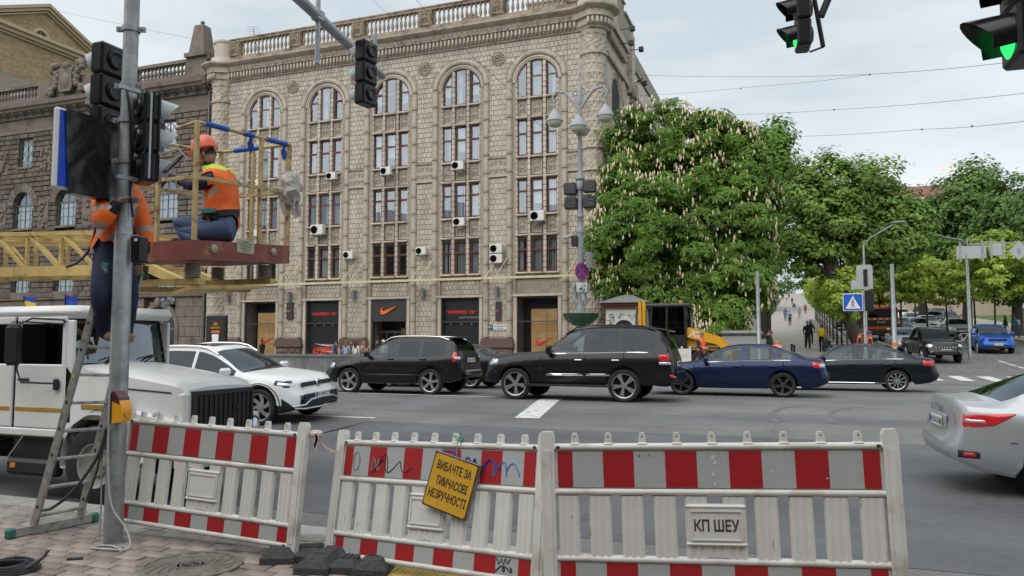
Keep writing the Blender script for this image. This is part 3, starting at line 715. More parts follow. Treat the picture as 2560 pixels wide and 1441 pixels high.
for a, b in zip(peds, peds[1:]):
    n = int((b-a-.88)/.31)
    for i in range(n): inst('baluster', bal, B, LB(a+.44+(i+.5)*(b-a-.88)/n, 22.02, BY))
q = MB(); q.add([(TL+.5,FN+1.2,22.0),(TR-.5,FN+1.2,22.0),(TR-.5,FN+9,24.2),(TL+.5,FN+9,24.2)],[(0,1,2,3)]); q.box(TL,TR,FN+.3,FN+14,21.4,21.5); q.obj('roof', M_roof, B, 0, rel=True)
q = MB(); q.prism([(-.8,0),(.8,0),(.8,.6),(0,1.1),(-.8,.6)], -.4, 2.0, 'y', c=(-19.2,FN+1.6,22.0)); q.obj('dormer', M_joint, B, 0, rel=True)
# granite plinth blocks under the piers
gr = random.Random(4)
for a, b in [(TL+.9,BAYS[0]-1.52)]+[(BAYS[i]+1.52,BAYS[i+1]-1.52) for i in range(4)]+[(BAYS[4]+1.52,TR-.9)]:
    q = MB(); q.box(a-.06,b+.06,FN-.32,FN,1.55,1.72); q.box(a-.02,b+.02,FN-.26,FN,1.72,1.92); q.box(a-.1,b+.1,FN-.36,FN,1.36,1.55); q.obj('plinth_cap', M_granp, B, 0, rel=True)
    for j in range(3):
        z0, z1 = -.1+j*.487, -.1+(j+1)*.487; cut = (a+b)/2+gr.uniform(-.4,.4); 
        for s0, s1 in ((a,cut),(cut,b)):
            q = MB(); n = 6; rows = []
            for i in range(n+1):
                row = []
                for k in range(5):
                    e = min(i,n-i,k,4-k); x = lerp(s0+.012,s1-.012,i/n); z = lerp(z0+.01,z1-.01,k/4)
                    row.append((x, FN-.2-(0 if e == 0 else .07+gr.uniform(-.03,.04)), z))
                rows.append(row)
            q.grid(rows); q.obj('granite_block', M_gran, B, 0, rel=True)
    q = MB(); q.box(a,b,FN-.19,FN,-.1,1.4); q.obj('plinth_core', M_gran, B, 0, rel=True)
# shop fronts
M_black = mat('shop_black', (.012,.012,.014), .5, var=.1); M_alu = mat('dark_aluminium', (.09,.09,.09), .4, metal=.6, var=.1)
M_shopglass = glass('shop_glass', (.93,.94,.94), .7, 1.4)
M_wood = mat('display_plywood', (.5,.31,.13), .5, var=.25, scale=1.5, col2=(.45,.25,.08), c2scale=3, c2amt=.5)
M_or = mat('orange_sign', (.85,.14,.025), .5, var=.04); M_red = mat('red_print', (.85,.04,.035), .5, var=.05)
M_grey = mat('sign_dark_grey', (.03,.031,.033), .6, var=.06)
def swoosh(q, cx, cz, s, y0, y1):
    lo = [(-1,-.1),(-.98,-.32),(-.82,-.46),(-.6,-.47),(-.3,-.38),(1.0,.42)]; up = [(-.42,-.06),(-.62,-.13),(-.74,-.09),(-.76,.04),(-.72,.16),(-.6,.4),(-.86,.1)]
    q.prism([(cx+a*s, cz+b*s) for a,b in lo+up], y0, y1, 'y'); return q
def shop(i, c):
    q = MB()
    for x0,x1,z0,z1 in ((-1.3,-1.24,.6,4.44),(1.24,1.3,.6,4.44),(-1.24,1.24,4.38,4.44),(-1.24,1.24,.6,.68),(-1.24,1.24,2.9,2.96)): q.box(c+x0,c+x1,FN+.06,FN+.16,z0,z1)
    f = q.obj('shop_window', M_alu, B, 0, rel=True)
    for z0,z1 in ((.68,2.9),(2.96,4.38)):
        MB().add([(c-1.24,FN+.1,z0),(c+1.24,FN+.1,z0),(c+1.24,FN+.1,z1),(c-1.24,FN+.1,z1)],[(0,1,2,3)]).obj('pane', M_shopglass, f, 0, rel=True)
    q = MB(); q.box(c-1.3,c+1.3,FN+1.3,FN+1.5,.6,4.4); q.box(c-1.3,c+1.3,FN+.2,FN+1.3,.55,.6); q.obj('shop_interior', M_black, B, 0, rel=True)
    return f
for i in (0,1,3,4):
    c = BAYS[i]; f = shop(i, c)
    if i in (0,4):
        for j in range(7):
            for s0,s1 in ((-.55,.42),(.44,1.1)): q = MB(); q.box(c+s0,c+s1,FN+.5,FN+.55,.62+j*.44,.62+(j+1)*.44-.012); q.obj('display_board', M_wood, B, 0, rel=True)
        q = MB(); swoosh(q, c+.25, 1.75 if i == 4 else 1.8, .52, FN+.46, FN+.49); q.obj('display_mark', M_red, B, 0, rel=True)
    else:
        q = MB(); q.box(c-1.22,c+1.22,FN+.3,FN+.34,.7,4.36); q.obj('poster_panel', M_black, B, 0, rel=True)
        def tx(nm, s, size, x, z, m, sx=1.35, **k): 
            return text_obj(nm, s, size, m, B, Matrix.Translation(LB(c+x, z, FN+.28)) @ FR, sx=sx, depth=.005, bold=.012, **k)
        tx('lettering', 'VOMERO 18', .25, -.1, 3.55, M_red); q = MB(); swoosh(q, c+.98, 3.6, .12, FN+.27, FN+.29); q.obj('small_mark', M_red, B, 0, rel=True)
        if i == 1: tx('big_lettering', 'BIG', .62, -.1, .95, M_red, 1.75)
        if i == 3:
            mir = text_obj('mirrored_lettering', 'Хрещатик Плаза', .17, MATS['white_blind'], B, Matrix.Translation(LB(c+.5, 3.22, FN+.28)) @ FR @ Matrix.Scale(-1,4,(1,0,0)), depth=.004)
        for k in (-.7,0,.7): MB().cbox((c+k,FN+.22,2.8),(.06,.08,.1),bev=.02).obj('spotlight', MATS['white_print'] if 'white_print' in MATS else mat('white_print',(.75,.75,.75),.5), B, 0, rel=True)
        # running shoe picture: stacked flowing bands
        for k, (col, z, h) in enumerate((((.12,.02,.03),1.5,.5),((.55,.06,.05),1.35,.34),((.75,.72,.7),1.62,.12),((.7,.2,.04),1.3,.14),((.62,.6,.62),1.2,.1))):
            q = MB(); pts = []; n = 12
            lo = [(lerp(-1.0+.1*k,1.15,i_/n), z-.18*math.sin(i_/n*2.6)-(h*.2)) for i_ in range(n+1)]; hi = [(x, zz+h*math.sin(math.pi*min(1,(i_+.6)/n)*.9)*(.5+.5*i_/n)) for i_, (x,zz) in enumerate(lo)]
            q.grid([[(c+x,FN+.29-.003*k,zz) for x,zz in lo],[(c+x,FN+.29-.003*k,zz) for x,zz in hi]]); q.obj('shoe_picture', mat('shoe_print_%d'%k, col, .5, var=.2, scale=2), B, 0, rel=True)
# entrance bay
c = BAYS[2]
q = MB(); q.box(c-1.3,c+1.3,FN+.02,FN+.2,3.1,4.44); q.obj('entrance_sign', M_grey, B, 0, rel=True)
q = MB(); swoosh(q, c+.02, 3.75, .62, FN-.06, FN+.0); q.obj('sign_mark', M_or, B, 0, rel=True)
q = MB(); q.box(c-1.3,c-1.18,FN+.04,FN+.3,-.1,3.1); q.box(c+1.18,c+1.3,FN+.04,FN+.3,-.1,3.1); q.box(c-1.3,c+1.3,FN+.04,FN+.2,3.02,3.1); q.obj('entrance_frame', M_alu, B, 0, rel=True)
q = MB(); q.box(c-1.18,c+1.18,FN+.7,FN+.76,2.3,2.4); q.box(c+.02,c+.08,FN+.7,FN+.76,-.1,2.3); q.box(c-.56,c-.5,FN+.7,FN+.76,-.1,2.3); q.box(c+.6,c+.66,FN+.7,FN+.76,-.1,2.3); dr = q.obj('entrance_door', M_alu, B, 0, rel=True)
MB().add([(c-1.18,FN+.73,-.1),(c+1.18,FN+.73,-.1),(c+1.18,FN+.73,3.0),(c-1.18,FN+.73,3.0)],[(0,1,2,3)]).obj('pane', M_shopglass, dr, 0, rel=True)
q = MB(); q.box(c-1.3,c+1.3,FN+1.5,FN+1.6,-.1,3.1); q.obj('shop_interior', M_black, B, 0, rel=True)
q = MB(); q.box(c+.25,c+.8,FN+1.2,FN+1.25,-.1,2.6); q.obj('poster_panel', M_wood, B, 0, rel=True)
# hanging blade signs, address plate and wall lamps are things fixed to the wall
def blade(t, z, lab, w_=.5):
    o = T('shop_sign', lab, 'sign', (t, FN-.05, z)); MB().box(-w_/2,w_/2,-.1,0,0,1.15).obj('panel', M_grey, o, 0)
    q = MB(); swoosh(q, 0, .6, w_*.36, -.115, -.1); q.obj('mark', M_or, o, 0)
blade(-31.85, 3.2, 'square black wall sign with orange tick between the two left shop windows'); blade(-16.75, 3.0, 'narrow black wall sign with orange tick above the street name plate', .36)
ap = T('street_name_plate', 'blue and white street name plate on the tiled pier', 'sign', (-16.9, FN-.04, 2.45))
MB().box(-.62,-.22,-.03,0,0,.3).obj('number_panel', mat('plate_blue', (.03,.1,.16), .5), ap, 0); MB().box(-.2,.72,-.03,0,0,.3).obj('name_panel', mat('plate_pale', (.62,.66,.64), .5), ap, 0)
text_obj('number', '30/1', .2, mat('white_print', (.75,.75,.75), .5), ap, Matrix.Translation((-.42,-.034,.15)) @ FR); text_obj('street_name', 'вул. ХРЕЩАТИК', .1, M_black, ap, Matrix.Translation((.26,-.034,.19)) @ FR); text_obj('street_name', 'Khreshchatyk St', .07, M_black, ap, Matrix.Translation((.26,-.034,.08)) @ FR)
M_lampg = mat('grey_lamp_metal', (.2,.215,.22), .5, metal=.3)
for i, (t, wh) in enumerate(zip([-37.0,-31.87,-26.85,-21.84,-16.82,-11.9], ('left round corner column','tick sign left of the red posters','second pier from the left','third pier from the left','two stacked air conditioners','right round corner column'))):
    o = T('wall_lamp', 'grey wall lamp below the yellow rail by the '+wh, 'lamp', (t,FN-.2,4.75), group='wall lamps on the tiled piers')
    MB().cyl((0,0,-.3),(0,0,.3),.13,n=14).obj('shade', M_lampg, o); MB().box(-.04,.04,0,.17,-.05,.05).obj('bracket', M_lampg, o)
# air conditioners
M_acw = mat('ac_white', (.66,.66,.63), .5, var=.08, col2=(.5,.49,.45), c2scale=3, c2amt=.25); M_acd = mat('ac_fan_dark', (.05,.05,.05), .6)
def ac(t, z, lab, s=1., n=FN-.42):
    o = T('air_conditioner', lab, 'air conditioner', (t,n,z), group='air conditioners on the facade'); o.scale = (s,s,s)
    MB().cbox((0,0,.3),(.84,.32,.58),bev=.025).obj('casing', M_acw, o)
    g = MB().lathe([(.23,0),(.23,.012),(0,.012)], 20, (-.16,-.16,.3), Matrix.Rotation(math.pi/2,3,'X')).obj('fan', M_acd, o)
    q = MB()
    for r in (.08,.15,.22): q.lathe([(r-.006,0),(r,.008),(r+.006,0)], 18, (-.16,-.176,.3), Matrix.Rotation(math.pi/2,3,'X'))
    q.obj('grille', M_alu, g)
    
    for x_ in (-.32,.32): MB().box(x_-.02,x_+.02,-.12,.42,-.05,.0).obj('bracket', M_alu, o, 0)
for x, y, lab, s in ((638,459,'air conditioner under the upper windows just right of the blue-wrapped basket rail',.8),(827,440,'air conditioner under the tall windows left of the hanging signal',.85),(964,428,'air conditioner below the third bay of tall windows',.9),(1144,414,'air conditioner under the third-floor windows of the fourth bay',.95),
    (634,583,'air conditioner on the wall at the right end of the work basket',.8),(793,575,'large air conditioner under the second-bay middle windows',1.15),(1147,555,'air conditioner under the second-floor windows of the fourth bay',.9),(1343,540,'air conditioner under the right-hand bay of windows',1.05),
    (870,638,'air conditioner on the pier left of the entrance bay',.85),(1052,628,'square grey air conditioner on the pier right of the entrance bay',.85),(1240,622,'upper of the two stacked air conditioners',.95),(1240,647,'lower of the two stacked air conditioners',.95)):
    p = at_n(x, y, FN-.5); ac(p.x, p.z-.3*s, lab, s)
# yellow awning frame with stays
M_ypipe = mat('faded_yellow_pipe', (.6,.54,.33), .6, var=.2, scale=8, col2=(.45,.38,.2), c2scale=5, c2amt=.3)
aw = T('awning_frame', 'long pale yellow pipe frame with slanted stays above the shop windows', 'awning frame', (-24.4,FN-1.2,5.5))
q = MB(); q.bar((-15.2,0,0),(13.0,0,0),.1,.12); q.bar((-15.2,.25,.02),(13.0,.25,.02),.07,.06)
for i in range(26): q.bar((-15+i*1.12,0,.03),(-15+i*1.12,.25,.03),.05,.04)
q.obj('front_rail', M_ypipe, aw, 0)
for t in [c+dx for c in BAYS for dx in (-2.3,2.1)]+[-37.2]:
    MB().cyl((t+24.4,.1,0),(t+24.4+.55,1.17,1.5),.026,n=6).obj('stay', M_ypipe, aw)
# street side of the building
q = MB(); q.box(TR,TR+.62,FN+1.1,FN+30,-.1,20.9); q.obj('side_wall', M_tile, B, 0, rel=True)
SX = TR+.62
q = MB(); q.box(SX-.4,SX+.42,FN+1.2,FN+6.2,20.9,21.35); q.box(SX-.4,SX+.24,FN+1.2,FN+6.2,20.5,20.9); q.box(SX,SX+.15,FN+1.2,FN+30,19.0,19.35); q.obj('side_cornice', M_carve, B, 0, rel=True)
q = MB()
for i in range(60): q.ball((SX+.16,FN+1.4+i*.42,19.0),(.12,.14,.14),6,4)
for i in range(19): q.cbox((SX+.16,FN+1.3+i*.26,20.34),(.26,.13,.3))
tag(q.obj('side_beads', M_carve, B, 40, rel=True), kind='stuff')
q = MB(); q.box(SX-6,SX+.1,FN+3.8,FN+6.0,21.3,24.2); q.box(SX-6,SX+.12,FN+6.0,FN+9.0,21.0,23.6); q.box(SX-6,SX+.1,FN+9,FN+24,21.0,22.2); q.obj('attic', mat('attic_plaster', (.3,.29,.26), .9, var=.2, scale=1.2, col2=(.36,.3,.22), c2scale=.8), B, 0, rel=True)
q = MB(); q.box(SX-6.1,SX+.22,FN+3.7,FN+6.05,24.2,24.32); q.box(SX-6.1,SX+.25,FN+5.95,FN+9.1,23.6,23.75); q.box(SX,SX+.35,FN+7.2,FN+8.4,18.6,22.8); q.ball((SX+.35,FN+7.8,19.0),(.35,.5,.7),10,6); q.obj('attic_trim', M_carve, B, 30, rel=True)
for k in range(4):
    cn = FN+3.3+k*5.0
    for z in (13.4,9.6,6.0): 
        q = MB(); q.box(SX-.02,SX+.03,cn-1.2,cn+1.2,z,z+2); q.obj('window', M_wframe, B, 0, rel=True)
    q = MB(); q.prism([(cn-1.2,15.5)]+[(a,b) for a,b in arcpts(1.2,0,math.pi,12,(cn,17.0))][::-1][0:13]+[(cn+1.2,15.5)], SX-.02, SX+.04, 'x'); w_ = q.obj('arched_window', MATS['dark_room'], B, 0, rel=True)
    q = MB(); rows = []
    for j in range(25):
        A = math.pi*j/24; rows.append([(SX+d, cn+r*math.cos(A), 17.0+r*math.sin(A)) for r, d in ((1.2,.05),(1.3,.12),(1.45,.05),(1.6,.16),(1.75,.0))])
    rows = [[(x,y,14) for x,y,z in rows[0]]]+rows+[[(x,y,14) for x,y,z in rows[-1]]]
    q.grid(rows); q.obj('side_arch', M_carve, B, 40, rel=True)
    q = MB(); q.ball((SX,cn+2.5,18.2),(.16,.4,1.0),10,8); q.obj('side_relief', M_carve, B, 50, rel=True)
ac(-10.05, 13.3, 'small air conditioner on the street side wall beside the corner column', 1.0, FN+2.2)
M_blk = mat('black_plastic', (.012,.012,.014), .4, var=.1)
for i, (x, y, x0, lab) in enumerate(((1579,72,1552,'topmost'),(1576,108,1550,'second from the top'),(1601,124,1575,'third from the top'),(1610,209,1585,'lowest, with a bird beside it'))):
    p = at_t(x, y, -8.9); b = at_t(x0, y+2, -9.95); o = T('roof_floodlight', 'black floodlight on a thin arm at the roof edge, '+lab, 'floodlight', p, group='floodlights at the roof edge')
    MB().bar(b-p, (0,0,0), .05).obj('arm', M_blk, o, 0); MB().cbox((.05,0,0),(.3,.3,.32),bev=.04).obj('lamp_head', M_blk, o, 0)
p = at_t(1598,206,-9.2)
q = MB(); q.ball((0,0,.1),(.2,.08,.09),8,5,Matrix.Rotation(-.4,3,'Y')); q.ball((.17,0,.22),(.07,.06,.06),7,5); q.cyl((.22,0,.22),(.3,0,.2),.02,.004,n=5); q.bar((-.15,0,.05),(-.36,0,-.05),.08,.02)
q.bar((0,.02,.05),(0,.02,-.05),.015); o = q.obj('bird', M_blk); o.location = p; tag(o, 'small dark bird perched at the roof edge by a floodlight', 'bird')
# television antenna on the roof
p = at_n(640,80,FN+3); o = T('roof_antenna', 'thin leaning television antenna above the left end of the balustrade', 'antenna', (p.x,p.y,22.4))
q = MB(); q.cyl((0.6,0,-.4),(-.3,0,3.2),.03,n=5)
for k in range(9): z = 1.6+k*.2; x = .6-.25*(z+.4); q.cyl((x-.35-.03*k,.0,z+.1),(x+.35+.03*k,0,z-.1),.012,n=4)
q.cyl((-.9,0,2.0),(.9,0,2.4),.015,n=4); q.cyl((-.8,0,1.5),(.5,0,2.8),.015,n=4); q.obj('mast', M_lampg, o)
# ---------------------------------------------------------------- brown rusticated building on the left
LN = 43.6
M_brn = mat('brown_stone', (.16,.128,.106), .85, var=.22, scale=2.2, orand=.22, isl=.22, bump=.6, bscale=14, col2=(.1,.08,.07), c2scale=.7, c2amt=.35, streak=.2)
M_brn2 = mat('smooth_brown_stone', (.17,.138,.113), .8, var=.18, scale=2, col2=(.1,.083,.07), c2scale=.9, c2amt=.35)
M_soot = mat('sooty_stone', (.05,.042,.037), .9, var=.2, scale=2)
M_wfg = mat('grey_green_frame', (.1,.12,.115), .5, var=.1)
BL = T('stone_building', 'dark brown rusticated stone building with crest and obelisk on its parapet', 'building', (-50,LN,-.1))
CB = [-58.5,-53.75,-48.95,-43.6,-63.3]
OPEN = []
for c in CB: OPEN += [(c-.78,c+.78,15.9,18.2,0),(c-1.05,c+1.05,10.85,12.75,1),(c-.98,c+.98,4.6,6.75,0)]
def inopen(a, b, z0, z1):
    for x0,x1,y0,y1,arc in OPEN:
        if a < x1 and b > x0 and z0 < y1 and z1 > y0: return True
        if arc and z1 > y1 and z0 < y1+1.25 and math.hypot(min(max((x0+x1)/2,a),b)-(x0+x1)/2, min(max(y1,z0),z1)-y1) < 1.08: return True
    return False
q = MB(); q.box(-76,-39.9,LN+.3,LN+8,-.1,21.2); q.obj('wall', M_soot, BL, 0, rel=True)
st = []; sr = random.Random(8); z = 5.15; j = 0
while z < 18.7:
    h = .41; a = -66 + (.45 if j % 2 else 0)
    while a < -39.95:
        w_ = sr.choice((.62,.8,.95)); b = min(a+w_, -39.9)
        if b-a > .2 and not inopen(a+.02,b-.02,z+.02,z+h-.02): st.append((a,b,z,z+h))
        elif b-a > .2:
            # trim against the opening
            for x0,x1,y0,y1,arc in OPEN:
                top = y1+(1.0 if arc else 0)
                if z+h > y0+.03 and z < top-.03:
                    hw = (x1-x0)/2; cxx = (x0+x1)/2
                    if arc and z+h > y1: hw = math.sqrt(max(0, 1.08**2-max(0,z-y1)**2))
                    if a < cxx-hw-.15 < b: st.append((a,cxx-hw,z,z+h))
                    if a < cxx+hw+.15 < b: st.append((cxx+hw,b,z,z+h))
        a = b
    z += h; j += 1
rest = MB(); cnt = 0; st = [s for s in st if s[1]-s[0] > .12]
st.sort(key=lambda s: -s[0])
for a,b,z0,z1 in st:
    g = .014; d = .05+sr.uniform(0,.05); x0,x1,y0,y1 = a+g,b-g,z0+g,z1-g; e = .045
    vs = [(x0,LN+.3,y0),(x1,LN+.3,y0),(x1,LN+.3,y1),(x0,LN+.3,y1),(x0,LN,y0),(x1,LN,y0),(x1,LN,y1),(x0,LN,y1)]
    vs += [(x0+e,LN-d,y0+e),(x1-e,LN-d*sr.uniform(.6,1.2),y0+e),(x1-e,LN-d*sr.uniform(.6,1.2),y1-e),(x0+e,LN-d*sr.uniform(.6,1.2),y1-e)]
    fs = [(8,9,10,11)]+[(i,(i+1)%4,4+(i+1)%4,4+i) for i in range(4)]+[(4+i,4+(i+1)%4,8+(i+1)%4,8+i) for i in range(4)]
    if cnt < 300: MB().add(vs, fs).obj('stone_block', M_brn, BL, 0, rel=True); cnt += 1
    else: rest.add(vs, fs)
tag(rest.obj('stone_field', M_brn, BL, 0, rel=True), kind='stuff')
# smooth ground floor slabs with an arched entrance
ACX = -43.9
z = -.1; j = 0
while z < 5.0:
    a = -66+(.7 if j % 2 else 0)
    while a < -39.9:
        b = min(a+1.4,-39.9)
        if not (a < ACX+1.5 and b > ACX-1.5 and z < 4.3): q = MB(); q.cbox(((a+b)/2,LN+.15,z+.36),(b-a-.016,.34,.70),bev=.02); q.obj('ashlar_slab', M_brn2, BL, 0, rel=True)
        elif a < ACX-1.5 or b > ACX+1.5:
            aa, bb = (a, ACX-1.5) if a < ACX-1.5 else (ACX+1.5, b); q = MB(); q.cbox(((aa+bb)/2,LN+.15,z+.36),(bb-aa-.016,.34,.70),bev=.02); q.obj('ashlar_slab', M_brn2, BL, 0, rel=True)
        a = b
    z += .72; j += 1
q = MB(); rows = []
for i in range(25): A = math.pi*i/24; rows.append([(ACX+r*math.cos(A), LN+d, 2.7+r*math.sin(A)) for r, d in ((1.9,.2),(1.85,-.1),(1.6,-.14),(1.5,-.02),(1.5,.3))])
rows = [[(x,y,-.1) for x,y,_ in rows[0]]]+rows+[[(x,y,-.1) for x,y,_ in rows[-1]]]
q.grid(rows); q.ball((ACX,LN-.2,4.55),(.25,.2,.4),8,6); q.obj('entrance_arch', M_brn2, BL, 40, rel=True)
q = MB(); q.prism([(ACX-1.5,-.1),(ACX+1.5,-.1)]+arcpts(1.5,0,math.pi,16,(ACX,2.7)), LN+.2, LN+.28, 'y'); q.obj('entrance_glass', mat('dark_glazing', (.02,.025,.025), .12), BL, 0, rel=True)
q = MB(); q.box(ACX-.05,ACX+.05,LN+.12,LN+.2,-.1,4.2); q.box(ACX-1.5,ACX+1.5,LN+.12,LN+.2,2.55,2.7); q.box(ACX-.75,ACX-.68,LN+.12,LN+.2,-.1,3.9); q.box(ACX+.68,ACX+.75,LN+.12,LN+.2,-.1,3.9); q.obj('entrance_frame', M_wfg, BL, 0, rel=True)
# windows of the brown building
M_lglass = glass('pale_glass', (.8,.84,.85), 1., 2.1)
M_curt2 = mat('pale_curtain', (.5,.54,.52), .85, var=.15, scale=2)
for c in CB:
    for z0,z1,hw,arc,lat in ((15.9,18.2,.78,0,1),(10.85,12.75,1.05,1,0),(4.6,6.75,.98,0,0)):
        q = MB(); Y = LN+.22; f = .07
        q.box(c-hw,c-hw+f,Y-.04,Y+.03,z0,z1); q.box(c+hw-f,c+hw,Y-.04,Y+.03,z0,z1); q.box(c-hw,c+hw,Y-.04,Y+.03,z0,z0+f); q.box(c-.03,c+.03,Y-.03,Y+.02,z0,z1+(.95 if arc else 0)); q.box(c-hw,c+hw,Y-.04,Y+.03,z1-.06,z1+.04)
        if lat:
            for i in range(3):
                for sx in (-1,1):
                    for cx in (c-hw/2,c+hw/2): z_ = z0+i*(z1-z0)/3; q.bar((cx-sx*hw/2,Y-.05,z_),(cx+sx*hw/2,Y-.05,z_+(z1-z0)/3),.03,.02)
        else:
            for zz in (z0+.75,z0+1.45): q.box(c-hw,c+hw,Y-.02,Y+.01,zz-.018,zz+.018)
            for x in (-hw/2,hw/2): q.box(c+x-.018,c+x+.018,Y-.02,Y+.01,z0,z1)
        if arc:
            o_ = arcpts(1.05,0,math.pi,14,(c,z1)); i_ = arcpts(.97,0,math.pi,14,(c,z1)); q.grid([[(a,Y-.04,b) for a,b in o_],[(a,Y-.04,b) for a,b in i_],[(a,Y+.03,b) for a,b in i_]])
        w_ = q.obj('window', M_wfg, BL, 0, rel=True)
        poly = [(c-hw,z0),(c+hw,z0)]+(arcpts(hw,0,math.pi,12,(c,z1)) if arc else [(c+hw,z1),(c-hw,z1)])
        MB().add([(a,Y,b) for a,b in poly],[tuple(range(len(poly)))]).obj('pane', M_lglass, w_, 0, rel=True)
        q = MB(); n = 16; rows = []
        for i in range(n+1): x = lerp(-hw+.1,hw-.1,i/n); rows.append([(c+x*(1 if not arc else 1), Y+.06+.02*math.sin(i*1.9), z0+.1),(c+x*.8,Y+.06,z1-.1)])
        q.grid(rows); q.obj('curtain', M_curt2, w_, 0, rel=True)
        q = MB(); q.box(c-hw-.12,c+hw+.12,LN-.12,LN+.2,z0-.16,z0); q.obj('sill', M_brn2, BL, 0, rel=True)
        if arc:
            for i in range(11):
                A0, A1 = math.pi*i/11+.012, math.pi*(i+1)/11-.012; q = MB(); pts = [(c+r*math.cos(A), z1+r*math.sin(A)) for r, A in ((1.08,A0),(1.72,A0),(1.72,A1),(1.08,A1))]; q.prism(pts, LN-.12, LN+.2, 'y'); q.obj('voussoir', M_brn, BL, 0, rel=True)
# carved reliefs
rv = random.Random(2)
for i in range(len(CB)-1):
    c = sorted(CB)[i]; nx = sorted(CB)[i+1]; m = (c+nx)/2
    for z, k in ((16.4,1.0),(11.9,1.15)):
        q = MB(); q.box(m-.55,m+.55,LN-.1,LN+.02,z-1.0*k,z+1.0*k)
        for s in range(16): q.ball((m+rv.uniform(-.42,.42),LN-.14,z+rv.uniform(-.9,.9)*k),(rv.uniform(.08,.18),.1,rv.uniform(.1,.28)),7,5,Matrix.Rotation(rv.uniform(-1,1),3,'Y'))
        q.obj('carved_relief', M_brn2, BL, 40, rel=True)
q = MB(); q.box(-66,-39.9,LN-.16,LN+.3,5.0,5.12)
for i in range(150): q.box(-65.9+i*.175,-65.8+i*.175,LN-.22,LN-.16,5.0,5.08)
q.obj('string_course', M_brn2, BL, 0, rel=True)
q = MB(); q.box(-76,-39.7,LN-.1,LN+.3,18.7,19.0); q.box(-76,-39.8,LN+.0,LN+.3,19.0,19.9)
q.grid([[(x,LN+o,z) for o,z in ((0,19.85),(-.2,19.9),(-.24,20.1),(-.75,20.35),(-.8,20.5),(-.95,20.6),(-1.0,20.9),(-.1,21.0),(.3,21.0))] for x in (-76,-39.4)])
q.grid([[(-39.4+k,LN+o,z) for o,z in ((0,19.85),(-.2,19.9),(-.24,20.1),(-.75,20.35),(-.8,20.5),(-.95,20.6),(-1.0,20.9),(-.1,21.0))] for k in (0,.05)])
q.box(-39.75,-39.4,LN-.9,LN+1,20.4,20.9); q.obj('cornice', M_brn2, BL, 30, rel=True)
for i in range(27):
    x = -65.3+i*.98; q = MB(); q.prism([(0,20.32),(-.62,20.32),(-.62,20.2),(-.2,19.95),(0,19.95)], x-.13, x+.13, 'x', c=(0,LN,0)); q.obj('modillion', M_brn2, BL, 0, rel=True)
q = MB(); q.box(-76,-39.9,LN-.05,LN+.35,21.0,21.55); q.box(-76,-39.9,LN-.08,LN+.38,22.5,22.75); q.obj('parapet', M_brn2, BL, 0, rel=True)
for a, b in ((-57.2,-50.2),(-41.95,-40.1),(-47.6,-46.9),(-65,-63.5)):
    q = MB(); q.box(a,b,LN-.12,LN+.42,21.3,22.85); q.obj('parapet_block', M_brn2, BL, 0, rel=True)
balL = MB().lathe([(.12,0),(.12,.08),(.06,.12),(.07,.2),(.14,.36),(.13,.46),(.06,.68),(.06,.74),(.12,.8),(.12,.95)], 10).mesh('baluster', M_brn2, 40)
for a, b in ((-63.4,-57.3),(-50.1,-47.7),(-46.8,-42.05)):
    n = int((b-a)/.36)
    for i in range(n): inst('baluster', balL, BL, (a+(i+.5)*(b-a)/n+50, .15, 21.65))
# crest
cx, cz = -53.75, 21.4; q = MB()
q.prism([(cx-.75,cz+.4),(cx-.55,cz+.1),(cx+.55,cz+.1),(cx+.75,cz+.4),(cx+.65,cz+1.7),(cx+.85,cz+2.0),(cx-.85,cz+2.0),(cx-.65,cz+1.7)], LN-.55, LN-.1, 'y')
q.ball((cx,LN-.5,cz+1.0),(.5,.2,.7),12,8); q.ball((cx,LN-.4,cz+2.2),(.4,.3,.35),10,6)
for sx in (-1,1):
    for k in range(9):
        t_ = k/8; q.ball((cx+sx*(.9+.9*abs(t_-.5)*1.6+.2*math.sin(k*2)),LN-.4,cz+.1+2.1*t_),(.34-.1*t_,.26,.26),8,5,Matrix.Rotation(sx*.5,3,'Y'))
    q.ball((cx+sx*1.9,LN-.3,cz+.25),(.55,.25,.22),8,5); q.ball((cx+sx*1.35,LN-.35,cz+2.35),(.5,.3,.3),8,5)
q.obj('crest', M_brn2, BL, 50, rel=True)
q = MB(); cx = -41.0
q.box(cx-.95,cx+.95,LN-.4,LN+1.2,22.75,23.05)
for k in range(4): h0, h1 = 23.05+k*.55, 23.05+(k+1)*.55; w0, w1 = .72-.08*k, .72-.08*(k+1); q.add([(cx-w0,LN-.2+.05*k,h0+.01),(cx+w0,LN-.2+.05*k,h0+.01),(cx+w0,LN+1-.05*k,h0+.01),(cx-w0,LN+1-.05*k,h0+.01),(cx-w1,LN-.15+.05*k,h1),(cx+w1,LN-.15+.05*k,h1),(cx+w1,LN+.95-.05*k,h1),(cx-w1,LN+.95-.05*k,h1)],[(4,5,6,7),(0,1,5,4),(1,2,6,5),(2,3,7,6),(3,0,4,7)])
q.ball((cx,LN+.4,25.55),.16,8,6); q.cyl((cx,LN+.4,25.2),(cx,LN+.4,25.5),.03,n=5); q.obj('obelisk', M_brn2, BL, 0, rel=True)
MB().box(-74,-40.5,LN+1.5,LN+7.5,22.2,22.35).obj('roof', M_roof, BL, 0, rel=True)
for t_ in (-47.2,-62.5): MB().prism([(-.9,0),(.9,0),(.9,.9),(-.9,1.15)], 0, 1.5, 'y', c=(t_,LN+2.0,22.3)).obj('roof_hatch', mat('zinc', (.4,.43,.45), .5, metal=.3), BL, 0, rel=True)
dp = MB(); dp.cyl((-39.72,LN-.1,-.1),(-39.72,LN-.1,20.2),.09,n=8); dp.obj('drainpipe', mat('drainpipe_grey', (.16,.16,.16), .5, metal=.4), BL, 40, rel=True)
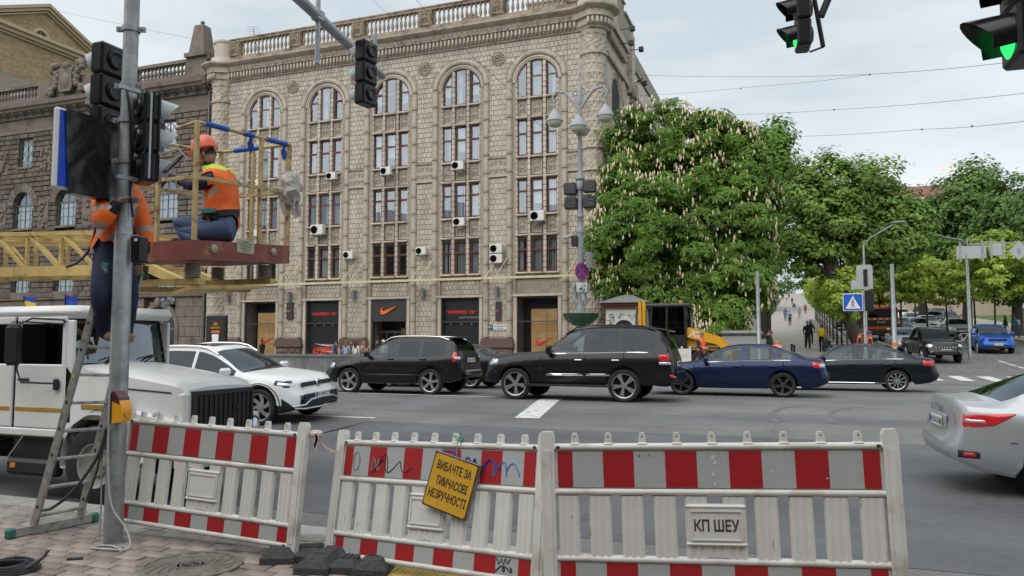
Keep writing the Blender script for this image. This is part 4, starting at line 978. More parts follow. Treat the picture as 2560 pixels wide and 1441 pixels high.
# yellow brick gabled building behind
GT = -75.0; gp = lambda x, y: at_t(x, y, GT)
M_ybr = mat('yellow_brick', (.42,.31,.17), .85, var=.18, scale=3, isl=.2, orand=.2); M_ytrim = mat('yellow_stone_trim', (.5,.42,.27), .8, var=.12)
GB = T('gabled_building', 'yellow brick gabled building with a round window behind the brown one', 'building', (GT,60,0))
ap_, rt, lf = gp(114,22), gp(262,160), gp(-260,150)
lz0 = gp(0,95); hz = lz0.z
half = ap_.y - 0
# gable face lies in the plane t = GT and faces the crossing
b0, b1 = ap_.y-(rt.y-ap_.y)*1.0, rt.y
base = rt.z
q = MB(); q.box(GT-20,GT-.02,b0-14,b1+.4,0,base); q.add([(GT-.02,b0,base),(GT-.02,b1,base),(GT-.02,ap_.y,ap_.z),(GT-20,b0,base),(GT-20,b1,base),(GT-20,ap_.y,ap_.z)],[(0,1,2),(5,4,3),(1,4,5,2),(0,2,5,3)]); q.obj('wall', M_joint, GB, 0, rel=True)
bw, bh = .62, .16; z = base-5; rest = MB(); cnt = 0; j = 0
slope = (ap_.z-base)/(b1-ap_.y); rc = gp(101,95); 
while z < ap_.z-.2:
    lim0 = b0-6 if z < base else ap_.y-(ap_.z-z-.3)/slope; lim1 = b1 if z < base else ap_.y+(ap_.z-z-.3)/slope; a = lim0+(.31 if j % 2 else 0)
    while a < lim1-.1:
        b = min(a+bw, lim1); cy_, cz_ = (a+b)/2, z+bh/2
        if math.hypot(cy_-rc.y, cz_-rc.z) > .95 and not (abs(z-(hz-1.2)) < .5 and False):
            rest.add([(GT,a+.01,z+.01),(GT,b-.01,z+.01),(GT,b-.01,z+bh-.012),(GT,a+.01,z+bh-.012)],[(0,1,2,3)])
        a = b
    z += bh; j += 1
tag(rest.obj('brick_field', M_ybr, GB, 0, rel=True), kind='stuff')
q = MB()
for p0, p1 in (((b0-.5,base-.2),(ap_.y,ap_.z+.1)),((ap_.y,ap_.z+.1),(b1+.5,base-.2))):
    for o_, w_, d in ((0,.35,.7),(-.35,.3,.5),(-.62,.16,.3)): q.add([(GT+d,p0[0],p0[1]+o_),(GT+d,p1[0],p1[1]+o_),(GT+d,p1[0],p1[1]+o_+w_),(GT+d,p0[0],p0[1]+o_+w_),(GT-.1,p0[0],p0[1]+o_),(GT-.1,p1[0],p1[1]+o_),(GT-.1,p1[0],p1[1]+o_+w_),(GT-.1,p0[0],p0[1]+o_+w_)],[(0,1,2,3),(3,2,6,7),(0,4,5,1)])
for z, d, h in ((base-.35,.8,.35),(base-.75,.5,.4),(base-1.0,.25,.2)): q.box(GT-.05,GT+d,b0-12,b1+.6,z,z+h)
q.obj('raking_cornice', M_ytrim, GB, 0, rel=True)
q = MB(); rows = []
for i in range(33): A = 2*math.pi*i/32; rows.append([(GT+d, rc.y+r*math.cos(A), rc.z+r*math.sin(A)) for r, d in ((1.05,.0),(1.05,.18),(.72,.2),(.68,.05),(.68,-.2))])
q.grid(rows); rw = q.obj('round_window', M_ytrim, GB, 30, rel=True)
q = MB(); q.add([(GT+.02,rc.y+.7*math.cos(2*math.pi*i/24),rc.z+.7*math.sin(2*math.pi*i/24)) for i in range(24)],[tuple(range(24))]); q.obj('pane', MATS['dark_glazing'], rw, 0, rel=True)
q = MB(); q.box(GT+.02,GT+.06,rc.y-.03,rc.y+.03,rc.z-.68,rc.z+.68); q.box(GT+.02,GT+.06,rc.y-.68,rc.y+.68,rc.z-.03,rc.z+.03); q.obj('glazing_bar', M_ytrim, rw, 0, rel=True)
# ---------------------------------------------------------------- street furniture on the far side
cl_ = T('advertising_lightbox', 'black street advertising case showing a fast food drink by the corner column', 'advertising case', (-34.5,39,gz(-34.5,39)+.13))
MB().cbox((0,.0,1.75),(1.62,.22,3.1),bev=.05).obj('case', M_blk, cl_, 0); MB().box(-.6,.6,-.1,.1,-.01,.22).obj('foot', M_blk, cl_, 0)
MB().box(-.66,.66,-.125,-.118,.5,3.05).obj('poster', mat('poster_dark', (.03,.018,.012), .35, var=.3, scale=2), cl_, 0)
q = MB(); q.prism([(-.2,1.15),(.2,1.15),(.27,2.1),(-.27,2.1)], -.135, -.126, 'y'); q.obj('cup_print', mat('cup_white', (.75,.77,.8), .4), cl_, 0)
q = MB(); q.prism([(-.21,1.2),(.21,1.2),(.23,1.5),(-.23,1.42)], -.142, -.136, 'y'); q.obj('cup_band', mat('cup_blue', (.03,.2,.6), .4), cl_, 0)
q = MB(); q.prism([(-.32,2.18),(.32,2.18),(.36,2.26),(.28,2.34),(-.28,2.34),(-.36,2.26)], -.135, -.126, 'y'); q.box(-.55,.55,-.135,-.126,.62,.95); q.obj('price_band', mat('poster_orange', (.55,.16,.03), .4), cl_, 0)
q = MB()
for s in (-1,1): q.tube([(s*.13,-.13,2.62),(s*.12,-.13,2.75),(s*.07,-.13,2.84),(s*.02,-.13,2.76),(0,-.13,2.64)], .02, 5)
q.obj('arch_mark', mat('poster_gold', (.8,.45,.03), .4), cl_, 0)
text_obj('poster_lettering', 'МАКМЕНЮ', .14, MATS['poster_gold'], cl_, Matrix.Translation((0,-.13,2.5)) @ FR); text_obj('poster_lettering', 'ЗАМОВЛЯЙ', .13, MATS['white_print'], cl_, Matrix.Translation((0,-.14,.78)) @ FR)
# granite parapet of the underpass stairs
pg = T('underpass_parapet', 'long low grey granite parapet of the underpass beside the road', 'parapet wall', (-28,31.6,gz(-28,31.6)))
M_gg = mat('grey_granite', (.17,.18,.175), .55, var=.2, scale=5, orand=.12, col2=(.12,.125,.12), c2scale=1.5, c2amt=.4)
for i in range(9):
    MB().box(-9+i*2+.006,-7+i*2-.006,-.14,.14,.12,.9).obj('granite_slab', M_gg, pg, 0); MB().box(-9+i*2+.004,-7+i*2-.004,-.2,.2,.9,1.02).obj('coping_stone', M_gg, pg, 0)
MB().box(-9,9,-.25,.2,-.1,.12).obj('base_course', M_gg, pg, 0)
# ornate lamp post
LPZ = .935
lp = T('ornate_lamp_post', 'tall ornate grey street lamp with two bell lanterns and a green flower bowl', 'street lamp', (-9.43,34.9,gz(-9.43,34.9)+.12))
M_lp = mat('lamp_post_grey', (.235,.25,.265), .55, var=.12, scale=6, metal=.1); M_lpw = mat('cast_pale_grey', (.31,.33,.345), .55, var=.15, scale=8)
Mflip = None
MB().lathe([(.5,-.1),(.5,.35),(.42,.42),(.45,.55),(.3,.75),(.34,1.0),(.42,1.3),(.4,1.6),(.28,1.8),(.24,2.1)], 10).obj('pedestal', M_lpw, lp, 30)
q = MB()
for i in range(40):
    a = 2*math.pi*i/40; k = 1+.06*math.cos(a*9)
    if i == 0: rows = []
    rows.append([(math.cos(a)*r*k, math.sin(a)*r*k, z) for r, z in ((.2,2.12),(.5,2.18),(.75,2.35),(.98,2.55),(1.0,2.68),(.9,2.62),(.2,2.5))])
rows.append(rows[0]); q.grid(rows); q.obj('flower_bowl', mat('bowl_green', (.015,.07,.035), .35, var=.2), lp, 60)
MB().lathe([(.9,2.58),(.6,2.66),(.3,2.64)], 20).obj('soil', mat('soil', (.1,.11,.03), .95, var=.4, scale=9), lp, 60)
q = MB(); q.lathe([(.25,2.5),(.27,2.95),(.22,3.0),(.2,3.5),(.24,3.55),(.2,3.9)], 12)
for i in range(4):
    a = i*math.pi/2+.6; pts = [(math.cos(a)*r, math.sin(a)*r, z) for r, z in ((.22,3.0),(.42,3.25),(.3,3.5),(.48,3.75),(.34,4.0),(.22,3.95))]; q.tube(pts, .07, 6)
q.obj('scroll_base', M_lpw, lp, 40)
MB().lathe([(.165,3.6),(.16,7.2),(.19,7.22),(.19,7.4),(.15,7.45),(.15,8.0),(.19,8.05),(.15,8.15),(.13,9.4),(.2,9.45),(.24,9.75),(.17,9.9),(.24,10.0),(.14,10.3),(.11,10.4),(.09,12.6),(.15,12.7),(.1,13.0),(.09,14.2)], 12).obj('pole', M_lp, lp, 40)
q = MB(); q.lathe([(.08,13.7),(.12,13.9),(.16,14.2),(.1,14.5),(.13,14.7),(.05,14.9),(.05,15.4),(.08,15.5),(.03,15.7),(.02,16.6),(.0,16.9)], 10)
for sx in (-1,1):
    q.tube([(0,0,13.6),(sx*.25,0,14.0),(sx*.7,0,14.62),(sx*1.15,0,14.72),(sx*1.36,0,14.45),(sx*1.28,0,14.15),(sx*1.12,0,14.28),(sx*1.22,0,14.42)], [.09,.08,.07,.07,.06,.055,.05,.04], 7)
    spiral(q, sx*.2, 14.55, .22, 1.3, sx, 1.5, 0, .05)
    q.cyl((sx*1.26,0,14.2),(sx*1.26,0,13.72),.035,n=6)
q.obj('bracket_arms', M_lpw, lp, 45)
sh = [(.05,.55),(.09,.5),(.13,.42),(.22,.3),(.34,.12),(.4,-.02),(.42,-.1),(.39,-.13)]; gl_ = [(.38,-.12),(.34,-.26),(.24,-.37),(0,-.41)]
M_opal = mat('opal_glass', (.5,.49,.4), .35, var=.05)
for x, y, z in ((-1.26,0,13.25),(1.26,0,13.25),(0,-.3,12.75),(0,.35,12.75)):
    o = MB().lathe(sh[::-1], 16, (x,y,z)).obj('lantern_hood', M_lpw, lp, 40); MB().lathe(gl_, 16, (x,y,z)).obj('lantern_glass', M_opal, o, 60)
for i in range(2):
    q = MB(); q.bar((-.55,-.02,9.15-.0*i),(.55,-.02,9.15),.05); q.obj('signal_bracket', M_lp, lp, 0)
for x, z, k in ((-.45,9.3,0),(.5,9.35,1),(-.42,8.55,2),(.48,8.55,3)):
    MB().cbox((x,-.1,z+.2),(.62,.35,.62),bev=.06).obj('covered_signal', mat('wrinkled_film', (.02,.02,.024), .3, var=.4, scale=8, bump=1., bscale=12), lp, 0)
q = MB(); q.bar((-.55,-.1,7.05),(-.15,0,7.0),.05); q.cyl((-.75,-.3,6.95),(-.4,-.15,7.08),.09,n=10); q.obj('camera_housing', M_lpw, lp, 30)
MB().cbox((-.25,-.1,6.8),(.3,.25,.55),bev=.03).obj('control_box', M_blk, lp, 0)
q = MB(); q.bar((0,0,6.0),(.5,-.05,6.0),.05); q.cyl((.45,-.08,5.4),(.45,-.08,6.2),.16,n=12); q.obj('loudspeaker', M_lampg, lp, 30)
ns_ = T('no_stopping_sign', 'round blue no-stopping sign with red cross on the ornate lamp post', 'sign', (-9.32,34.65,gz(-9.43,34.9)+5.0))
Mx = Matrix.Rotation(math.pi/2,3,'X') 
MB().lathe([(.42,0),(.42,.02),(0,.02)], 26, (0,0,0), Mx).obj('rim', mat('sign_red', (.5,.02,.03), .4), ns_, 0); MB().lathe([(.36,.02),(.36,.026),(0,.026)], 26, (0,0,0), Mx).obj('disc', mat('sign_blue', (.02,.04,.32), .4), ns_, 0)
q = MB()
for s in (-1,1): q.cbox((0,-.03,0),(.72,.008,.08),Matrix.Rotation(s*math.pi/4,3,'Y'))
q.obj('cross', MATS['sign_red'], ns_, 0); MB().cyl((0,0,0),(-.05,.2,0),.03,n=5).obj('clamp', M_lampg, ns_, 0)
ns_.rotation_euler = (0,0,1.0)
tp = T('tow_truck_plate', 'small white tow-away plate under the no-stopping sign', 'sign', (-9.32,34.65,gz(-9.43,34.9)+4.05))
MB().box(-.3,.3,-.02,0,0,.42).obj('plate', mat('sign_white', (.72,.72,.7), .4), tp, 0); q = MB(); q.bar((-.2,-.025,.12),(.22,-.025,.12),.008,.03); q.bar((-.05,-.025,.14),(.2,-.025,.3),.008,.06); q.cyl((-.1,-.03,.1),(-.1,-.02,.1),.04); q.cyl((.14,-.03,.1),(.14,-.02,.1),.04); q.obj('pictogram', M_blk, tp, 0); MB().cyl((0,0,.2),(-.05,.2,.2),.03,n=5).obj('clamp', M_lampg, tp, 0)
lp.scale = (1,1,LPZ)
for ch in lp.children:
    if ch.name.split('.')[0] in ('pedestal','flower_bowl','soil','scroll_base'): ch.scale = (.82,.82,1.16)
tp.rotation_euler = (0,0,.9)
# white plaster kiosk with crackle pattern and arched niche
kz = gz(-7.9,38.5); kk = T('plaster_kiosk', 'small white plaster kiosk with crackled lower wall and black arched niche', 'kiosk', (-7.92,38.4,kz-.12))
M_pl = mat('white_plaster', (.62,.6,.57), .85, var=.08)
q = MB(); q.box(-.92,.92,-.9,.9,0,3.15); q.obj('wall', M_pl, kk, 0)
q = MB(); kr = random.Random(6)
for i in range(230):
    x, z = kr.uniform(-.86,.86), kr.uniform(.3,2.85)
    if math.hypot(x, max(0,z-2.05)) < .64: continue
    a = kr.uniform(0,3.14); q.cbox((x,-.905,z),(kr.uniform(.1,.24),.012,.03),Matrix.Rotation(a,3,'Y'))
tag(q.obj('crackle_inlay', mat('inlay_grey', (.16,.17,.17), .7), kk, 0), kind='stuff')
q = MB(); q.prism([(-.5,.1),(.5,.1)]+arcpts(.5,0,math.pi,14,(0,2.05)), -.93, -.9, 'y'); q.obj('niche_door', M_blk, kk, 0)
q = MB(); rows = [[(r*math.cos(A),-.9-d,2.05+r*math.sin(A)) for r, d in ((.5,.02),(.52,.06),(.62,.06),(.64,.0))] for A in [math.pi*i/16 for i in range(17)]]; q.grid(rows); q.obj('niche_arch', M_pl, kk, 0)
q = MB(); q.box(-1.05,1.05,-1.03,1.03,3.15,3.28); q.box(-1.15,1.15,-1.13,1.13,3.28,3.42); q.obj('eaves', mat('eaves_brown', (.16,.06,.04), .7), kk, 0)
q = MB(); q.add([(-1.3,-1.28,3.42),(1.3,-1.28,3.42),(1.3,1.28,3.42),(-1.3,1.28,3.42),(-.25,-.1,3.85),(.25,-.1,3.85),(.25,.1,3.85),(-.25,.1,3.85)],[(0,1,5,4),(1,2,6,5),(2,3,7,6),(3,0,4,7),(4,5,6,7),(3,2,1,0)]); q.obj('roof', M_roof, kk, 0)
MB().lathe([(.06,3.4),(.06,3.6),(.03,3.65),(.07,3.75),(.0,3.95)], 8, (-1.1,-1.1,0)).obj('finial', M_lampg, kk); MB().box(-.05,.05,-.95,-.93,2.1,2.2).obj('door_plate', M_pl, kk, 0)
# terraced planters, benches and walls of the small square
M_conc = mat('pale_granite_wall', (.36,.365,.36), .7, var=.12, scale=2, orand=.08)
M_grass = mat('turf', (.045,.12,.018), .95, var=.3, scale=4)
def planter(n0, n1, t0, t1, h, lab, lawn=True):
    z = gz((t0+t1)/2, n0)+.1; o = T('lawn_planter', lab, 'planter', ((t0+t1)/2, n0, z), group='terraced lawn planters'); L_ = (t1-t0)/2
    k = int((t1-t0)/1.5)
    for i in range(k): MB().box(-L_+i*2*L_/k+.006,-L_+(i+1)*2*L_/k-.006,0,.25,-.3,h).obj('wall_stone', M_conc, o, 0)
    MB().box(L_-.25,L_,.25,n1-n0,-.3,h+.02).obj('side_wall', M_conc, o, 0); MB().box(-L_,L_-.25,.25,n1-n0,-.3,h-.12).obj('soil_fill', MATS['soil'], o, 0)
    g = MB(); pr2 = random.Random(int(n0))
    for i in range(2600):
        x, y = pr2.uniform(-L_+.05,L_-.3), .28+pr2.random()*(n1-n0-.3); hh = pr2.uniform(.06,.16); a = pr2.uniform(0,3.1); dx, dy = math.cos(a)*.05, math.sin(a)*.05
        g.add([(x-dx,y-dy,h-.13),(x+dx,y+dy,h-.13),(x+pr2.uniform(-.05,.05),y+pr2.uniform(-.05,.05),h-.12+hh)],[(0,1,2)])
    tag(g.obj('grass', M_grass, o, 0), kind='stuff')
planter(43.5,46.3,-8.6,-3.6,.55,'lower terrace planter with a strip of lawn behind the long bench'); planter(46.6,54,-8.6,-3.6,.95,'upper terrace planter with lawn above the lower one'); planter(60,66,-8.6,-3.9,.9,'farther lawn planter beside the uphill sidewalk')
M_bw = mat('dark_bench_slat', (.05,.042,.036), .7, var=.2, scale=3, orand=.15)
bn = T('long_bench', 'long dark slatted bench in front of the terraced planters', 'bench', (-5.9,41.0,gz(-5.9,41)+.11))
for i in range(5): MB().box(-2.9,2.6,-.25+i*.11,-.15+i*.11,.42,.47).obj('slat', M_bw, bn, 0)
for i in range(4): MB().box(-2.9,2.6,.36,.41,.06+i*.105,.15+i*.105).obj('slat', M_bw, bn, 0)
for i in range(4): MB().box(-2.9,2.6,.45,.5,.5+i*.12,.6+i*.12).obj('slat', M_bw, bn, 0)
for x in (-2.6,-.2,2.3): MB().box(x,x+.1,-.22,.44,0,.42).box(x,x+.08,.5,.56,0,.95).obj('leg', M_blk, bn, 0)
gp_ = T('granite_pier', 'squat grey granite pier with rounded coping at the foot of the uphill sidewalk', 'pier', (-2.35,38.2,gz(-2.35,38.2)+.1))
for i in range(3): MB().cbox((0,0,.32+i*.5),(1.75,1.1,.49),bev=.02).obj('granite_block', M_conc, gp_, 0)
MB().cbox((0,0,1.68),(2.0,1.35,.26),bev=.12).obj('coping', MATS['grey_granite'], gp_, 30)
wl = T('ramp_wall', 'low pale wall sloping up along the left of the uphill sidewalk', 'wall', (-3.4,39.5,gz(-3.4,39.5)))
MB().add([(-.2,0,0),(.2,0,0),(.2,14,.75),(-.2,14,.75),(-.2,0,1.0),(.2,0,1.0),(.2,14,1.55),(-.2,14,1.55)],[(4,5,6,7),(0,1,5,4),(1,2,6,5),(2,3,7,6),(3,0,4,7)]).obj('wall_body', M_conc, wl, 0)
# unseen terrace added behind the viewer to darken what windows and car bodies mirror
nb = T('reflection_terrace', 'long stone terrace on the near side behind the viewer', 'building', (0,-17,0))
MB().box(-90,70,-10,0,0,19).obj('wall', mat('near_terrace_stone', (.16,.145,.125), .9, var=.2, scale=.5), nb, 0)
for i in range(40):
    for k in range(4): MB().box(-88+i*4,-86.3+i*4,0,.05,3.5+k*4,5.8+k*4).obj('window', M_soot, nb, 0)
MB().box(-90,70,-.2,.6,19,19.6).obj('cornice', MATS['near_terrace_stone'], nb, 0)
# ---------------------------------------------------------------- trees
def leafmat(name, c, t=.3, c2=None): return mat(name, c, .55, var=.25, scale=.7, isl=.32, trans=t, spec=.35)
M_bark = mat('bark', (.06,.048,.04), .95, var=.35, scale=6, bump=.8, bscale=18)
M_ches = leafmat('chestnut_leaf', (.15,.27,.042)); M_lime = leafmat('lime_leaf', (.17,.28,.05)); M_young = leafmat('young_lime_leaf', (.36,.47,.075), .4); M_darkl = leafmat('park_leaf', (.115,.21,.045)); M_bright = leafmat('bright_leaf', (.14,.27,.04))
M_candle = mat('chestnut_candle', (.66,.55,.36), .7, var=.15, scale=20)
def crown_points(rg, blobs, n, clump, shell=.55, gap=.3):
    """points and outward normals through clumped shells of ellipsoids"""
    vol = np.array([b[3]*b[4]+b[4]*b[5]+b[3]*b[5] for b in blobs]); P = []; N = []
    for b, v in zip(blobs, vol/vol.sum()):
        m = max(6, int(n*v/60)); k = max(6, int(n*v/m))
        d = rg.normal(size=(m,3)); d /= np.linalg.norm(d,axis=1)[:,None]
        keep = rg.random(m) > gap*.3
        rr_ = np.where(rg.random(m) < .72, rg.uniform(.82,1.06,m), rg.uniform(shell*.5,.85,m))
        c = np.array(b[:3])+d*rr_[:,None]*np.array(b[3:6])
        cs = clump*rg.uniform(.6,1.3,m)
        off = rg.normal(size=(m,k,3)); off /= np.linalg.norm(off,axis=2)[:,:,None]; off *= (rg.random((m,k,1))**.5)
        off[:,:,2] *= .62
        p = c[:,None,:]+off*cs[:,None,None]
        nn = d[:,None,:]*.7+off*.8+np.array([0,0,.55]); nn /= np.linalg.norm(nn,axis=2)[:,:,None]
        P.append(p[keep].reshape(-1,3)); N.append(nn[keep].reshape(-1,3))
    return np.concatenate(P), np.concatenate(N)
def leaves(rg, P, N, size, palmate=0):
    n = len(P); a = rg.normal(size=(n,3)); u = np.cross(N, a); u /= np.linalg.norm(u,axis=1)[:,None]; v = np.cross(N, u); s = size*rg.uniform(.45,1.5,(n,1))
    if not palmate:
        q = np.stack([P-u*s*.5, P-v*s*.32-N*s*.06, P+u*s*.5-N*s*.12, P+v*s*.32-N*s*.06],1); V = q.reshape(-1,3); F = np.arange(len(V)).reshape(-1,4); return V, F
    Vs = []
    for k in range(palmate):
        A = (k/(palmate-1)-.5)*3.9; d = u*math.cos(A)+v*math.sin(A); e = -u*math.sin(A)+v*math.cos(A); L_ = s*(1-.25*abs(k/(palmate-1)-.5)*2)
        Vs.append(np.stack([P, P+d*L_*.62-e*L_*.2-N*L_*.12, P+d*L_-N*L_*.42, P+d*L_*.62+e*L_*.2-N*L_*.12],1))
    V = np.stack(Vs,1).reshape(-1,3); return V, np.arange(len(V)).reshape(-1,4)
def blobs_px(lst, n_):
    out_ = []
    for x, y, rx, ry, *dn in lst:
        n2 = n_+(dn[0] if dn else 0); p = at_n(x, y, n2); D = -p.x*math.sin(YAW)+p.y*math.cos(YAW); s = D/1900
        out_.append((p.x, p.y, p.z, rx*s, (rx*.5+ry*.5)*s*.85, ry*s))
    return out_
def tree(name, label, base, blobs, n, size, m, clump=.8, palmate=0, seed=1, trunk_r=.25, group=None, lean=None, candles=0, objs=0, shell=.5):
    rg = np.random.default_rng(seed); o = T(name, label, 'tree', base, 0, group); b = np.array(base)
    rel = [tuple(np.array(q[:3])-b)+tuple(q[3:]) for q in blobs]
    P, N = crown_points(rg, rel, n, clump, shell); V, F = leaves(rg, P, N, size, palmate)
    tag(np_obj('crown', V, F, m, o), kind='stuff')
    q = MB(); cz = np.mean([r_[2] for r_ in rel]); cx, cy = np.mean([r_[0] for r_ in rel]), np.mean([r_[1] for r_ in rel]); top = Vector((cx, cy, cz))
    mid = Vector(lean) if lean else Vector((cx*.25, cy*.25, min(r_[2]-r_[5] for r_ in rel)*.9+.3)); 
    if mid.z < .8: mid.z = .8
    q.tube([(0,0,-.3), (0,0,.1), mid*.5, mid, mid.lerp(top,.6), top], [trunk_r*1.35,trunk_r*1.15,trunk_r,trunk_r*.85,trunk_r*.6,trunk_r*.35], 9); q.obj('trunk', M_bark, o, 60)
    q = MB()
    for r_ in rel:
        e = Vector(r_[:3]); m2 = mid.lerp(e,.5)+Vector((0,0,.2)); q.tube([mid, m2, e], [trunk_r*.5,trunk_r*.32,trunk_r*.14], 6)
        for k in range(7):
            d = Vector(rg.normal(size=3)); d.normalize(); d.z = abs(d.z)*.6; f = e+Vector((d.x*r_[3],d.y*r_[4],d.z*r_[5]))*.85; q.tube([e.lerp(mid,.25), e.lerp(f,.5)+Vector((0,0,.1)), f], [trunk_r*.16,trunk_r*.1,.02], 5)
    q.obj('limbs', M_bark, o, 60)
    if candles:
        cm_ = MB().lathe([(.01,-.05),(.036,.0),(.04,.035),(.027,.09),(.01,.14),(.0,.15)], 6).mesh('flower_spike', M_candle, 60)
        cp = np.array([c_.co for c_ in cm_.vertices]); cf = [tuple(p_.vertices) for p_ in cm_.polygons]
        out_ = []; tries = 0
        toc = -(b+np.array([cx,cy,cz]))+np.array([0,0,CAMZ]); toc /= np.linalg.norm(toc)
        while len(out_) < candles and tries < candles*40:
            tries += 1; r_ = rel[int(rg.integers(len(rel)))]; d = rg.normal(size=3); d /= np.linalg.norm(d)
            if d@toc < -.15: continue
            p = np.array(r_[:3])+d*np.array(r_[3:6])*rg.uniform(1.0,1.1)
            if d[2] < -.55: continue
            if any(np.sum(((p-np.array(k_[:3]))/np.array(k_[3:6]))**2) < .85 for k_ in rel if k_ is not r_): continue
            out_.append((p, d@toc))
        out_.sort(key=lambda k_: -k_[1]); rest = MB()
        for i, (p, _) in enumerate(out_):
            sc_ = float(rg.uniform(.85,1.55)); rot = (float(rg.uniform(-.25,.25)), float(rg.uniform(-.25,.25)), 0)
            if i < objs: inst('flower_spike', cm_, o, tuple(p), rot, (sc_,)*3)
            else: rest.add([tuple(p+sc_*v_) for v_ in cp], cf)
        tag(rest.obj('flower_spikes', M_candle, o, 60), kind='stuff')
    return o
def base_at(x, n_): p = at_n(x, 852, n_); return (p.x, n_, gz(p.x, n_)+.1)
tree('chestnut_tree', 'flowering chestnut with cream candles nearest the corner column and kiosk', base_at(1655,42.5), blobs_px([(1580,610,105,105,-2),(1625,345,95,90,1),(1560,480,70,75,-1),(1690,470,95,110,1),(1560,700,80,55,-2),(1690,640,100,110,-1),(1640,530,90,90,-2),(1690,300,50,45,1),(1650,720,90,80,-1),(1640,590,110,120,1),(1750,430,60,80,0),(1600,440,70,70,0),(1505,590,40,70,-2),(1620,760,70,45,-2),(1500,670,35,40,-2)], 42), 26000, .27, M_ches, .85, 5, 3, .3, 'chestnut trees on the corner', candles=820, objs=160)
tree('chestnut_tree', 'flowering chestnut with cream candles above the yellow digger', base_at(1800,43.5), blobs_px([(1825,430,90,105),(1850,560,85,90,-1),(1780,610,90,95,-1),(1820,730,100,85,-2),(1890,620,50,85,0),(1745,750,75,65,-2),(1785,330,50,50,0),(1850,350,45,45,0),(1800,800,75,45,-3),(1760,500,80,90,0),(1770,830,45,25,-4),(1915,500,40,50,1),(1720,800,50,40,-3),(1900,720,40,60,0)], 43), 22000, .27, M_ches, .85, 5, 4, .3, 'chestnut trees on the corner', candles=700, objs=140)
tree('lime_tree', 'tall bright green tree rising behind the right chestnut', base_at(1905,66), blobs_px([(1890,385,65,70),(1935,345,45,45),(1900,470,60,70),(1940,420,45,70),(1850,340,40,35),(1925,560,40,60)], 66), 18000, .33, M_bright, 1.15, 0, 5, .35, 'tall trees up the street')
tree('lime_tree', 'large spreading tree with leaning dark trunk beside the crossing sign', base_at(2155,49), blobs_px([(2055,440,70,60),(2010,490,45,55),(2070,530,85,70),(2010,580,60,55),(2110,590,75,60),(2045,640,80,50),(2120,480,60,60),(1975,620,40,40)], 50), 21000, .27, M_lime, .85, 0, 6, .36, 'tall trees up the street', lean=(-1.5,.6,4.6))
tree('lime_tree', 'large tree with upright dark trunk right behind the leaning one', base_at(2150,53), blobs_px([(2185,455,65,65),(2230,520,60,60),(2170,560,70,70),(2240,600,75,60),(2180,650,65,50),(2280,560,50,60)], 54), 20000, .27, M_lime, .85, 0, 7, .34, 'tall trees up the street')
DK = 'dark trees of the park'
for i, (x, n_, bl, lab) in enumerate(((2420,78,[(2420,490,85,75),(2370,560,80,80),(2470,580,90,80),(2420,660,120,60),(2440,440,50,40)],'broad dark park tree behind the blank direction boards'),(2545,70,[(2545,510,70,80),(2500,600,70,80),(2580,620,80,90),(2550,700,90,50)],'dark park tree cut by the right edge of the view'),
    (2310,90,[(2300,560,60,60),(2330,640,70,60),(2270,650,60,50)],'dark park tree between the spreading limes and the boards'),(2630,60,[(2640,560,90,110),(2600,690,80,60)],'dark park tree farthest to the right'))):
    tree('park_tree', lab, base_at(x, n_), blobs_px(bl, n_), 19000, .36, M_darkl, 1.2, 0, 20+i, .4, DK)
tree('street_tree', 'slender tree with forked dark trunk at the left edge of the uphill sidewalk', base_at(1922,58), blobs_px([(1925,600,40,45),(1950,545,30,40),(1905,540,40,40),(1935,660,25,30)], 58), 6000, .26, M_bright, .8, 0, 9, .16, 'tall trees up the street')
# young limes in rows: three crowns shared by all
rg = np.random.default_rng(40); YM = []
for k in range(3):
    bl = [(0,0,3.0,1.25,1.25,1.2),(.3,.2,4.0,.8,.8,.9),(-.4,-.1,3.6,.8,.8,.8)]; P, N = crown_points(rg, bl, 5200, .42); V, F = leaves(rg, P, N, .17); o = np_obj('crown', V, F, M_young); YM.append(o.data); bpy.data.objects.remove(o)
q = MB(); q.tube([(0,0,-.2),(0,0,1.2),(.05,0,2.4),(0,0,3.6)], [.07,.06,.05,.02], 6)
for a in range(5): q.tube([(0,0,2.0+a*.15),(.4*math.cos(a*1.3),.4*math.sin(a*1.3),2.9),(.8*math.cos(a*1.3),.8*math.sin(a*1.3),3.5)], [.03,.02,.01], 4)
TMm = q.mesh('trunk', M_bark, 60)
M_pit = mat('pit_turf', (.05,.11,.02), .95, var=.3, scale=5); M_kw = mat('pit_kerb', (.3,.3,.29), .8)
q = MB(); q.box(-.75,.75,-1.1,1.1,-.12,.1); pitm = q.mesh('turf', M_pit, 0); q = MB()
for x0,x1,y0,y1 in ((-.85,-.75,-1.2,1.2),(.75,.85,-1.2,1.2),(-.75,.75,-1.2,-1.1),(-.75,.75,1.1,1.2)): q.box(x0,x1,y0,y1,-.15,.13)
pkm = q.mesh('pit_kerb', M_kw, 0)
yt = 0; words = ['first','second','third','fourth','fifth','sixth','seventh','eighth','ninth','tenth','eleventh','twelfth','thirteenth','fourteenth']
for i in range(13):
    n_ = 45.5+i*5.2; t_ = 2.75; z = gz(t_, n_)+.13; s = 1+.12*math.sin(i*2.3)
    o = T('young_lime_tree', words[i]+' young lime tree counting up the row in the sidewalk tree pits', 'tree', (t_,n_,z), i*1.3, 'young limes along the uphill sidewalk')
    inst('crown', YM[i%3], o, (0,0,.2), (0,0,0), (s,s,s*(1.05))); inst('trunk', TMm, o)
    p = T('tree_pit', words[i]+' turfed and kerbed tree pit counting up the sidewalk', 'tree pit', (t_,n_,z), 0, 'tree pits along the uphill sidewalk'); inst('turf', pitm, p); inst('kerb_frame', pkm, p)
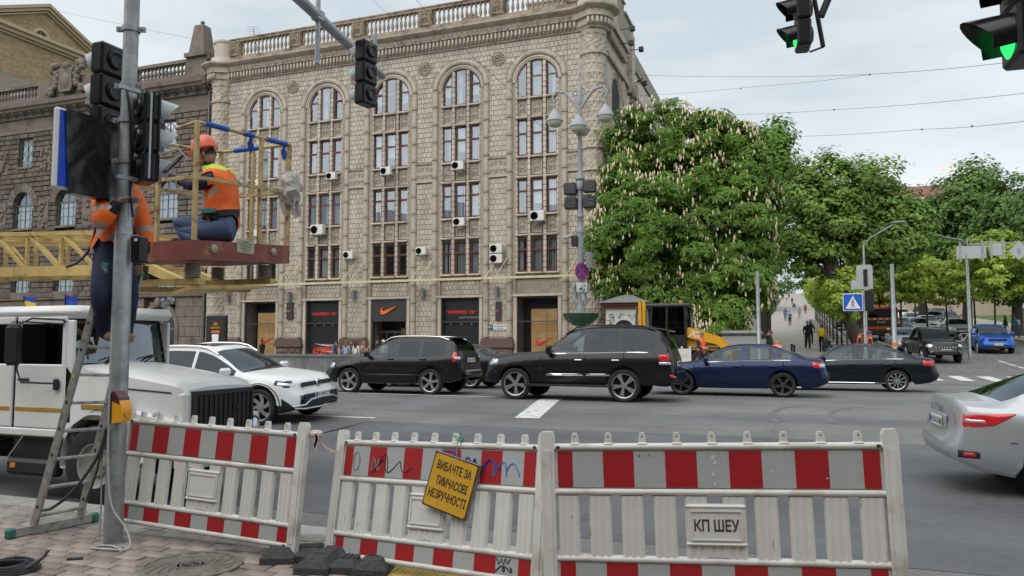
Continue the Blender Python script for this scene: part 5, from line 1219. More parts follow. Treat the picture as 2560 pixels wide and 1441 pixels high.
for i, (x, n_) in enumerate(((2200,66),(2255,62),(2320,70),(2370,66),(2440,62),(2490,57),(2290,80),(2230,84))):
    b = base_at(x, n_); s = 1.35+.12*math.sin(i*1.7)
    o = T('young_lime_tree', words[i]+' of the young limes across the street below the dark trees', 'tree', b, i, 'young limes across the street'); inst('crown', YM[i%3], o, (0,0,.3), (0,0,0), (s*1.15,s*1.15,s)); inst('trunk', TMm, o, (0,0,0), (0,0,0), (1.2,1.2,1.3))
# wooded hillside closing the view
rg = np.random.default_rng(77); bl = []
for i in range(34):
    t_ = 25+i*6+rg.uniform(-3,3); n_ = rg.uniform(100,210); bl.append((t_, n_, gz(t_,n_)+rg.uniform(4,9), rg.uniform(5,8), rg.uniform(5,8), rg.uniform(5,9)))
for i in range(10): bl.append((-9-rg.uniform(0,8), rg.uniform(150,300), gz(0,200)+6, 5, 6, 6))
for i in range(9): bl.append((-14+i*4+rg.uniform(-1,1), rg.uniform(335,370), 24+rg.uniform(-2,5), 5, 5, rg.uniform(5,8)))
P, N = crown_points(rg, bl, 66000, 2.4); V, F = leaves(rg, P, N, .9); tag(np_obj('distant_wood', V, F, M_darkl), 'distant wooded hillside behind the park', 'wood', kind='stuff')
# buildings up the street
fb = T('distant_building', 'red-roofed building with dish aerial behind the trees', 'building', (48,118,gz(48,118)))
p0, p1 = at_n(2230,452,118), at_n(2520,425,118)
zr = (p0.z+p1.z)/2-gz(48,118)
MB().box(p0.x-48,p1.x-48,0,16,0,zr-3).obj('wall', mat('far_wall_cream', (.4,.33,.26), .9), fb, 0); MB().add([(p0.x-48.5,-.6,zr-3),(p1.x-47.5,-.6,zr-3),(p1.x-47.5,8,zr+.2),(p0.x-48.5,8,zr+.2)],[(0,1,2,3)]).obj('roof', mat('far_red_roof', (.2,.075,.06), .8, var=.12), fb, 0)
p = at_n(2366,430,117); MB().lathe([(.0,.1),(.6,.2),(1.0,.5)], 16, (p.x-48,-1,p.z-gz(48,118)), Matrix.Rotation(1.2,3,'X')).obj('dish_aerial', M_acw, fb, 60); MB().cyl((p.x-48-9,0,zr-2.5),(p.x-48-9,0,zr+3),.1,n=5).obj('mast', M_lampg, fb)
ab = T('apartment_building', 'tan apartment block with balconies far up the left of the street', 'building', (-10,150,gz(-5,150)))
MB().box(-6,5.0,0,30,-2,17).obj('wall', mat('tan_wall', (.4,.31,.23), .9, var=.1), ab, 0)
for i in range(5):
    MB().box(5.0,6.2,1,9,2+i*3.1,3.1+i*3.1).obj('balcony', MATS['tan_wall'], ab, 0)
    for k in range(4): MB().box(5.0,5.06,11+k*4,13+k*4,2.5+i*3.1,4.2+i*3.1).obj('window', M_blk, ab, 0)
    for k in range(3): MB().box(-4+k*3,-2.6+k*3,-.06,0,2.5+i*3.1,4.2+i*3.1).obj('window', M_blk, ab, 0)
# ---------------------------------------------------------------- vehicles
def paint(name, c, metal=.3, rough=.35): return mat(name, c, rough, metal=metal, var=.03, coat=.45, spec=.3)
M_tyre = mat('tyre_rubber', (.02,.02,.021), .85, var=.2, scale=8); M_rim = mat('alloy_silver', (.5,.51,.52), .3, metal=.85, var=.05); M_rimd = mat('alloy_dark', (.1,.1,.105), .35, metal=.8, var=.05)
M_trim = mat('black_trim', (.018,.018,.019), .55, var=.1); M_chr = mat('chrome', (.72,.72,.73), .12, metal=1., var=.02); M_int = mat('car_interior', (.12,.11,.095), .9, var=.2); M_under = mat('underbody', (.01,.01,.01), .95)
M_cg = glass('car_glass', (.6,.66,.64), .8, 1.42); M_cgd = glass('tinted_car_glass', (.12,.13,.135), .7, 1.42); M_wsg = glass('windscreen_glass', (.5,.56,.55), .9, 1.6)
M_lens = mat('headlamp_lens', (.62,.66,.68), .12, metal=.5, var=.2, scale=14, coat=1.); M_tail = mat('tail_lamp_red', (.5,.012,.018), .2, var=.1, scale=9, coat=1., emit=.1); M_amb = mat('amber_lens', (.65,.22,.02), .25, coat=1.)
M_plate = mat('plate_white', (.7,.7,.68), .5, var=.03); M_pblue = mat('plate_flag_blue', (.02,.1,.45), .5)
WHEELS = {}
def wheel_meshes(R_, wd, style, rim_m):
    k = (round(R_,2), wd, style, rim_m.name)
    if k in WHEELS: return WHEELS[k]
    rr_ = R_*(.74 if style != 'truck' else .55); Mx = Matrix.Rotation(math.pi/2,3,'X'); hw = wd/2
    ty = MB().lathe([(rr_,-hw*.9),(R_*.9,-hw),(R_*.98,-hw*.8),(R_,-hw*.5),(R_,hw*.5),(R_*.98,hw*.8),(R_*.9,hw),(rr_,hw*.9),(rr_*.97,0)], 36, (0,0,0), Mx, caps=False).mesh('tyre', M_tyre, 40)
    q = MB(); q.lathe([(rr_*1.01,hw*.92),(rr_*.95,hw*.86),(rr_*.93,hw*.2),(rr_*.9,-.0)], 32, (0,0,0), Mx, caps=False)
    ns, dbl, wf, cv = {'five':(5,0,.30,0),'double':(5,1,.16,0),'multi':(10,0,.15,0),'turbine':(6,0,.3,.5),'truck':(0,0,0,0),'v':(9,1,.09,0)}[style]
    for i in range(ns):
        for s in ((-1,1) if dbl else (0,)):
            a0 = 2*math.pi*i/ns + s*.16; w0 = rr_*wf*.5; rows = []
            for j in range(5):
                t = j/4; r = lerp(.14,.955,t)*rr_; a = a0*1.0 + cv*t - s*.05*t; ww = w0*(1.25 if j == 0 else (.8+.45*t)); yy = -(hw*(.7+.16*t))
                cx, cz = r*math.cos(a), r*math.sin(a); ex, ez = -math.sin(a)*ww, math.cos(a)*ww
                rows.append([(cx-ex,yy+.02,cz-ez),(cx-ex*.8,yy,cz-ez*.8),(cx+ex*.8,yy,cz+ez*.8),(cx+ex,yy+.02,cz+ez)])
            q.grid([[(x,-y*-1 if False else y,z) for x,y,z in r_] for r_ in rows])
    q.lathe([(rr_*.2,hw*.72),(rr_*.19,hw*.8),(.0,hw*.82)], 14, (0,0,0), Mx)
    if style == 'truck':
        q.lathe([(rr_*.95,hw*.5),(rr_*.55,hw*.25),(rr_*.5,hw*.5),(rr_*.3,hw*.6),(0,hw*.62)], 24, (0,0,0), Mx, caps=False)
        for i in range(6): a = i*math.pi/3; q.cyl((rr_*.42*math.cos(a),-hw*.72,rr_*.42*math.sin(a)),(rr_*.42*math.cos(a),-hw*.4,rr_*.42*math.sin(a)),.02,n=6)
    ri = q.mesh('rim', rim_m, 40)
    bk = MB().lathe([(rr_*.93,-.01),(0,-.012)], 24, (0,0,0), Mx, caps=False).mesh('brake_disc', M_under, 0)
    WHEELS[k] = (ty, ri, bk); return WHEELS[k]
def wheel(parent, x, y, R_, side, wd=.23, style='five', rim_m=None, name='wheel'):
    ty, ri, bk = wheel_meshes(R_, wd, style, rim_m or M_rim); o = bpy.data.objects.new(name, ty); C.objects.link(o); o.parent = parent; o.location = (x,y,R_); o.rotation_euler = (0, rnd.uniform(0,6), 0 if side < 0 else math.pi)
    inst('rim', ri, o); inst('hub', bk, o)
    return o
class Car:
    def __init__(s, root, P):
        s.o = root; s.P = P; s.xf = P['wb']/2+P['fo']
    def sect(s, u):
        P = s.P; W = P['W']/2; L_ = P['L']
        f = smooth_interp(u, P.get('plan') or [(0,.6),(.03,.72),(.1,.84),(.25,.93),(.5,.975),(.9,1),(L_-.9,1),(L_-.5,.975),(L_-.25,.935),(L_-.1,.86),(L_-.03,.76),(L_,.66)])
        w_ = W*f; zt = smooth_interp(u, P['top']); bl = min(smooth_interp(u, P['belt']), zt-.03); zb = interp(u, P['bot'])
        for uw in (P['fo'], P['fo']+P['wb']):
            Ra = P['R']*P.get('arch',1.14); d = abs(u-uw)
            if d < Ra: zb = max(zb, P['R']+math.sqrt(max(0,Ra*Ra-d*d))*P.get('arch_h',.98))
        g = min(1, max(0, (zt-bl-.05)/.38)); wr = lerp(w_*.86, P['roofw']/2*min(1,f*1.02), g); zs = bl-P.get('crease',.2)
        ze = zt-.1*g-.02
        pts = [(w_*.94,zb),(w_*.985,zb+.05),(w_,lerp(zb,zs,.5)),(w_*.998,zs),(w_*.975,bl-.05),(w_*.935,bl)]
        for k in (.04,.36,.7,1.0): pts.append((lerp(w_*.925,wr,k**1.12), lerp(bl+.012,ze,k)))
        pts += [(wr*.93,lerp(ze,zt,.62)),(wr*.6,lerp(ze,zt,.93)),(0,zt)]
        z = -1; out_ = []
        for a, b in pts: z = max(b, z+.0015); out_.append((a, z))
        return out_
    def bx(s, u, z):
        L_ = s.P['L']; k = max(0, 1-u/.35)-max(0, 1-(L_-u)/.35); e = min(1, max(0, (s.P.get('bump_z',.62)+.1-z)/.12)); e = e*e*(3-2*e); return s.P.get('bump',.09)*k*e*abs(k)**.5
    def y(s, u, z):
        pts = s.sect(u)
        for (a,b),(c,d) in zip(pts, pts[1:]):
            if b <= z <= d: return lerp(a, c, (z-b)/max(1e-5,d-b))
        return pts[0][0] if z < pts[0][1] else 0
    def build(s, pm, glass_s, glass_f):
        P = s.P; L_ = P['L']; us = set(np.round(np.linspace(0,L_,34),3)) | {0,.03,.08,.15,L_-.03,L_-.08,L_-.16}
        for uw in (P['fo'], P['fo']+P['wb']):
            Ra = P['R']*P.get('arch',1.14)
            for k in range(13): us.add(round(uw-Ra*math.cos(math.pi*k/12)*(.9995),4))
            us |= {round(uw-Ra*1.004,4), round(uw+Ra*1.004,4)}
        for a, b in P['win']: us |= {a, b}
        us |= set(P['ws'])|set(P['rw'])|set(P['doors']); us |= {k for k,_ in P['top']}
        us = sorted(u for u in us if 0 <= u <= L_); keep = [us[0]]
        for u in us[1:]:
            if u-keep[-1] > .004: keep.append(u)
        us = keep; S = [s.sect(u) for u in us]; n = len(S[0]); X = [s.xf-u for u in us]; zt_b = P.get('bump_z',.62); ba = P.get('bump',.09)
        def XX(i, j):
            u = us[i]; k = max(0, 1-u/.35)-max(0, 1-(L_-u)/.35); z = S[i][j][1]; e = min(1, max(0, (zt_b+.1-z)/.12)); e = e*e*(3-2*e); return X[i]+ba*k*e*abs(k)**.5*(1-.5*max(0,.12-(z-S[i][0][1]))/.12)
        parts = {}
        def put(nm, side, a, b, c, d, k):
            parts.setdefault((nm,k), MB()).add([a,b,c,d] if side > 0 else [d,c,b,a], [(0,1,2,3)])
        for i in range(len(us)-1):
            um = (us[i]+us[i+1])/2; ht = min(S[i][-1][1]-S[i][5][1], S[i+1][-1][1]-S[i+1][5][1])
            for j in range(n-1):
                nm, k = 'body', 0
                if 5 <= j <= 8:
                    for wi, (a, b) in enumerate(P['win']):
                        if a <= um <= b and ht > .1 and (j > 5 or True): nm, k = 'side_window', wi
                elif j >= 9+0 and j <= 11:
                    if P['ws'][0] <= um <= P['ws'][1] and j >= 10: nm = 'windscreen'
                    elif P['rw'][0] <= um <= P['rw'][1] and j >= 10: nm = 'rear_window'
                    elif 'sun' in P and P['sun'][0] <= um <= P['sun'][1] and j >= 11: nm = 'sunroof'
                elif j < 5:
                    ds = P['doors']
                    for di in range(len(ds)-1):
                        if ds[di] <= um <= ds[di+1]: nm, k = 'door', di
                if j < 5 and 'clad' in P and S[i][j+1][1] < P['clad']: nm, k = 'lower_cladding', 0
                for side in (1,-1):
                    kk = (k, side) if nm in ('side_window','door') else 0
                    put(nm, side, *[(XX(a,b), side*S[a][b][0], S[a][b][1]) for a, b in ((i,j),(i,j+1),(i+1,j+1),(i+1,j))][::-1], kk)
        q = parts[('body',0)]
        for i in (0, len(us)-1):
            q.grid([[(XX(i,j),-S[i][j][0],S[i][j][1]) for j in range(n)],[(XX(i,j),S[i][j][0],S[i][j][1]) for j in range(n)]][::(1 if i == 0 else -1)])
        for (nm, k), q in parts.items():
            m = {'body':pm,'door':pm,'windscreen':glass_f,'rear_window':P.get('rwg',glass_s),'side_window':glass_s,'sunroof':M_cgd,'lower_cladding':M_trim}[nm]
            if nm == 'side_window' and P.get('front_clear') and k[0] == 0: m = M_cg
            ob = q.obj(nm, m, s.o, P.get('smooth',38))
            # weld so that shading is continuous
            import bmesh; bm = bmesh.new(); bm.from_mesh(ob.data); bmesh.ops.remove_doubles(bm, verts=bm.verts, dist=.0008); bm.to_mesh(ob.data); bm.free(); ob.data.shade_smooth(); ob.data.set_sharp_from_angle(angle=R(P.get('smooth',38)))
        # under floor, wheel wells and interior
        zi = P['bot'][len(P['bot'])//2][1]+.06
        q = MB(); q.box(s.xf-L_+.75, s.xf-.5, -P['W']/2*.8, P['W']/2*.8, zi-.04, zi); 
        for uw in (P['fo'], P['fo']+P['wb']):
            for sd in (1,-1): q.box(s.xf-uw-P['R']*1.3, s.xf-uw+P['R']*1.3, sd*P['W']/2*.5-.02, sd*P['W']/2*.5+.02, zi, P['R']*2.15); q.box(s.xf-uw-P['R']*1.3, s.xf-uw+P['R']*1.3, min(sd*P['W']/2*.5,sd*P['W']/2*.9), max(sd*P['W']/2*.5,sd*P['W']/2*.9), P['R']*2.15, P['R']*2.18)
        q.obj('underbody', M_under, s.o, 0)
        b = smooth_interp((P['ws'][0]+P['rw'][1])/2, P['belt']); q = MB(); x0 = s.xf-P['ws'][1]
        q.box(s.xf-P['rw'][0]-.1, s.xf-P['ws'][0]-.1, -P['W']/2*.84, P['W']/2*.84, zi, b-.28)
        for sx, xx, dz in ((-1,x0-.5,0),(1,x0-.5,0),(-1,x0-1.25,-.14),(1,x0-1.25,-.14)):
            q.cbox((xx, sx*.37, b-.06+dz), (.16,.5,.62), Matrix.Rotation(-.2,3,'Y'), bev=.05); q.cbox((xx-.08, sx*.37, b+.31+dz), (.1,.26,.16), Matrix.Rotation(-.15,3,'Y'), bev=.04)
        q.cbox((x0+.25,0,b-.1),(.5,P['W']*.8,.25),bev=.08); q.lathe([(.17,-.012),(.19,0),(.17,.012)], 18, (x0-.05,.37,b+.0), Matrix.Rotation(1.15,3,'Y')); q.obj('interior', M_int, s.o, 30)
        for uw in (P['fo'], P['fo']+P['wb']):
            for sd in (1,-1): wheel(s.o, s.xf-uw, sd*(P['W']/2-.125), P['R'], sd, .23, P['style'], P.get('rim', M_rim))
    def patch(s, nm, m, u0, u1, z0, z1, sides=(1,-1), off=.008, shape=None, parent=None, nu=7, nv=5):
        out_ = []; top_ = lambda u: max(z1(u) if callable(z1) else z1, 0)+.02
        while u1 > u0+.05 and u1 > s.P['L']/2 and smooth_interp(u1, s.P['top']) < top_(u1): u1 -= .006
        while u0 < u1-.05 and u0 < s.P['L']/2 and smooth_interp(u0, s.P['top']) < top_(u0): u0 += .006
        for sd in sides:
            rows = []
            for i in range(nu):
                u = lerp(u0,u1,i/(nu-1)); za, zb = (z0(u), z1(u)) if callable(z0) else (z0, z1); row = []
                for k in range(nv): z = lerp(za,zb,k/(nv-1)); e = 0 if 0 < i < nu-1 and 0 < k < nv-1 else -.012; row.append((s.xf-u+s.bx(u,z), sd*(s.y(u,z)+off+e), z))
                rows.append(row)
            q = MB(); q.grid(rows if sd < 0 else [r[::-1] for r in rows]); out_.append(q.obj(nm, m, parent or s.o, 50))
        return out_
    def endbox(s, nm, m, rear, y0, y1, z0, z1, d=.02, parent=None, bev=0.):
        u_ = s.P['L'] if rear else 0; x = s.xf-u_+s.bx(u_,(z0+z1)/2); q = MB(); q.cbox((x+(-d/2 if rear else d/2)*0,(y0+y1)/2,(z0+z1)/2),(d*2,y1-y0,z1-z0),bev=bev); return q.obj(nm, m, parent or s.o, 0)
    def plate(s, rear, z, txt, yc=0., dx=.02):
        u_ = s.P['L'] if rear else 0; x = s.xf-u_+s.bx(u_,z)+(-dx if rear else dx); o = MB().cbox((x,yc,z),(.02,.52,.12)).obj('number_plate', M_plate, s.o, 0); sg = -1 if rear else 1
        MB().cbox((x+sg*.011,yc+sg*-.23,z),(.004,.05,.112)).obj('flag_band', M_pblue, o, 0)
        text_obj('plate_lettering', txt, .1, M_trim, o, MF((0,sg,0),(0,0,1),(sg,0,0),(x+sg*.012,yc+sg*.03,z)), depth=.001)
    def mirrors(s, u, z, m, sz=(.13,.24,.17)):
        for sd in (1,-1):
            y = s.P['W']/2*.93; q = MB(); q.cbox((s.xf-u, sd*(y+.13), z), sz, Matrix.Rotation(sd*.1,3,'Z'), bev=.045); o = q.obj('mirror', m, s.o, 30); MB().bar((s.xf-u,sd*(y-.05),z-.07),(s.xf-u,sd*(y+.08),z-.05),.06,.04).obj('mirror_arm', M_trim, o, 0)
    def handles(s, us, z, m):
        for u in us:
            for sd in (1,-1): y = s.y(u,z); MB().cbox((s.xf-u, sd*(y+.02), z),(.2,.035,.035),bev=.012).obj('door_handle', m, s.o, 0)
    def rails(s, u0, u1, m, h=.05):
        for sd in (1,-1):
            pts = []
            for i in range(9): u = lerp(u0,u1,i/8); sec = s.sect(u); pts.append((s.xf-u, sd*(sec[9][0]-.03), sec[10][1]+(h if 0 < i < 8 else 0)))
            MB().tube(pts, .022, 6).obj('roof_rail', m, s.o, 60)
    def strip(s, nm, m, u0, u1, zf, h, sides=(1,-1), off=.01): return s.patch(nm, m, u0, u1, (lambda u: zf(u)-h/2), (lambda u: zf(u)+h/2), sides, off, nu=9, nv=3)
    def arches(s, m, wd=.07):
        P = s.P
        for uw in (P['fo'], P['fo']+P['wb']):
            for sd in (1,-1):
                rows = []; Ra = P['R']*P.get('arch',1.14)
                for i in range(17):
                    a = math.pi*i/16*1.12-.19; r0, r1 = Ra*.985, Ra+wd
                    row = []
                    for r, o_ in ((r0,-.04),(r0,.012),(r1,.014),(r1+.005,-.0)):
                        u = uw+r*math.cos(a); z = P['R']+r*math.sin(a)*.98; row.append((s.xf-u, sd*(s.y(min(max(u,0.01),P['L']-.01), max(z,P['R']+.02))+o_), z))
                    rows.append(row)
                MB().grid(rows).obj('wheel_arch_trim', m, s.o, 40)
def gp(x, y):
    r = ray(x, y); k = 5.0; prev = k
    while k < 420:
        if CAMZ+r.z*k <= gz(r.x*k, r.y*k): break
        prev = k; k += .25
    a, b = prev, k
    for _ in range(25):
        m = (a+b)/2
        if CAMZ+r.z*m <= gz(r.x*m, r.y*m): b = m
        else: a = m
    return Vector((r.x*b, r.y*b, gz(r.x*b, r.y*b)))
def place(o, t, n, rz, wb):
    h = Vector((math.cos(rz), math.sin(rz))); l = Vector((-h.y, h.x)); f, b = (gz(t+h.x*wb/2, n+h.y*wb/2), gz(t-h.x*wb/2, n-h.y*wb/2)); le, ri = gz(t+l.x*.8, n+l.y*.8), gz(t-l.x*.8, n-l.y*.8)
    o.location = (t, n, (f+b)/2); o.rotation_euler = (math.atan((le-ri)/1.6), -math.atan((f-b)/wb), rz)
def sedan(L_=4.8, W=1.83, H=1.47, wb=2.78, fo=.95, R_=.33, trunk=True, **k):
    P = dict(L=L_, W=W, wb=wb, fo=fo, R=R_, roofw=W*.68, style='five', crease=.2,
        top=[(0,.55),(.03,.66),(.12,.74),(.35,.82),(.8,.9),(1.3,.97),(1.42,.985),(1.8,1.2),(2.2,H-.06),(2.6,H-.005),(3.0,H),(3.4,H-.03),(3.72,H-.14),(4.05,1.2),(4.3,1.09),(4.6,1.06),(L_-.08,1.03),(L_-.03,.98),(L_,.75)],
        belt=[(0,.5),(.3,.68),(1.3,.88),(1.6,.92),(3.6,.99),(4.2,1.0),(L_,.9)], bot=[(0,.32),(.2,.24),(.5,.22),(2.4,.22),(L_-.6,.24),(L_-.2,.3),(L_,.4)],
        win=[(1.55,2.62),(2.72,3.55),(3.58,3.95)], ws=(1.42,2.18), rw=(3.4,4.28), doors=(1.35,2.67,3.72))
    P.update(k); return P
def suv(L_=4.5, W=1.85, H=1.66, wb=2.65, fo=.88, R_=.35, **k):
    P = dict(L=L_, W=W, wb=wb, fo=fo, R=R_, roofw=W*.72, style='five', crease=.24, arch=1.15,
        top=[(0,.6),(.03,.82),(.12,.93),(.35,1.0),(1.2,1.09),(1.32,1.11),(1.7,1.36),(2.0,H-.07),(2.4,H-.005),(3.1,H),(3.75,H-.05),(4.05,H-.14),(4.3,1.2),(L_-.06,1.05),(L_,.8)],
        belt=[(0,.55),(.3,.82),(1.2,1.0),(1.5,1.03),(3.6,1.08),(4.2,1.12),(L_,1.0)], bot=[(0,.4),(.2,.32),(.5,.29),(2.3,.29),(L_-.5,.32),(L_-.2,.38),(L_,.48)],
        win=[(1.5,2.45),(2.53,3.28),(3.36,3.95)], ws=(1.32,1.98), rw=(3.85,4.3), doors=(1.3,2.49,3.42))
    P.update(k); return P
# --- black off-road wagon in the middle of the crossing
def make(name, lab, P, pm, gs=M_cg, gf=M_wsg, group=None, cat='car'):
    o = T(name, lab, cat, group=group); c = Car(o, P); c.build(pm, gs, gf)
    for u in P['doors']: c.patch('door_gap', M_under, u-.011, u+.011, (lambda v: c.sect(v)[1][1]+.03), (lambda v: smooth_interp(v, P['belt'])-.02), off=.0135, nu=3, nv=9)
    return o, c
P_blk = paint('black_paint', (.008,.008,.011)); GRP = 'cars crossing the boulevard'
P = dict(plan=[(0,.74),(.05,.84),(.15,.91),(.4,.965),(.9,1),(4.05,1),(4.55,.965),(4.83,.9),(4.92,.84),(4.95,.78)], L=4.95, W=1.98, wb=2.85, fo=.90, R=.405, roofw=1.42, style='double', crease=.26, arch=1.13, smooth=40,
    top=[(0,.8),(.03,1.0),(.12,1.1),(.4,1.17),(1.0,1.22),(1.5,1.25),(1.62,1.27),(2.0,1.56),(2.32,1.8),(2.7,1.88),(3.4,1.9),(4.2,1.87),(4.6,1.8),(4.78,1.6),(4.88,1.25),(4.93,1.1),(4.95,.8)],
    belt=[(0,.72),(.3,1.02),(1.5,1.17),(1.8,1.18),(4.2,1.23),(4.8,1.23),(4.95,1.0)], bot=[(0,.5),(.2,.42),(.5,.4),(2.4,.4),(4.3,.42),(4.75,.46),(4.95,.52)],
    win=[(1.78,2.72),(2.82,3.62),(3.7,4.5)], ws=(1.62,2.28), rw=(4.62,4.86), doors=(1.6,2.77,3.75), front_clear=True)
o, c = make('off_road_wagon', 'large black off-road wagon with chrome door strips in mid crossing', P, P_blk, M_cgd, M_wsg, GRP)
c.strip('belt_chrome', M_chr, 1.75, 4.45, lambda u: interp(u,[(1.7,1.185),(4.5,1.24)]), .03); c.strip('door_chrome', M_chr, 1.75, 2.72, lambda u: .66, .055, off=.02); c.strip('door_chrome', M_chr, 2.8, 3.4, lambda u: .665, .055, off=.02)
c.handles((2.6,3.55), 1.03, M_chr); c.mirrors(1.85, 1.28, P_blk, (.14,.26,.24)); c.rails(2.2,4.5,M_trim,.06)
c.patch('headlight', M_lens, .03,.42, lambda u: .86+.12*u, lambda u: 1.03+.1*u); c.patch('tail_light', M_tail, 4.6,4.949, 1.0,1.22); c.patch('tail_light_clear', M_lens, 4.6,4.949, .93,1.0)
c.patch('rear_reflector', M_tail, 4.85,4.94, .62,.7); c.endbox('rear_bumper', P_blk, True, -.7,.7,.54,.76,.03,bev=.025); c.endbox('front_grille', M_chr, False, -.55,.55,.72,1.0,.02); c.plate(True,.95,'AA 7788 KX'); c.plate(False,.6,'AA 7788 KX')
MB().box(-1.15,1.15,.92,1.04,.36,.42).box(-1.15,1.15,-1.04,-.92,.36,.42).obj('running_board', M_trim, o, 0)
q = MB(); q.cbox((c.xf-4.66,0,1.79),(.3,1.24,.05),Matrix.Rotation(-.15,3,'Y'),bev=.02); q.obj('rear_spoiler', P_blk, o, 0)
a, b = gp(1557,1003), gp(1290,1002); place(o, (a.x+b.x)/2, (a.y+b.y)/2+.86, math.pi, 2.85)
# --- black compact crossover on the left
P = suv(4.45,1.81,1.65,2.635,.9,.365, crease=.2, top=[(0,.6),(.03,.85),(.12,.95),(.35,1.0),(1.2,1.08),(1.32,1.1),(1.7,1.36),(2.0,1.56),(2.4,1.645),(3.1,1.65),(3.9,1.61),(4.12,1.55),(4.3,1.25),(4.41,1.05),(4.45,.8)], front_clear=True, win=[(1.52,2.4),(2.48,3.15),(3.24,3.95)])
o, c = make('crossover_car', 'black compact crossover with silver five-spoke wheels and roof rails, left of the wagon', P, paint('black_paint_2', (.01,.01,.011)), M_cgd, M_wsg, GRP)
c.rails(1.9,4.0,M_chr,.05); c.handles((2.28,3.3),1.0,P_blk); c.mirrors(1.55,1.14,P_blk); c.patch('headlight', M_lens, .05,.4, .72,.9); c.patch('tail_light', M_tail, 4.2,4.449, .93,1.2); c.patch('tail_light_clear', M_lens, 4.25,4.449, 1.0,1.08, off=.011); c.plate(True,.98,'AA 4670 TE',.1); c.endbox('rear_bumper_strip', M_chr, True, -.54,.54,.66,.7,.03); c.strip('side_moulding', M_trim, 1.5,3.3, lambda u: .55,.05,off=.014)
q = MB(); q.cbox((c.xf-4.15,0,1.61),(.35,1.15,.05),bev=.02); q.obj('rear_spoiler', P_blk, o, 0)
a, b = gp(1062,985), gp(885,985); place(o, (a.x+b.x)/2, (a.y+b.y)/2+.8, math.pi, 2.635)
# --- dark saloon between them
P = sedan(5.1,1.9,1.48,3.0,.9,.36, style='v', front_clear=True, win=[(1.6,2.75),(2.85,3.75),(3.78,4.2)], top=[(0,.55),(.03,.7),(.12,.78),(.35,.86),(.9,.94),(1.45,1.0),(1.6,1.02),(2.0,1.25),(2.4,1.42),(2.8,1.475),(3.2,1.48),(3.6,1.44),(4.0,1.32),(4.4,1.16),(4.7,1.09),(5.02,1.04),(5.07,.98),(5.1,.75)], ws=(1.55,2.35), rw=(3.6,4.55), belt=[(0,.5),(.3,.72),(1.5,.94),(1.8,.97),(3.9,1.03),(4.5,1.03),(5.1,.92)], bot=[(0,.3),(.2,.22),(.5,.2),(2.6,.2),(4.5,.22),(4.9,.3),(5.1,.4)], doors=(1.4,2.8,3.9))
o, c = make('saloon_car', 'dark grey saloon half hidden between the crossover and the big wagon', P, paint('anthracite_paint', (.02,.024,.03), .6), M_cg, M_wsg, GRP)
c.strip('window_chrome', M_chr, 1.8,4.3, lambda u: interp(u,[(1.7,1.0),(4.3,1.05)]), .025); c.patch('tail_light', M_tail, 4.75,5.099, .84,.98); c.handles((2.65,3.7),.9,M_chr); c.mirrors(1.75,1.06,P_blk)
a = gp(1177,972); place(o, a.x-1.5, a.y+.85, math.pi, 3.0)
# --- blue saloon
P = sedan(4.8,1.81,1.45,2.70,1.0,.335, style='five', rim=M_rimd, win=[(1.62,2.62),(2.72,3.5),(3.53,3.92)])
P_blue = paint('navy_blue_paint', (.01,.02,.07), .5)
o, c = make('saloon_car', 'dark blue saloon with grey wheels close behind the big black wagon', P, P_blue, M_cg, M_wsg, GRP)
def finish(c, pm, tail=(4.45,4.799,.8,.98), chrome=True):
    if chrome: c.strip('window_chrome', M_chr, 1.65,3.95, lambda u: smooth_interp(u, c.P['belt'])+.012, .02)
    c.handles((2.5,3.45), .83, pm); c.mirrors(1.68, 1.0, pm); c.patch('tail_light', M_tail, *tail); L_ = c.P['L']; c.patch('headlight', M_lens, .04,.5, lambda u: .56+.16*u, lambda u: .7+.2*u)
finish(c, P_blue); c.patch('tail_light_clear', M_lens, 4.62,4.799, .82,.92, off=.012); c.endbox('rear_bumper', P_blue, True, -.5,.5,.46,.66,.02,bev=.015)
a, b = gp(1953,991), gp(1705,991); place(o, (a.x+b.x)/2, (a.y+b.y)/2+.8, math.pi, 2.70)
# --- dark navy saloon farther right
P = sedan(4.83,1.83,1.475,2.775,.96,.335, style='multi', front_clear=True); P_nav = paint('midnight_paint', (.008,.013,.022), .5)
o, c = make('saloon_car', 'near-black saloon with bright multi-spoke wheels behind the blue one', P, P_nav, M_cg, M_wsg, GRP)
finish(c, P_nav); c.strip('sill_chrome', M_chr, 1.5,3.6, lambda u: .27,.03,off=.012)
a = gp(2243,981); place(o, a.x-1.39, a.y+.8, math.pi, 2.775)
# --- white crossover coming from the left
P = suv(4.78,1.87,1.67,2.965,.82,.385, clad=.56, sun=(2.45,3.5), style='turbine', crease=.3, arch=1.13,
    top=[(0,.62),(.03,.86),(.1,.93),(.35,1.0),(.9,1.06),(1.25,1.09),(1.35,1.1),(1.8,1.35),(2.2,1.56),(2.6,1.655),(3.2,1.67),(4.1,1.6),(4.4,1.52),(4.6,1.25),(4.74,1.05),(4.78,.8)], belt=[(0,.58),(.3,.88),(1.2,1.01),(1.6,1.04),(3.8,1.1),(4.5,1.15),(4.78,1.0)],
    bot=[(0,.36),(.2,.28),(.5,.26),(2.4,.26),(4.3,.28),(4.6,.36),(4.78,.46)], win=[(1.5,2.6),(2.68,3.55),(3.6,4.25)], ws=(1.35,2.2), rw=(4.2,4.6), doors=(1.35,2.64,3.7))
P_wht = paint('white_paint', (.72,.74,.75), 0., .3)
o, c = make('electric_crossover', 'white crossover with glass roof and black lower bumper beside the truck', P, P_wht, M_cgd, M_wsg, GRP)
c.arches(M_trim,.08); c.mirrors(1.62,1.12,P_wht,(.15,.26,.17)); c.rails(2.1,4.2,M_chr,.04); c.handles((2.5,3.5),1.0,M_chr)
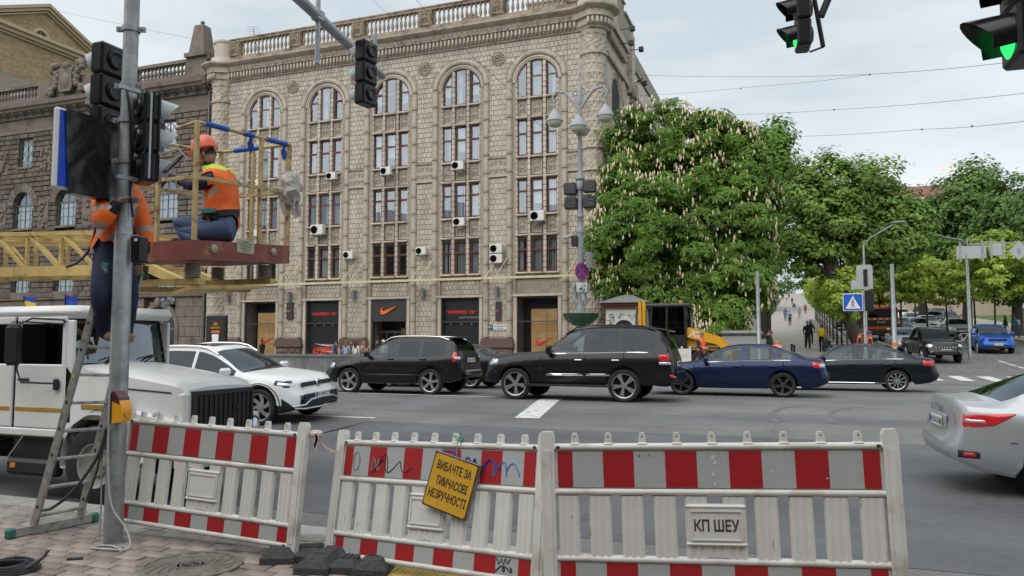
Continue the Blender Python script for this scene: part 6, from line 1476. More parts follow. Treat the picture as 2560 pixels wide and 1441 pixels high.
c.patch('headlight', M_trim, .02,.5, lambda u: .76+.16*u, lambda u: .9+.14*u, off=.006); c.patch('headlight_lens', M_lens, .05,.42, lambda u: .79+.15*u, lambda u: .86+.14*u, off=.012); c.patch('light_strip', M_chr, .0,.5, lambda u: .895+.14*u, lambda u: .915+.14*u, off=.013)
c.endbox('grille_bar', M_trim, False, -.56,.56,.8,.88,.02); c.endbox('grille_strip', M_chr, False, -.56,.56,.835,.85,.026); 
q = MB(); q.lathe([(.085,0),(.085,.02),(.07,.03),(0,.03)], 18, (c.xf+.01,0,.84), Matrix.Rotation(math.pi/2,3,'Y')); bd = q.obj('badge', M_chr, o, 40); q = MB()
for p0_,p1_ in (((-.045,.05),(0,-.05)),((0,-.05),(.045,.05)),((-.02,.0),(.02,.0))): q.bar((c.xf+.045,p0_[0],.84+p0_[1]),(c.xf+.045,p1_[0],.84+p1_[1]),.012)
q.obj('badge_letter', M_trim, bd, 0)
c.endbox('lower_grille', M_trim, False, -.6,.6,.36,.64,.03,bev=.02); 
q = MB()
for sd in (-1,1): q.tube([(c.xf-.06,sd*.78,.4),(c.xf+.12,sd*.6,.42),(c.xf+.14,sd*.42,.52),(c.xf+.14,0,.54)], .024, 6)
q.tube([(c.xf-.04,-.75,.36),(c.xf+.1,-.6,.34),(c.xf+.13,0,.33),(c.xf+.1,.6,.34),(c.xf-.04,.75,.36)], .022, 6); q.obj('bumper_trim', M_rim, o, 50)
for sd in (-1,1):
    for i in range(5): MB().cbox((c.xf+.04,sd*.56,.45+i*.042),(.1,.2,.012)).obj('bumper_slat', M_rimd, o, 0)
c.plate(False,.6,'AA 0042 MT',0,.05)
a = gp(655,1063); place(o, a.x-2.965/2+.0, a.y+.82, 0, 2.965)
# --- silver saloon leaving on the right
P = sedan(4.64,1.76,1.5,2.70,.9,.33, win=[(1.55,2.55),(2.65,3.4),(3.43,3.85)], top=[(0,.55),(.03,.66),(.12,.74),(.35,.84),(.8,.93),(1.2,1.0),(1.35,1.02),(1.8,1.28),(2.2,1.44),(2.6,1.495),(3.0,1.5),(3.4,1.44),(3.75,1.3),(4.05,1.16),(4.25,1.11),(4.45,1.11),(4.54,1.12),(4.58,1.06),(4.61,.9),(4.63,.76),(4.64,.66)], belt=[(0,.5),(.3,.7),(1.3,.9),(1.6,.94),(3.6,1.02),(4.2,1.03),(4.5,1.04),(4.64,.72)], bot=[(0,.3),(.2,.22),(.5,.2),(2.3,.2),(4.0,.24),(4.35,.3),(4.64,.42)], ws=(1.35,2.15), rw=(3.3,4.12), doors=(1.3,2.6,3.6),
    plan=[(0,.76),(.1,.88),(.4,.965),(.9,1),(3.6,1),(4.1,.97),(4.35,.92),(4.5,.84),(4.59,.72),(4.64,.55)])
P_sil = paint('silver_paint', (.46,.48,.5), .45, .36)
o, c = make('saloon_car', 'silver saloon cut off by the right edge, leaving with red tail lights', P, P_sil, M_cgd, M_wsg, GRP)
c.patch('tail_light', M_tail, 4.02,4.6, lambda u: interp(u,[(4.02,.985),(4.25,.85),(4.64,.8)]), lambda u: interp(u,[(4.02,1.0),(4.64,.97)]), off=.014, nu=11); c.patch('tail_light_clear', M_lens, 4.32,4.54, lambda u: .875, lambda u: .92, off=.02)
c.endbox('trunk_recess', P_sil, True, -.36,.36,.7,.92,.014,bev=.01); c.plate(True,.82,'AA 5512 HB',0,.03); c.endbox('badge', M_chr, True, -.05,.05,.97,1.03,.014)
c.strip('bumper_dark_line', M_trim, 4.02,4.1, lambda u: .66,.012); c.patch('bumper_reflector', M_tail, 4.42,4.52, .47,.52, off=.016); c.patch('bumper_vent', M_trim, 4.38,4.55, .45,.54, off=.008)  # short thin dark strip on each flank at bumper height
c.handles((2.45,3.4),.88,P_sil); c.mirrors(1.6,1.05,P_sil)
rz_ = R(5); far, near = Vector((1.66,12.15)), Vector((1.81,10.42)); h = Vector((math.cos(rz_), math.sin(rz_))); ctr = (far+near)/2+h*(4.64-.9-1.35); place(o, ctr.x, ctr.y, rz_, 2.7)
# --- traffic coming down the side street: black pickup
P = dict(L=5.2, W=1.815, wb=3.0, fo=.88, R=.38, roofw=1.3, style='five', crease=.26, arch=1.16,
    top=[(0,.65),(.03,.95),(.12,1.04),(.4,1.1),(1.2,1.16),(1.35,1.18),(1.75,1.5),(2.1,1.72),(2.5,1.78),(3.1,1.76),(3.4,1.66),(3.55,1.2),(3.65,1.16),(5.1,1.14),(5.17,1.1),(5.2,.8)], belt=[(0,.6),(.3,.95),(1.2,1.08),(3.3,1.13),(3.6,1.12),(5.2,1.08)],
    bot=[(0,.5),(.2,.42),(.5,.4),(2.4,.4),(4.6,.44),(5.2,.56)], win=[(1.55,2.4),(2.48,3.2)], ws=(1.35,2.08), rw=(3.25,3.55), doors=(1.3,2.44,3.4))
def frontal(c, z, w=.5, low=.5, grille=M_trim, pm=None):
    hw = c.P['W']/2*.62; c.endbox('grille', grille, False, -hw*.8,hw*.8,z-.09,z+.04,.02); c.endbox('lower_grille', M_trim, False, -hw*.9,hw*.9,low-.12,low+.02,.02); c.patch('headlight', M_lens, .01,.38, lambda u: z-.06+.1*u, lambda u: z+.08+.14*u)
SG = 'traffic waiting on the side street'
o, c = make('pickup_truck', 'black pickup truck with lit headlamps at the head of the side street queue', P, P_blk, M_cgd, M_cgd, SG); frontal(c,.9,low=.62,grille=M_trim); c.plate(False,.7,'AA 5545 OT'); c.mirrors(1.55,1.25,P_blk,(.12,.26,.24))
for i in range(8): MB().cbox((c.xf+.025,-.45+i*.128,.86),(.02,.06,.1)).obj('grille_tooth', M_chr, o, 0)
for sd in (-1,1): MB().lathe([(.07,0),(.07,.03),(0,.035)], 12, (c.xf-.02,sd*.62,.62), Matrix.Rotation(math.pi/2,3,'Y')).obj('fog_lamp', M_lens, o)
def front_at(o, x, y, P, rz=-math.pi/2):
    p = gp(x, y); h = Vector((math.cos(rz), math.sin(rz))); k = P['wb']/2; place(o, p.x-h.x*k, p.y-h.y*k, rz, P['wb'])
front_at(o, 2352, 908, P, -math.pi/2+.12)
P = suv(4.48,1.855,1.64,2.67,.9,.36); P_kb = paint('bright_blue_paint', (.01,.09,.42), .4)
o, c = make('crossover_car', 'bright blue crossover beside the black pickup', P, P_kb, M_cgd, M_wsg, SG); frontal(c,.86); c.plate(False,.58,'KA 7700 HE'); c.mirrors(1.55,1.14,P_kb); c.arches(M_trim,.05); front_at(o, 2488, 884, P, -math.pi/2-.05)
SED = sedan(4.8,1.84,1.46,2.78,.93,.33); SUVP = suv(4.5,1.85,1.66,2.65,.88,.35)
protos = {}
def queue_car(kind, colname, x, y, lab, rz=-math.pi/2, lit=False):
    key = (kind, colname)
    P = SED if kind == 'sedan' else SUVP
    pm = {'white':P_wht,'silver':P_sil,'black':P_blk,'grey':MATS['anthracite_paint'],'red':paint('red_paint',(.3,.02,.02),.2)}[colname]
    if key not in protos:
        o, c = make('saloon_car' if kind == 'sedan' else 'crossover_car', lab, P, pm, M_cgd, M_wsg, SG); frontal(c, .68 if kind == 'sedan' else .84, low=.42 if kind == 'sedan' else .52); c.mirrors(1.62, 1.0 if kind == 'sedan' else 1.13, pm); c.plate(False,.5,'AA 2314 KB'); protos[key] = o
    else: o = copy_tree(protos[key]); o['label'] = lab
    front_at(o, x, y, P, rz); return o
for a in (('sedan','silver',2268,880,'silver saloon with lit headlamp behind the black pickup'),('sedan','white',2262,858,'white saloon straight behind the silver one in the left queue'),('suv','white',2256,843,'white crossover third in the left-hand queue'),
    ('sedan','silver',2400,842,'silver saloon hidden behind the pickup roof'),('sedan','white',2325,828,'white saloon in the middle of the queue'),('sedan','white',2285,816,'white saloon just beyond the middle one'),('suv','black',2352,806,'black crossover farther up the middle queue'),
    ('suv','black',2310,797,'black crossover near the head of the far queue'),('sedan','white',2258,800,'white saloon at the far end of the left queue'),('sedan','silver',2245,786,'silver saloon at the far end of the queue'),
    ('sedan','white',2232,842,'white saloon at the left edge of the queue beside the lorry'),('sedan','silver',2300,838,'silver saloon between the two white queues'),('suv','grey',2342,818,'grey crossover behind the pickup in the middle lane'),('sedan','black',2380,812,'black saloon in the right-hand lane of the queue'),('suv','white',2296,786,'white crossover at the top of the queue'),('suv','black',2112,826,'black crossover parked at the left kerb by the railing'),('sedan','white',2102,806,'white saloon parked at the left kerb above the black one'),('suv','white',2092,794,'white crossover parked at the left kerb farther up'),('sedan','black',2080,782,'black saloon parked at the left kerb, third above the railing')): queue_car(*a)
queue_car('suv','black',2410,786,'black crossover parked side-on under the park trees', math.pi); queue_car('suv','white',2510,782,'white crossover parked side-on at the park edge', math.pi); queue_car('suv','grey',1912,790,'grey minivan parked by the lawn left of the uphill sidewalk', 0)
# --- orange municipal lorry
ml = T('municipal_lorry', 'orange municipal lorry with black grille waiting on the side street', 'lorry', group=SG)
M_org = mat('municipal_orange', (.55,.11,.02), .45, var=.1, scale=3, coat=.4)
q = MB(); q.cbox((2.2,0,1.75),(1.7,2.3,1.75),bev=.1); q.obj('cab', M_org, ml, 30); MB().box(3.0,3.07,-1.0,1.0,1.85,2.5).obj('windscreen', M_cgd, ml, 0); MB().box(3.0,3.08,-.95,.95,1.2,1.65).obj('grille', M_trim, ml, 0); MB().cbox((3.05,0,.72),(.3,2.35,.4),bev=.05).obj('bumper', M_trim, ml, 0)
for sd in (-1,1): MB().cbox((3.15,sd*.85,.75),(.1,.4,.2)).obj('headlight', M_lens, ml, 0); MB().cbox((2.9,sd*1.32,2.1),(.15,.2,.5),bev=.03).obj('mirror', M_trim, ml, 0); MB().box(1.6,2.6,sd*1.15-.01,sd*1.15+.01,1.9,2.45).obj('side_window', M_cgd, ml, 0)
MB().box(-3.2,1.2,-1.1,1.1,1.0,2.5).obj('tank_body', M_org, ml, 0); MB().box(-3.3,1.4,-.45,.45,.6,1.0).obj('chassis', M_under, ml, 0)
for i in range(5): MB().box(3.085,3.09,-.95+i*.42,-.8+i*.42,1.7,1.8).obj('warning_stripe', M_plate, ml, 0)
text_obj('maker_lettering', 'M A N', .2, M_chr, ml, MF((0,1,0),(0,0,1),(1,0,0),(3.09,0,1.5)))
for sd in (-1,1): MB().lathe([(.12,2.62),(.12,2.82),(.08,2.9),(0,2.92)], 10, (2.4,sd*.7,0)).obj('beacon', M_amb, ml, 40)
for x in (2.2,-1.8):
    for sd in (-1,1): wheel(ml, x, sd*.95, .46, sd, .28, 'truck', M_rimd)
p = gp(2203,855); place(ml, p.x, p.y+2.6, -math.pi/2, 3.6)
rk = T('red_kiosk', 'small red advertising kiosk far up the right sidewalk', 'kiosk', (*base_at(2204,92)[:2], gz(18,92)+.12)); MB().cbox((0,0,1.6),(2.0,1.4,3.2),bev=.05).obj('body', mat('kiosk_red', (.3,.06,.03), .6), rk, 0); MB().box(-.8,.8,-.73,-.7,1.4,2.9).obj('display', mat('kiosk_display', (.4,.2,.1), .5, var=.4, scale=3), rk, 0); MB().box(-.9,.9,-.74,-.7,.3,1.0).obj('lower_panel', M_plate, rk, 0)
# ---------------------------------------------------------------- foreground: barriers
M_pla = mat('white_plastic', (.66,.655,.62), .5, var=.08, scale=4, col2=(.46,.43,.37), c2scale=3.2, c2amt=.32, bump=.1, bscale=30)
M_rr = mat('red_reflective', (.36,.012,.016), .45, var=.08, scale=30, bump=.06, bscale=300); M_rw = mat('grey_reflective', (.40,.415,.415), .45, var=.07, scale=20, col2=(.33,.34,.335), c2scale=4, c2amt=.3, bump=.06, bscale=300)
M_hole = mat('bolt_hole', (.03,.028,.025), .8)
def ribbed(w_, h, ribs=3, d=.03):
    q = MB(); n = ribs*6; f = [(lerp(-w_/2,w_/2,i/n), -d/2-.008*(.5-.5*math.cos(2*math.pi*ribs*i/n)) if 0 < i < n else -d/2+.006) for i in range(n+1)]; poly = f+[(w_/2,d/2),(-w_/2,d/2)]
    q.prism(poly, 0, h, 'z'); return q.mesh('slat', M_pla, 50)
def rail(L_, r=.024, sx=1.2):
    q = MB(); rows = []
    for x in (-L_/2, -L_/2+.012, L_/2-.012, L_/2):
        k = .75 if abs(x) == L_/2 else 1; rows.append([(x, r*k*math.cos(2*math.pi*i/14)*sx, r*k*math.sin(2*math.pi*i/14)) for i in range(15)])
    q.grid(rows); q.add(rows[0][:-1],[tuple(range(14))]); q.add(rows[-1][:-1],[tuple(range(13,-1,-1))]); return q.mesh('rail', M_pla, 60)
slat_m, rail_m = ribbed(.128,.40), rail(1.88); slat_s = ribbed(.13,.075,3)
def stripe_mesh(w_, h, m, bow=.0):
    q = MB(); n = 4; q.grid([[(lerp(-w_/2,w_/2,i/n), -.004, z) for z in (0,h)] for i in range(n+1)]); q.box(-w_/2,w_/2,-.003,.004,0,h); return q.mesh('stripe', m, 0)
SM = {}
def barrier(label, a, b, z, lean, roll=0., text=None, sx_=1., sz_=1.):
    a, b = Vector((*a,0)), Vector((*b,0)); o = T('road_barrier', label, 'barrier', ((a+b)/2+Vector((0,0,z))), 0, 'red and white barriers along the kerb'); d = b-a; o.rotation_euler = (-lean, -roll, math.atan2(d.y, d.x)); o.scale = (sx_,1,sz_)
    for zz in (.03,.19,.625,.92): inst('rail', rail_m, o, (0,0,zz))
    for sx in (-1,1):
        q = MB(); n = 5; q.prism([(-.042,0),(.042,0),(.042,1.02),(.03,1.055),(-.03,1.055),(-.042,1.02)], -.028, .028, 'y', c=(sx*.965,0,-.03)); q.box(sx*.965-.02,sx*.965+.02,-.034,-.028,.05,.9); p = q.obj('post', M_pla, o, 0)
        for zz in (.92,.03): MB().cyl((sx*.9,-.034,zz),(sx*.9,-.02,zz),.012,n=8).obj('bolt_hole', M_hole, o, 0)
    for i in range(10):
        x = -.85+i*.1888; x = -.849+i*.1887
        if i in (4,5): x += (-.012 if i == 4 else .012)
        inst('slat', slat_m, o, (x,0,.2))
    # plaque between the two middle slats
    q = MB(); q.box(-.16,.16,-.034,-.01,.31,.53); q.obj('plaque', M_pla, o, 0); q = MB()
    for x0,x1,z0,z1 in ((-.13,-.122,.325,.515),(.122,.13,.325,.515),(-.122,.122,.325,.333),(-.122,.122,.507,.515)): q.box(x0*1.12,x1*1.12,-.042,-.034,z0,z1)
    q.obj('plaque_frame', M_pla, o, 0)
    for zz in (.302,.54): q = MB(); q.cbox((0,-.012,zz),(.34,.06,.024),bev=.01); q.obj('plaque_rail', M_pla, o, 30)
    inst('slat', slat_s, o, (0,0,.215))
    xs = [-.905]+[-.905+.09+i*.1811 for i in range(10)]+[.905]
    for k, (z0, h) in enumerate(((.655,.236),(.05,.116))):
        for i in range(11):
            w_ = xs[i+1]-xs[i]; m = M_rr if i % 2 == 0 else M_rw; key = (round(w_,3), h, m.name)
            if key not in SM: SM[key] = stripe_mesh(w_, h, m)
            inst('stripe', SM[key], o, ((xs[i]+xs[i+1])/2, -.012, z0))
        MB().box(-.925,.925,-.009,.012,z0-.005,z0+h+.005).obj('panel_backing', M_pla, o, 0)
    for i in range(9):
        q = MB(); q.prism([(-.022,0),(.022,0),(.02,.06),(.012,.078),(-.012,.078),(-.02,.06)], -.016, .016, 'y', c=(-.8+i*.2,0,.935)); q.cbox((-.8+i*.2,0,.94),(.06,.05,.02),bev=.008); pg_ = q.obj('peg', M_pla, o, 30); MB().cyl((-.8+i*.2,-.018,.99),(-.8+i*.2,-.01,.99),.005,n=6).obj('peg_hole', M_hole, pg_, 0)
    if text: text_obj('stencil_lettering', text, .098, mat('stencil_brown', (.06,.025,.018), .8), o, Matrix.Translation((0,-.0355,.415)) @ FR, depth=.001, bold=.002, fit=.25)
    return o
bL = barrier('left of the three red and white barriers, behind the steel pole', (-5.88,5.40), (-3.86,5.30), .10, R(6), -.02, None, 1.04); bM = barrier('middle red and white barrier with graffiti and the yellow sign', (-3.64,5.46), (-1.62,4.95), .07, R(11), .055, None, 1.05)
bR = barrier('right red and white barrier with brown stencilled letters', (-1.47,4.64), (.56,4.98), .28, R(2), .03, 'КП ШЕУ', 1.05, .93)
# scuffed and peeled foil
M_peel = mat('peeled_patch', (.62,.62,.6), .6); M_scuff = mat('scuff_dark', (.1,.095,.085), .8)
sr = random.Random(14)
def blotch(o, x, z, s, m):
    n = 9; q = MB(); q.prism([(x+s*sr.uniform(.4,1)*math.cos(2*math.pi*i/n)*.6, z+s*sr.uniform(.4,1)*math.sin(2*math.pi*i/n)) for i in range(n)], -.0185, -.0165, 'y'); q.obj('scuff', m, o, 0)
for x, z, s, m in ((.0,.85,.025,M_peel),(.01,.82,.02,M_peel),(.0,.74,.022,M_peel),(.005,.68,.015,M_peel),(-.42,.86,.012,M_scuff),(-.36,.865,.01,M_scuff),(.32,.76,.01,M_peel),(.38,.79,.008,M_peel),(.62,.72,.01,M_peel)): blotch(bR, x, z, s, m)
for o in (bL,bM,bR):
    for k in range(16): blotch(o, sr.uniform(-.95,.95), sr.choice((.92,.92,.19,.625,.03))+sr.uniform(-.01,.01), sr.uniform(.004,.014), mat('grime', (.3,.27,.22), .8))
# graffiti on the middle barrier
def scrawl(o, pts, m, r=.004): MB().tube([(x,-.0175,z) for x,z in pts], r, 4).obj('graffiti', m, o, 0)
M_gb = mat('marker_black', (.015,.015,.02), .6); M_gbl = mat('marker_blue', (.012,.04,.25), .6); M_glb = mat('marker_light_blue', (.04,.2,.5), .6); M_ggr = mat('marker_faded', (.22,.23,.23), .8)
def curve(seed, x0, x1, z, amp, n=26):
    r = random.Random(seed); a, b, c = r.uniform(2,4), r.uniform(5,8), r.uniform(0,6); return [(lerp(x0,x1,i/n)+.02*math.sin(b*i/n*2+c), z+amp*math.sin(a*6.28*i/n+c)*(1-.3*i/n)) for i in range(n+1)]
scrawl(bM, curve(1,-.58,-.2,.74,.055), M_gb); scrawl(bM, [(-.56,.70),(-.52,.76),(-.49,.82),(-.46,.84),(-.44,.8),(-.43,.7)], M_gb); scrawl(bM, curve(2,.1,.62,.79,.05), M_gbl, .006); scrawl(bM, curve(7,.28,.5,.78,.06), M_gbl, .006); scrawl(bM, curve(3,.55,.78,.76,.06), M_glb, .005); scrawl(bM, [(.15+.09*math.cos(i*.45),.865+.015*math.sin(i*.45)) for i in range(15)], M_glb, .004)
scrawl(bM, [(-.77+.04*math.cos(i*.42)*(1-i*.01),.77+.075*math.sin(i*.42)) for i in range(24)], M_ggr); scrawl(bM, curve(9,-.62,-.5,.75,.06), M_ggr); scrawl(bM, [(.64,.16),(.66,.12),(.68,.155),(.7,.12),(.71,.16),(.73,.13),(.75,.16)], M_gb, .005); scrawl(bM, curve(12,.65,.78,.09,.022,18), M_gb, .005)
for o, seed, n_ in ((bM,31,6),(bR,37,10),(bL,41,4)):
    r2 = random.Random(seed)
    for k in range(n_): x = r2.uniform(-.85,.85); z = r2.uniform(.25,.55) ; scrawl(o, [(x,z),(x+r2.uniform(-.01,.01),z+r2.uniform(.02,.07))], mat('scratch', (.36,.33,.28), .8), .0022)
# yellow notice
sg = T('notice_sign', 'tilted yellow notice with three lines of black lettering tied to the barrier', 'sign', at_d(1127,1213,5.62), 0); sg.rotation_euler = (R(-10), R(11.5), math.atan2(-.53,2.03)*.8)
M_sy = mat('sign_yellow', (.62,.34,.02), .5, var=.1, scale=4, col2=(.42,.22,.03), c2scale=6, c2amt=.18); M_sr = mat('sign_border', (.035,.02,.015), .6, col2=(.2,.06,.02), c2scale=9, c2amt=.3)
SW, SH = .41, .41
MB().cbox((0,.012,0),(SW,.035,SH),bev=.004).obj('box', mat('sign_side_metal', (.3,.29,.27), .5, metal=.4), sg, 0); MB().box(-SW/2+.002,SW/2-.002,-.008,-.0056,-SH/2+.002,SH/2-.002).obj('border', M_sr, sg, 0); MB().prism([(x*(SW/2-.013)-math.copysign(.0,x),z*(SH/2-.013)) for x,z in ((-1,-.93),(-.93,-1),(.93,-1),(1,-.93),(1,.93),(.93,1),(-.93,1),(-1,.93))], -.0105, -.008, 'y').obj('face', M_sy, sg, 0)
for t_, z, x_, w_ in (('ВИБАЧТЕ ЗА',.11,.0,.315),('ТИМЧАСОВІ',.0,.012,.29),('НЕЗРУЧНОСТІ',-.1,.0,.345)): text_obj('lettering', t_, .085, M_gb, sg, Matrix.Translation((x_,-.0115,z)) @ FR, depth=.0008, bold=.0015, fit=w_)
wr_ = T('tie_wire', 'green wire tied round a barrier peg above the yellow notice', 'wire'); p = at_d(1150,1095,5.6); q = MB(); r2 = random.Random(3)
for k in range(7): q.tube([p, p+Vector((r2.uniform(-.05,.05),-.02,r2.uniform(-.04,.06))), p+Vector((r2.uniform(-.07,.07),-.01,r2.uniform(-.06,.05)))], .0035, 4)
q.obj('knot', mat('green_twine', (.05,.4,.18), .6), wr_, 0); q = MB(); 
for dx in (-.02,.03): q.tube([p+Vector((dx*.3,-.02,0)), p+Vector((dx,-.03,-.16))], .0025, 4)
q.obj('strand', mat('wire_grey', (.4,.4,.38), .5), wr_, 0)
# ribbon between the left and middle barriers
rb = T('barrier_tape', 'faded pink and white tape knotted round the left barrier post', 'tape'); M_tp = mat('faded_tape', (.62,.5,.47), .6, var=.2, scale=8)
p0, p1 = at_d(792,1085,6.35), at_d(855,1130,6.2); q = MB(); q.grid([[(p0.lerp(p1,i/8)+Vector((0,0,-.04*math.sin(math.pi*i/8)))+Vector((0,-.03,dz))) for dz in (-.012,.012)] for i in range(9)]); q.obj('strip', M_tp, rb, 0)
for k in range(3): q = MB(); q.grid([[p0+Vector((.02+.01*k+.012*math.sin(i)+dx,-.06,-.022*i)) for dx in (-.012,.012)] for i in range(5+k)]); q.obj('tail', M_tp, rb, 0)
MB().cbox(p0+Vector((0,-.01,.0)),(.1,.09,.06),bev=.02).obj('knot', M_tp, rb, 0)
# recycled rubber feet
M_rub = mat('recycled_rubber', (.06,.061,.064), .85, var=.35, scale=30, bump=.9, bscale=60)
def foot(label, c, rz):
    o = T('rubber_block', label, 'rubber block', (*c,0), rz, 'black barrier feet'); q = MB()
    def slab(x0,x1,y0,y1,h): q.add([(x0,y0,0),(x1,y0,0),(x1,y1,0),(x0,y1,0),(x0,y0,.05),(x1,y0,.05),(x1,y1,.05),(x0,y1,.05),(x0+.06,y0+.06,h),(x1-.06,y0+.06,h),(x1-.06,y1-.06,h),(x0+.06,y1-.06,h)],[(0,1,5,4),(1,2,6,5),(2,3,7,6),(3,0,4,7),(4,5,9,8),(5,6,10,9),(6,7,11,10),(7,4,8,11),(8,9,10,11)])
    slab(-.36,-.09,-.2,.2,.11); slab(.09,.36,-.2,.2,.11); slab(-.12,.12,-.15,.2,.08); q.obj('body', M_rub, o, 0)
    for x in (-.22,.22):
        q = MB(); q.box(x-.05,x+.05,-.03,.03,.1105,.1125); q.obj('socket', M_hole, o, 0)
    for i in range(3):
        for k in range(2): MB().cbox((-.06+i*.06,.02+k*.06,.083),(.045,.045,.012)).obj('lug', M_rub, o, 0)
foot('left rubber foot between the first two barriers', (-3.78,5.42), .45); foot('right rubber foot lying in front, by the yellow slabs', (-3.32,5.26), .25)
# ---------------------------------------------------------------- steel pole with its equipment
M_galv = mat('galvanised_steel', (.36,.385,.40), .42, metal=.55, var=.16, scale=9, col2=(.27,.29,.305), c2scale=6, c2amt=.5, bump=.12, bscale=50)
PX, PY = -5.7, 5.22
po = T('steel_pole', 'tall galvanised steel pole rising from the paving at the left', 'pole', (PX,PY,0))
MB().lathe([(.079,-.05),(.079,2.72),(.076,2.73),(.066,2.86),(.066,7.6)], 22).obj('shaft', M_galv, po, 50)
for z in (4.66,4.12,3.80,3.42,3.06,2.72):
    q = MB(); q.lathe([(.072,z-.025),(.078,z-.025),(.078,z+.025),(.072,z+.025)], 22, caps=False)
    for a in (.4,.4+math.pi): q.cbox((.1*math.cos(a),.1*math.sin(a),z),(.06,.03,.045),Matrix.Rotation(a,3,'Z')); q.cyl((.1*math.cos(a)-.03*math.sin(a),.1*math.sin(a)+.03*math.cos(a),z),(.1*math.cos(a)+.03*math.sin(a),.1*math.sin(a)-.03*math.cos(a),z),.008,n=6)
    q.obj('clamp', M_galv, po, 40)
q = MB(); q.tube([(.05,-.07,4.05),(.075,-.07,3.95),(.09,-.06,3.8),(.095,-.04,3.5),(.09,-.03,3.1),(.1,0,2.9)], .012, 6); q.obj('cable', M_blk, po, 60)
pb = T('crossing_button', 'yellow pedestrian push button box on the steel pole', 'button box', (PX+.075,PY-.06,1.05)); M_pby = mat('button_yellow', (.75,.33,.01), .4, coat=.3)
MB().prism([(-.03,0),(.09,.02),(.1,.12),(.07,.2),(.0,.26),(-.03,.26)], -.055, .055, 'y').obj('case', M_pby, pb, 40); MB().prism([(-.034,.0),(-.02,.0),(-.02,.27),(-.034,.27)], -.06, .06, 'y').obj('back_plate', M_blk, pb, 0); MB().prism([(-.02,.2),(.072,.17),(.06,.23),(.0,.285),(-.02,.285)], -.057, .057, 'y').obj('hood', mat('dark_red_hood', (.08,.01,.015), .3, coat=.5), pb, 0); MB().cyl((.085,0,.09),(.105,0,.09),.03,n=12).obj('button', M_pby, pb, 30)
M_sig = mat('signal_black', (.01,.01,.012), .3, var=.15, scale=6, coat=.15, spec=.3); M_visg = mat('visor_film_grey', (.42,.45,.48), .35)
def signal(label, loc, rz, sect, n=3, visor=.16, lit=None, back=True, visor_m=None, tilt=(0,0), film=True):
    """faces local +x; sections stacked downwards from the top"""
    o = T('traffic_signal', label, 'traffic light', loc, 0, 'traffic signals'); o.rotation_euler = (tilt[0], tilt[1], rz); w_ = sect
    for i in range(n):
        z0 = -(i+1)*sect; h = MB(); h.cbox((0,0,z0+sect/2),(.15,w_,sect-.006),bev=.02); hs_ = h.obj('housing', M_sig, o, 0)
        if back: MB().lathe([(w_*.3,0),(w_*.3,.015),(w_*.24,.028),(w_*.18,.018),(0,.02)], 20, (-.075,0,z0+sect/2), Matrix.Rotation(-math.pi/2,3,'Y'), caps=False).obj('back_dome', M_sig, hs_, 40)
        q = MB(); rows = []; r = w_*.42
        for k in range(15):
            a = R(-35)+R(250)*k/14; L_ = visor*(.45+.55*max(0,math.sin(a))) ; rows.append([(.075,r*math.cos(a),z0+sect/2+r*math.sin(a)),(.075+L_,r*.9*math.cos(a),z0+sect/2+r*.95*math.sin(a)-.02),(.075+L_,r*.87*math.cos(a),z0+sect/2+r*.92*math.sin(a)-.02),(.075,r*.96*math.cos(a),z0+sect/2+r*.96*math.sin(a))])
        q.grid(rows); q.obj('visor', visor_m or M_sig, hs_, 40)
        m = lit if (lit and i == n-1) else mat('dark_lens', (.03,.03,.03), .2, coat=.5)
        MB().lathe([(w_*.4,0),(w_*.3,.02),(0,.03)], 20, (.075,0,z0+sect/2), Matrix.Rotation(math.pi/2,3,'Y'), caps=False).obj('lens', m, hs_, 60)
    return o
hz0 = 4.53
s1 = signal('traffic signal seen from behind, left of the steel pole above the wrapped sign', (-6.0,5.26,4.56), math.pi, .30, 3, .17, visor_m=M_visg)
q = MB(); q.bar((.1,0,-.1),(.3,-.03,-.1),.04); q.bar((.1,0,-.5),(.3,-.03,-.5),.04); q.obj('bracket', M_galv, s1, 0)
s2 = signal('traffic signal in black film right of the steel pole, reached by the worker', (-5.5,5.26,4.03), R(62), .275, 3, .19, visor_m=M_visg)
q = MB()
for y in (-.15,-.145): 
    for x in (-.06,0,.05): q.box(x-.008,x+.008,-.152,-.138,-.82,-.01)
tag(q.obj('side_rib', M_sig, s2, 0), kind='stuff'); MB().box(-.028,-.012,-.156,-.138,-.8,-.02).obj('clear_strip', M_visg, s2, 0)
q = MB(); q.bar((-.08,0,.01),(-.26,-.06,.01),.035); q.bar((-.08,0,-.8),(-.26,-.06,-.8),.035); q.obj('bracket', M_galv, s2, 0)
q = MB(); q.cbox((.2,-.05,-.62),(.03,.26,.28),Matrix.Rotation(.7,3,'Y'),bev=.015); q.obj('opened_cover', M_sig, s2, 0); q = MB(); q.tube([(.1,-.1,-.55),(.2,-.2,-.5),(.28,-.18,-.56),(.27,-.15,-.62)], .009, 6); q.obj('wire', mat('wire_white', (.6,.6,.58), .5), s2, 60)
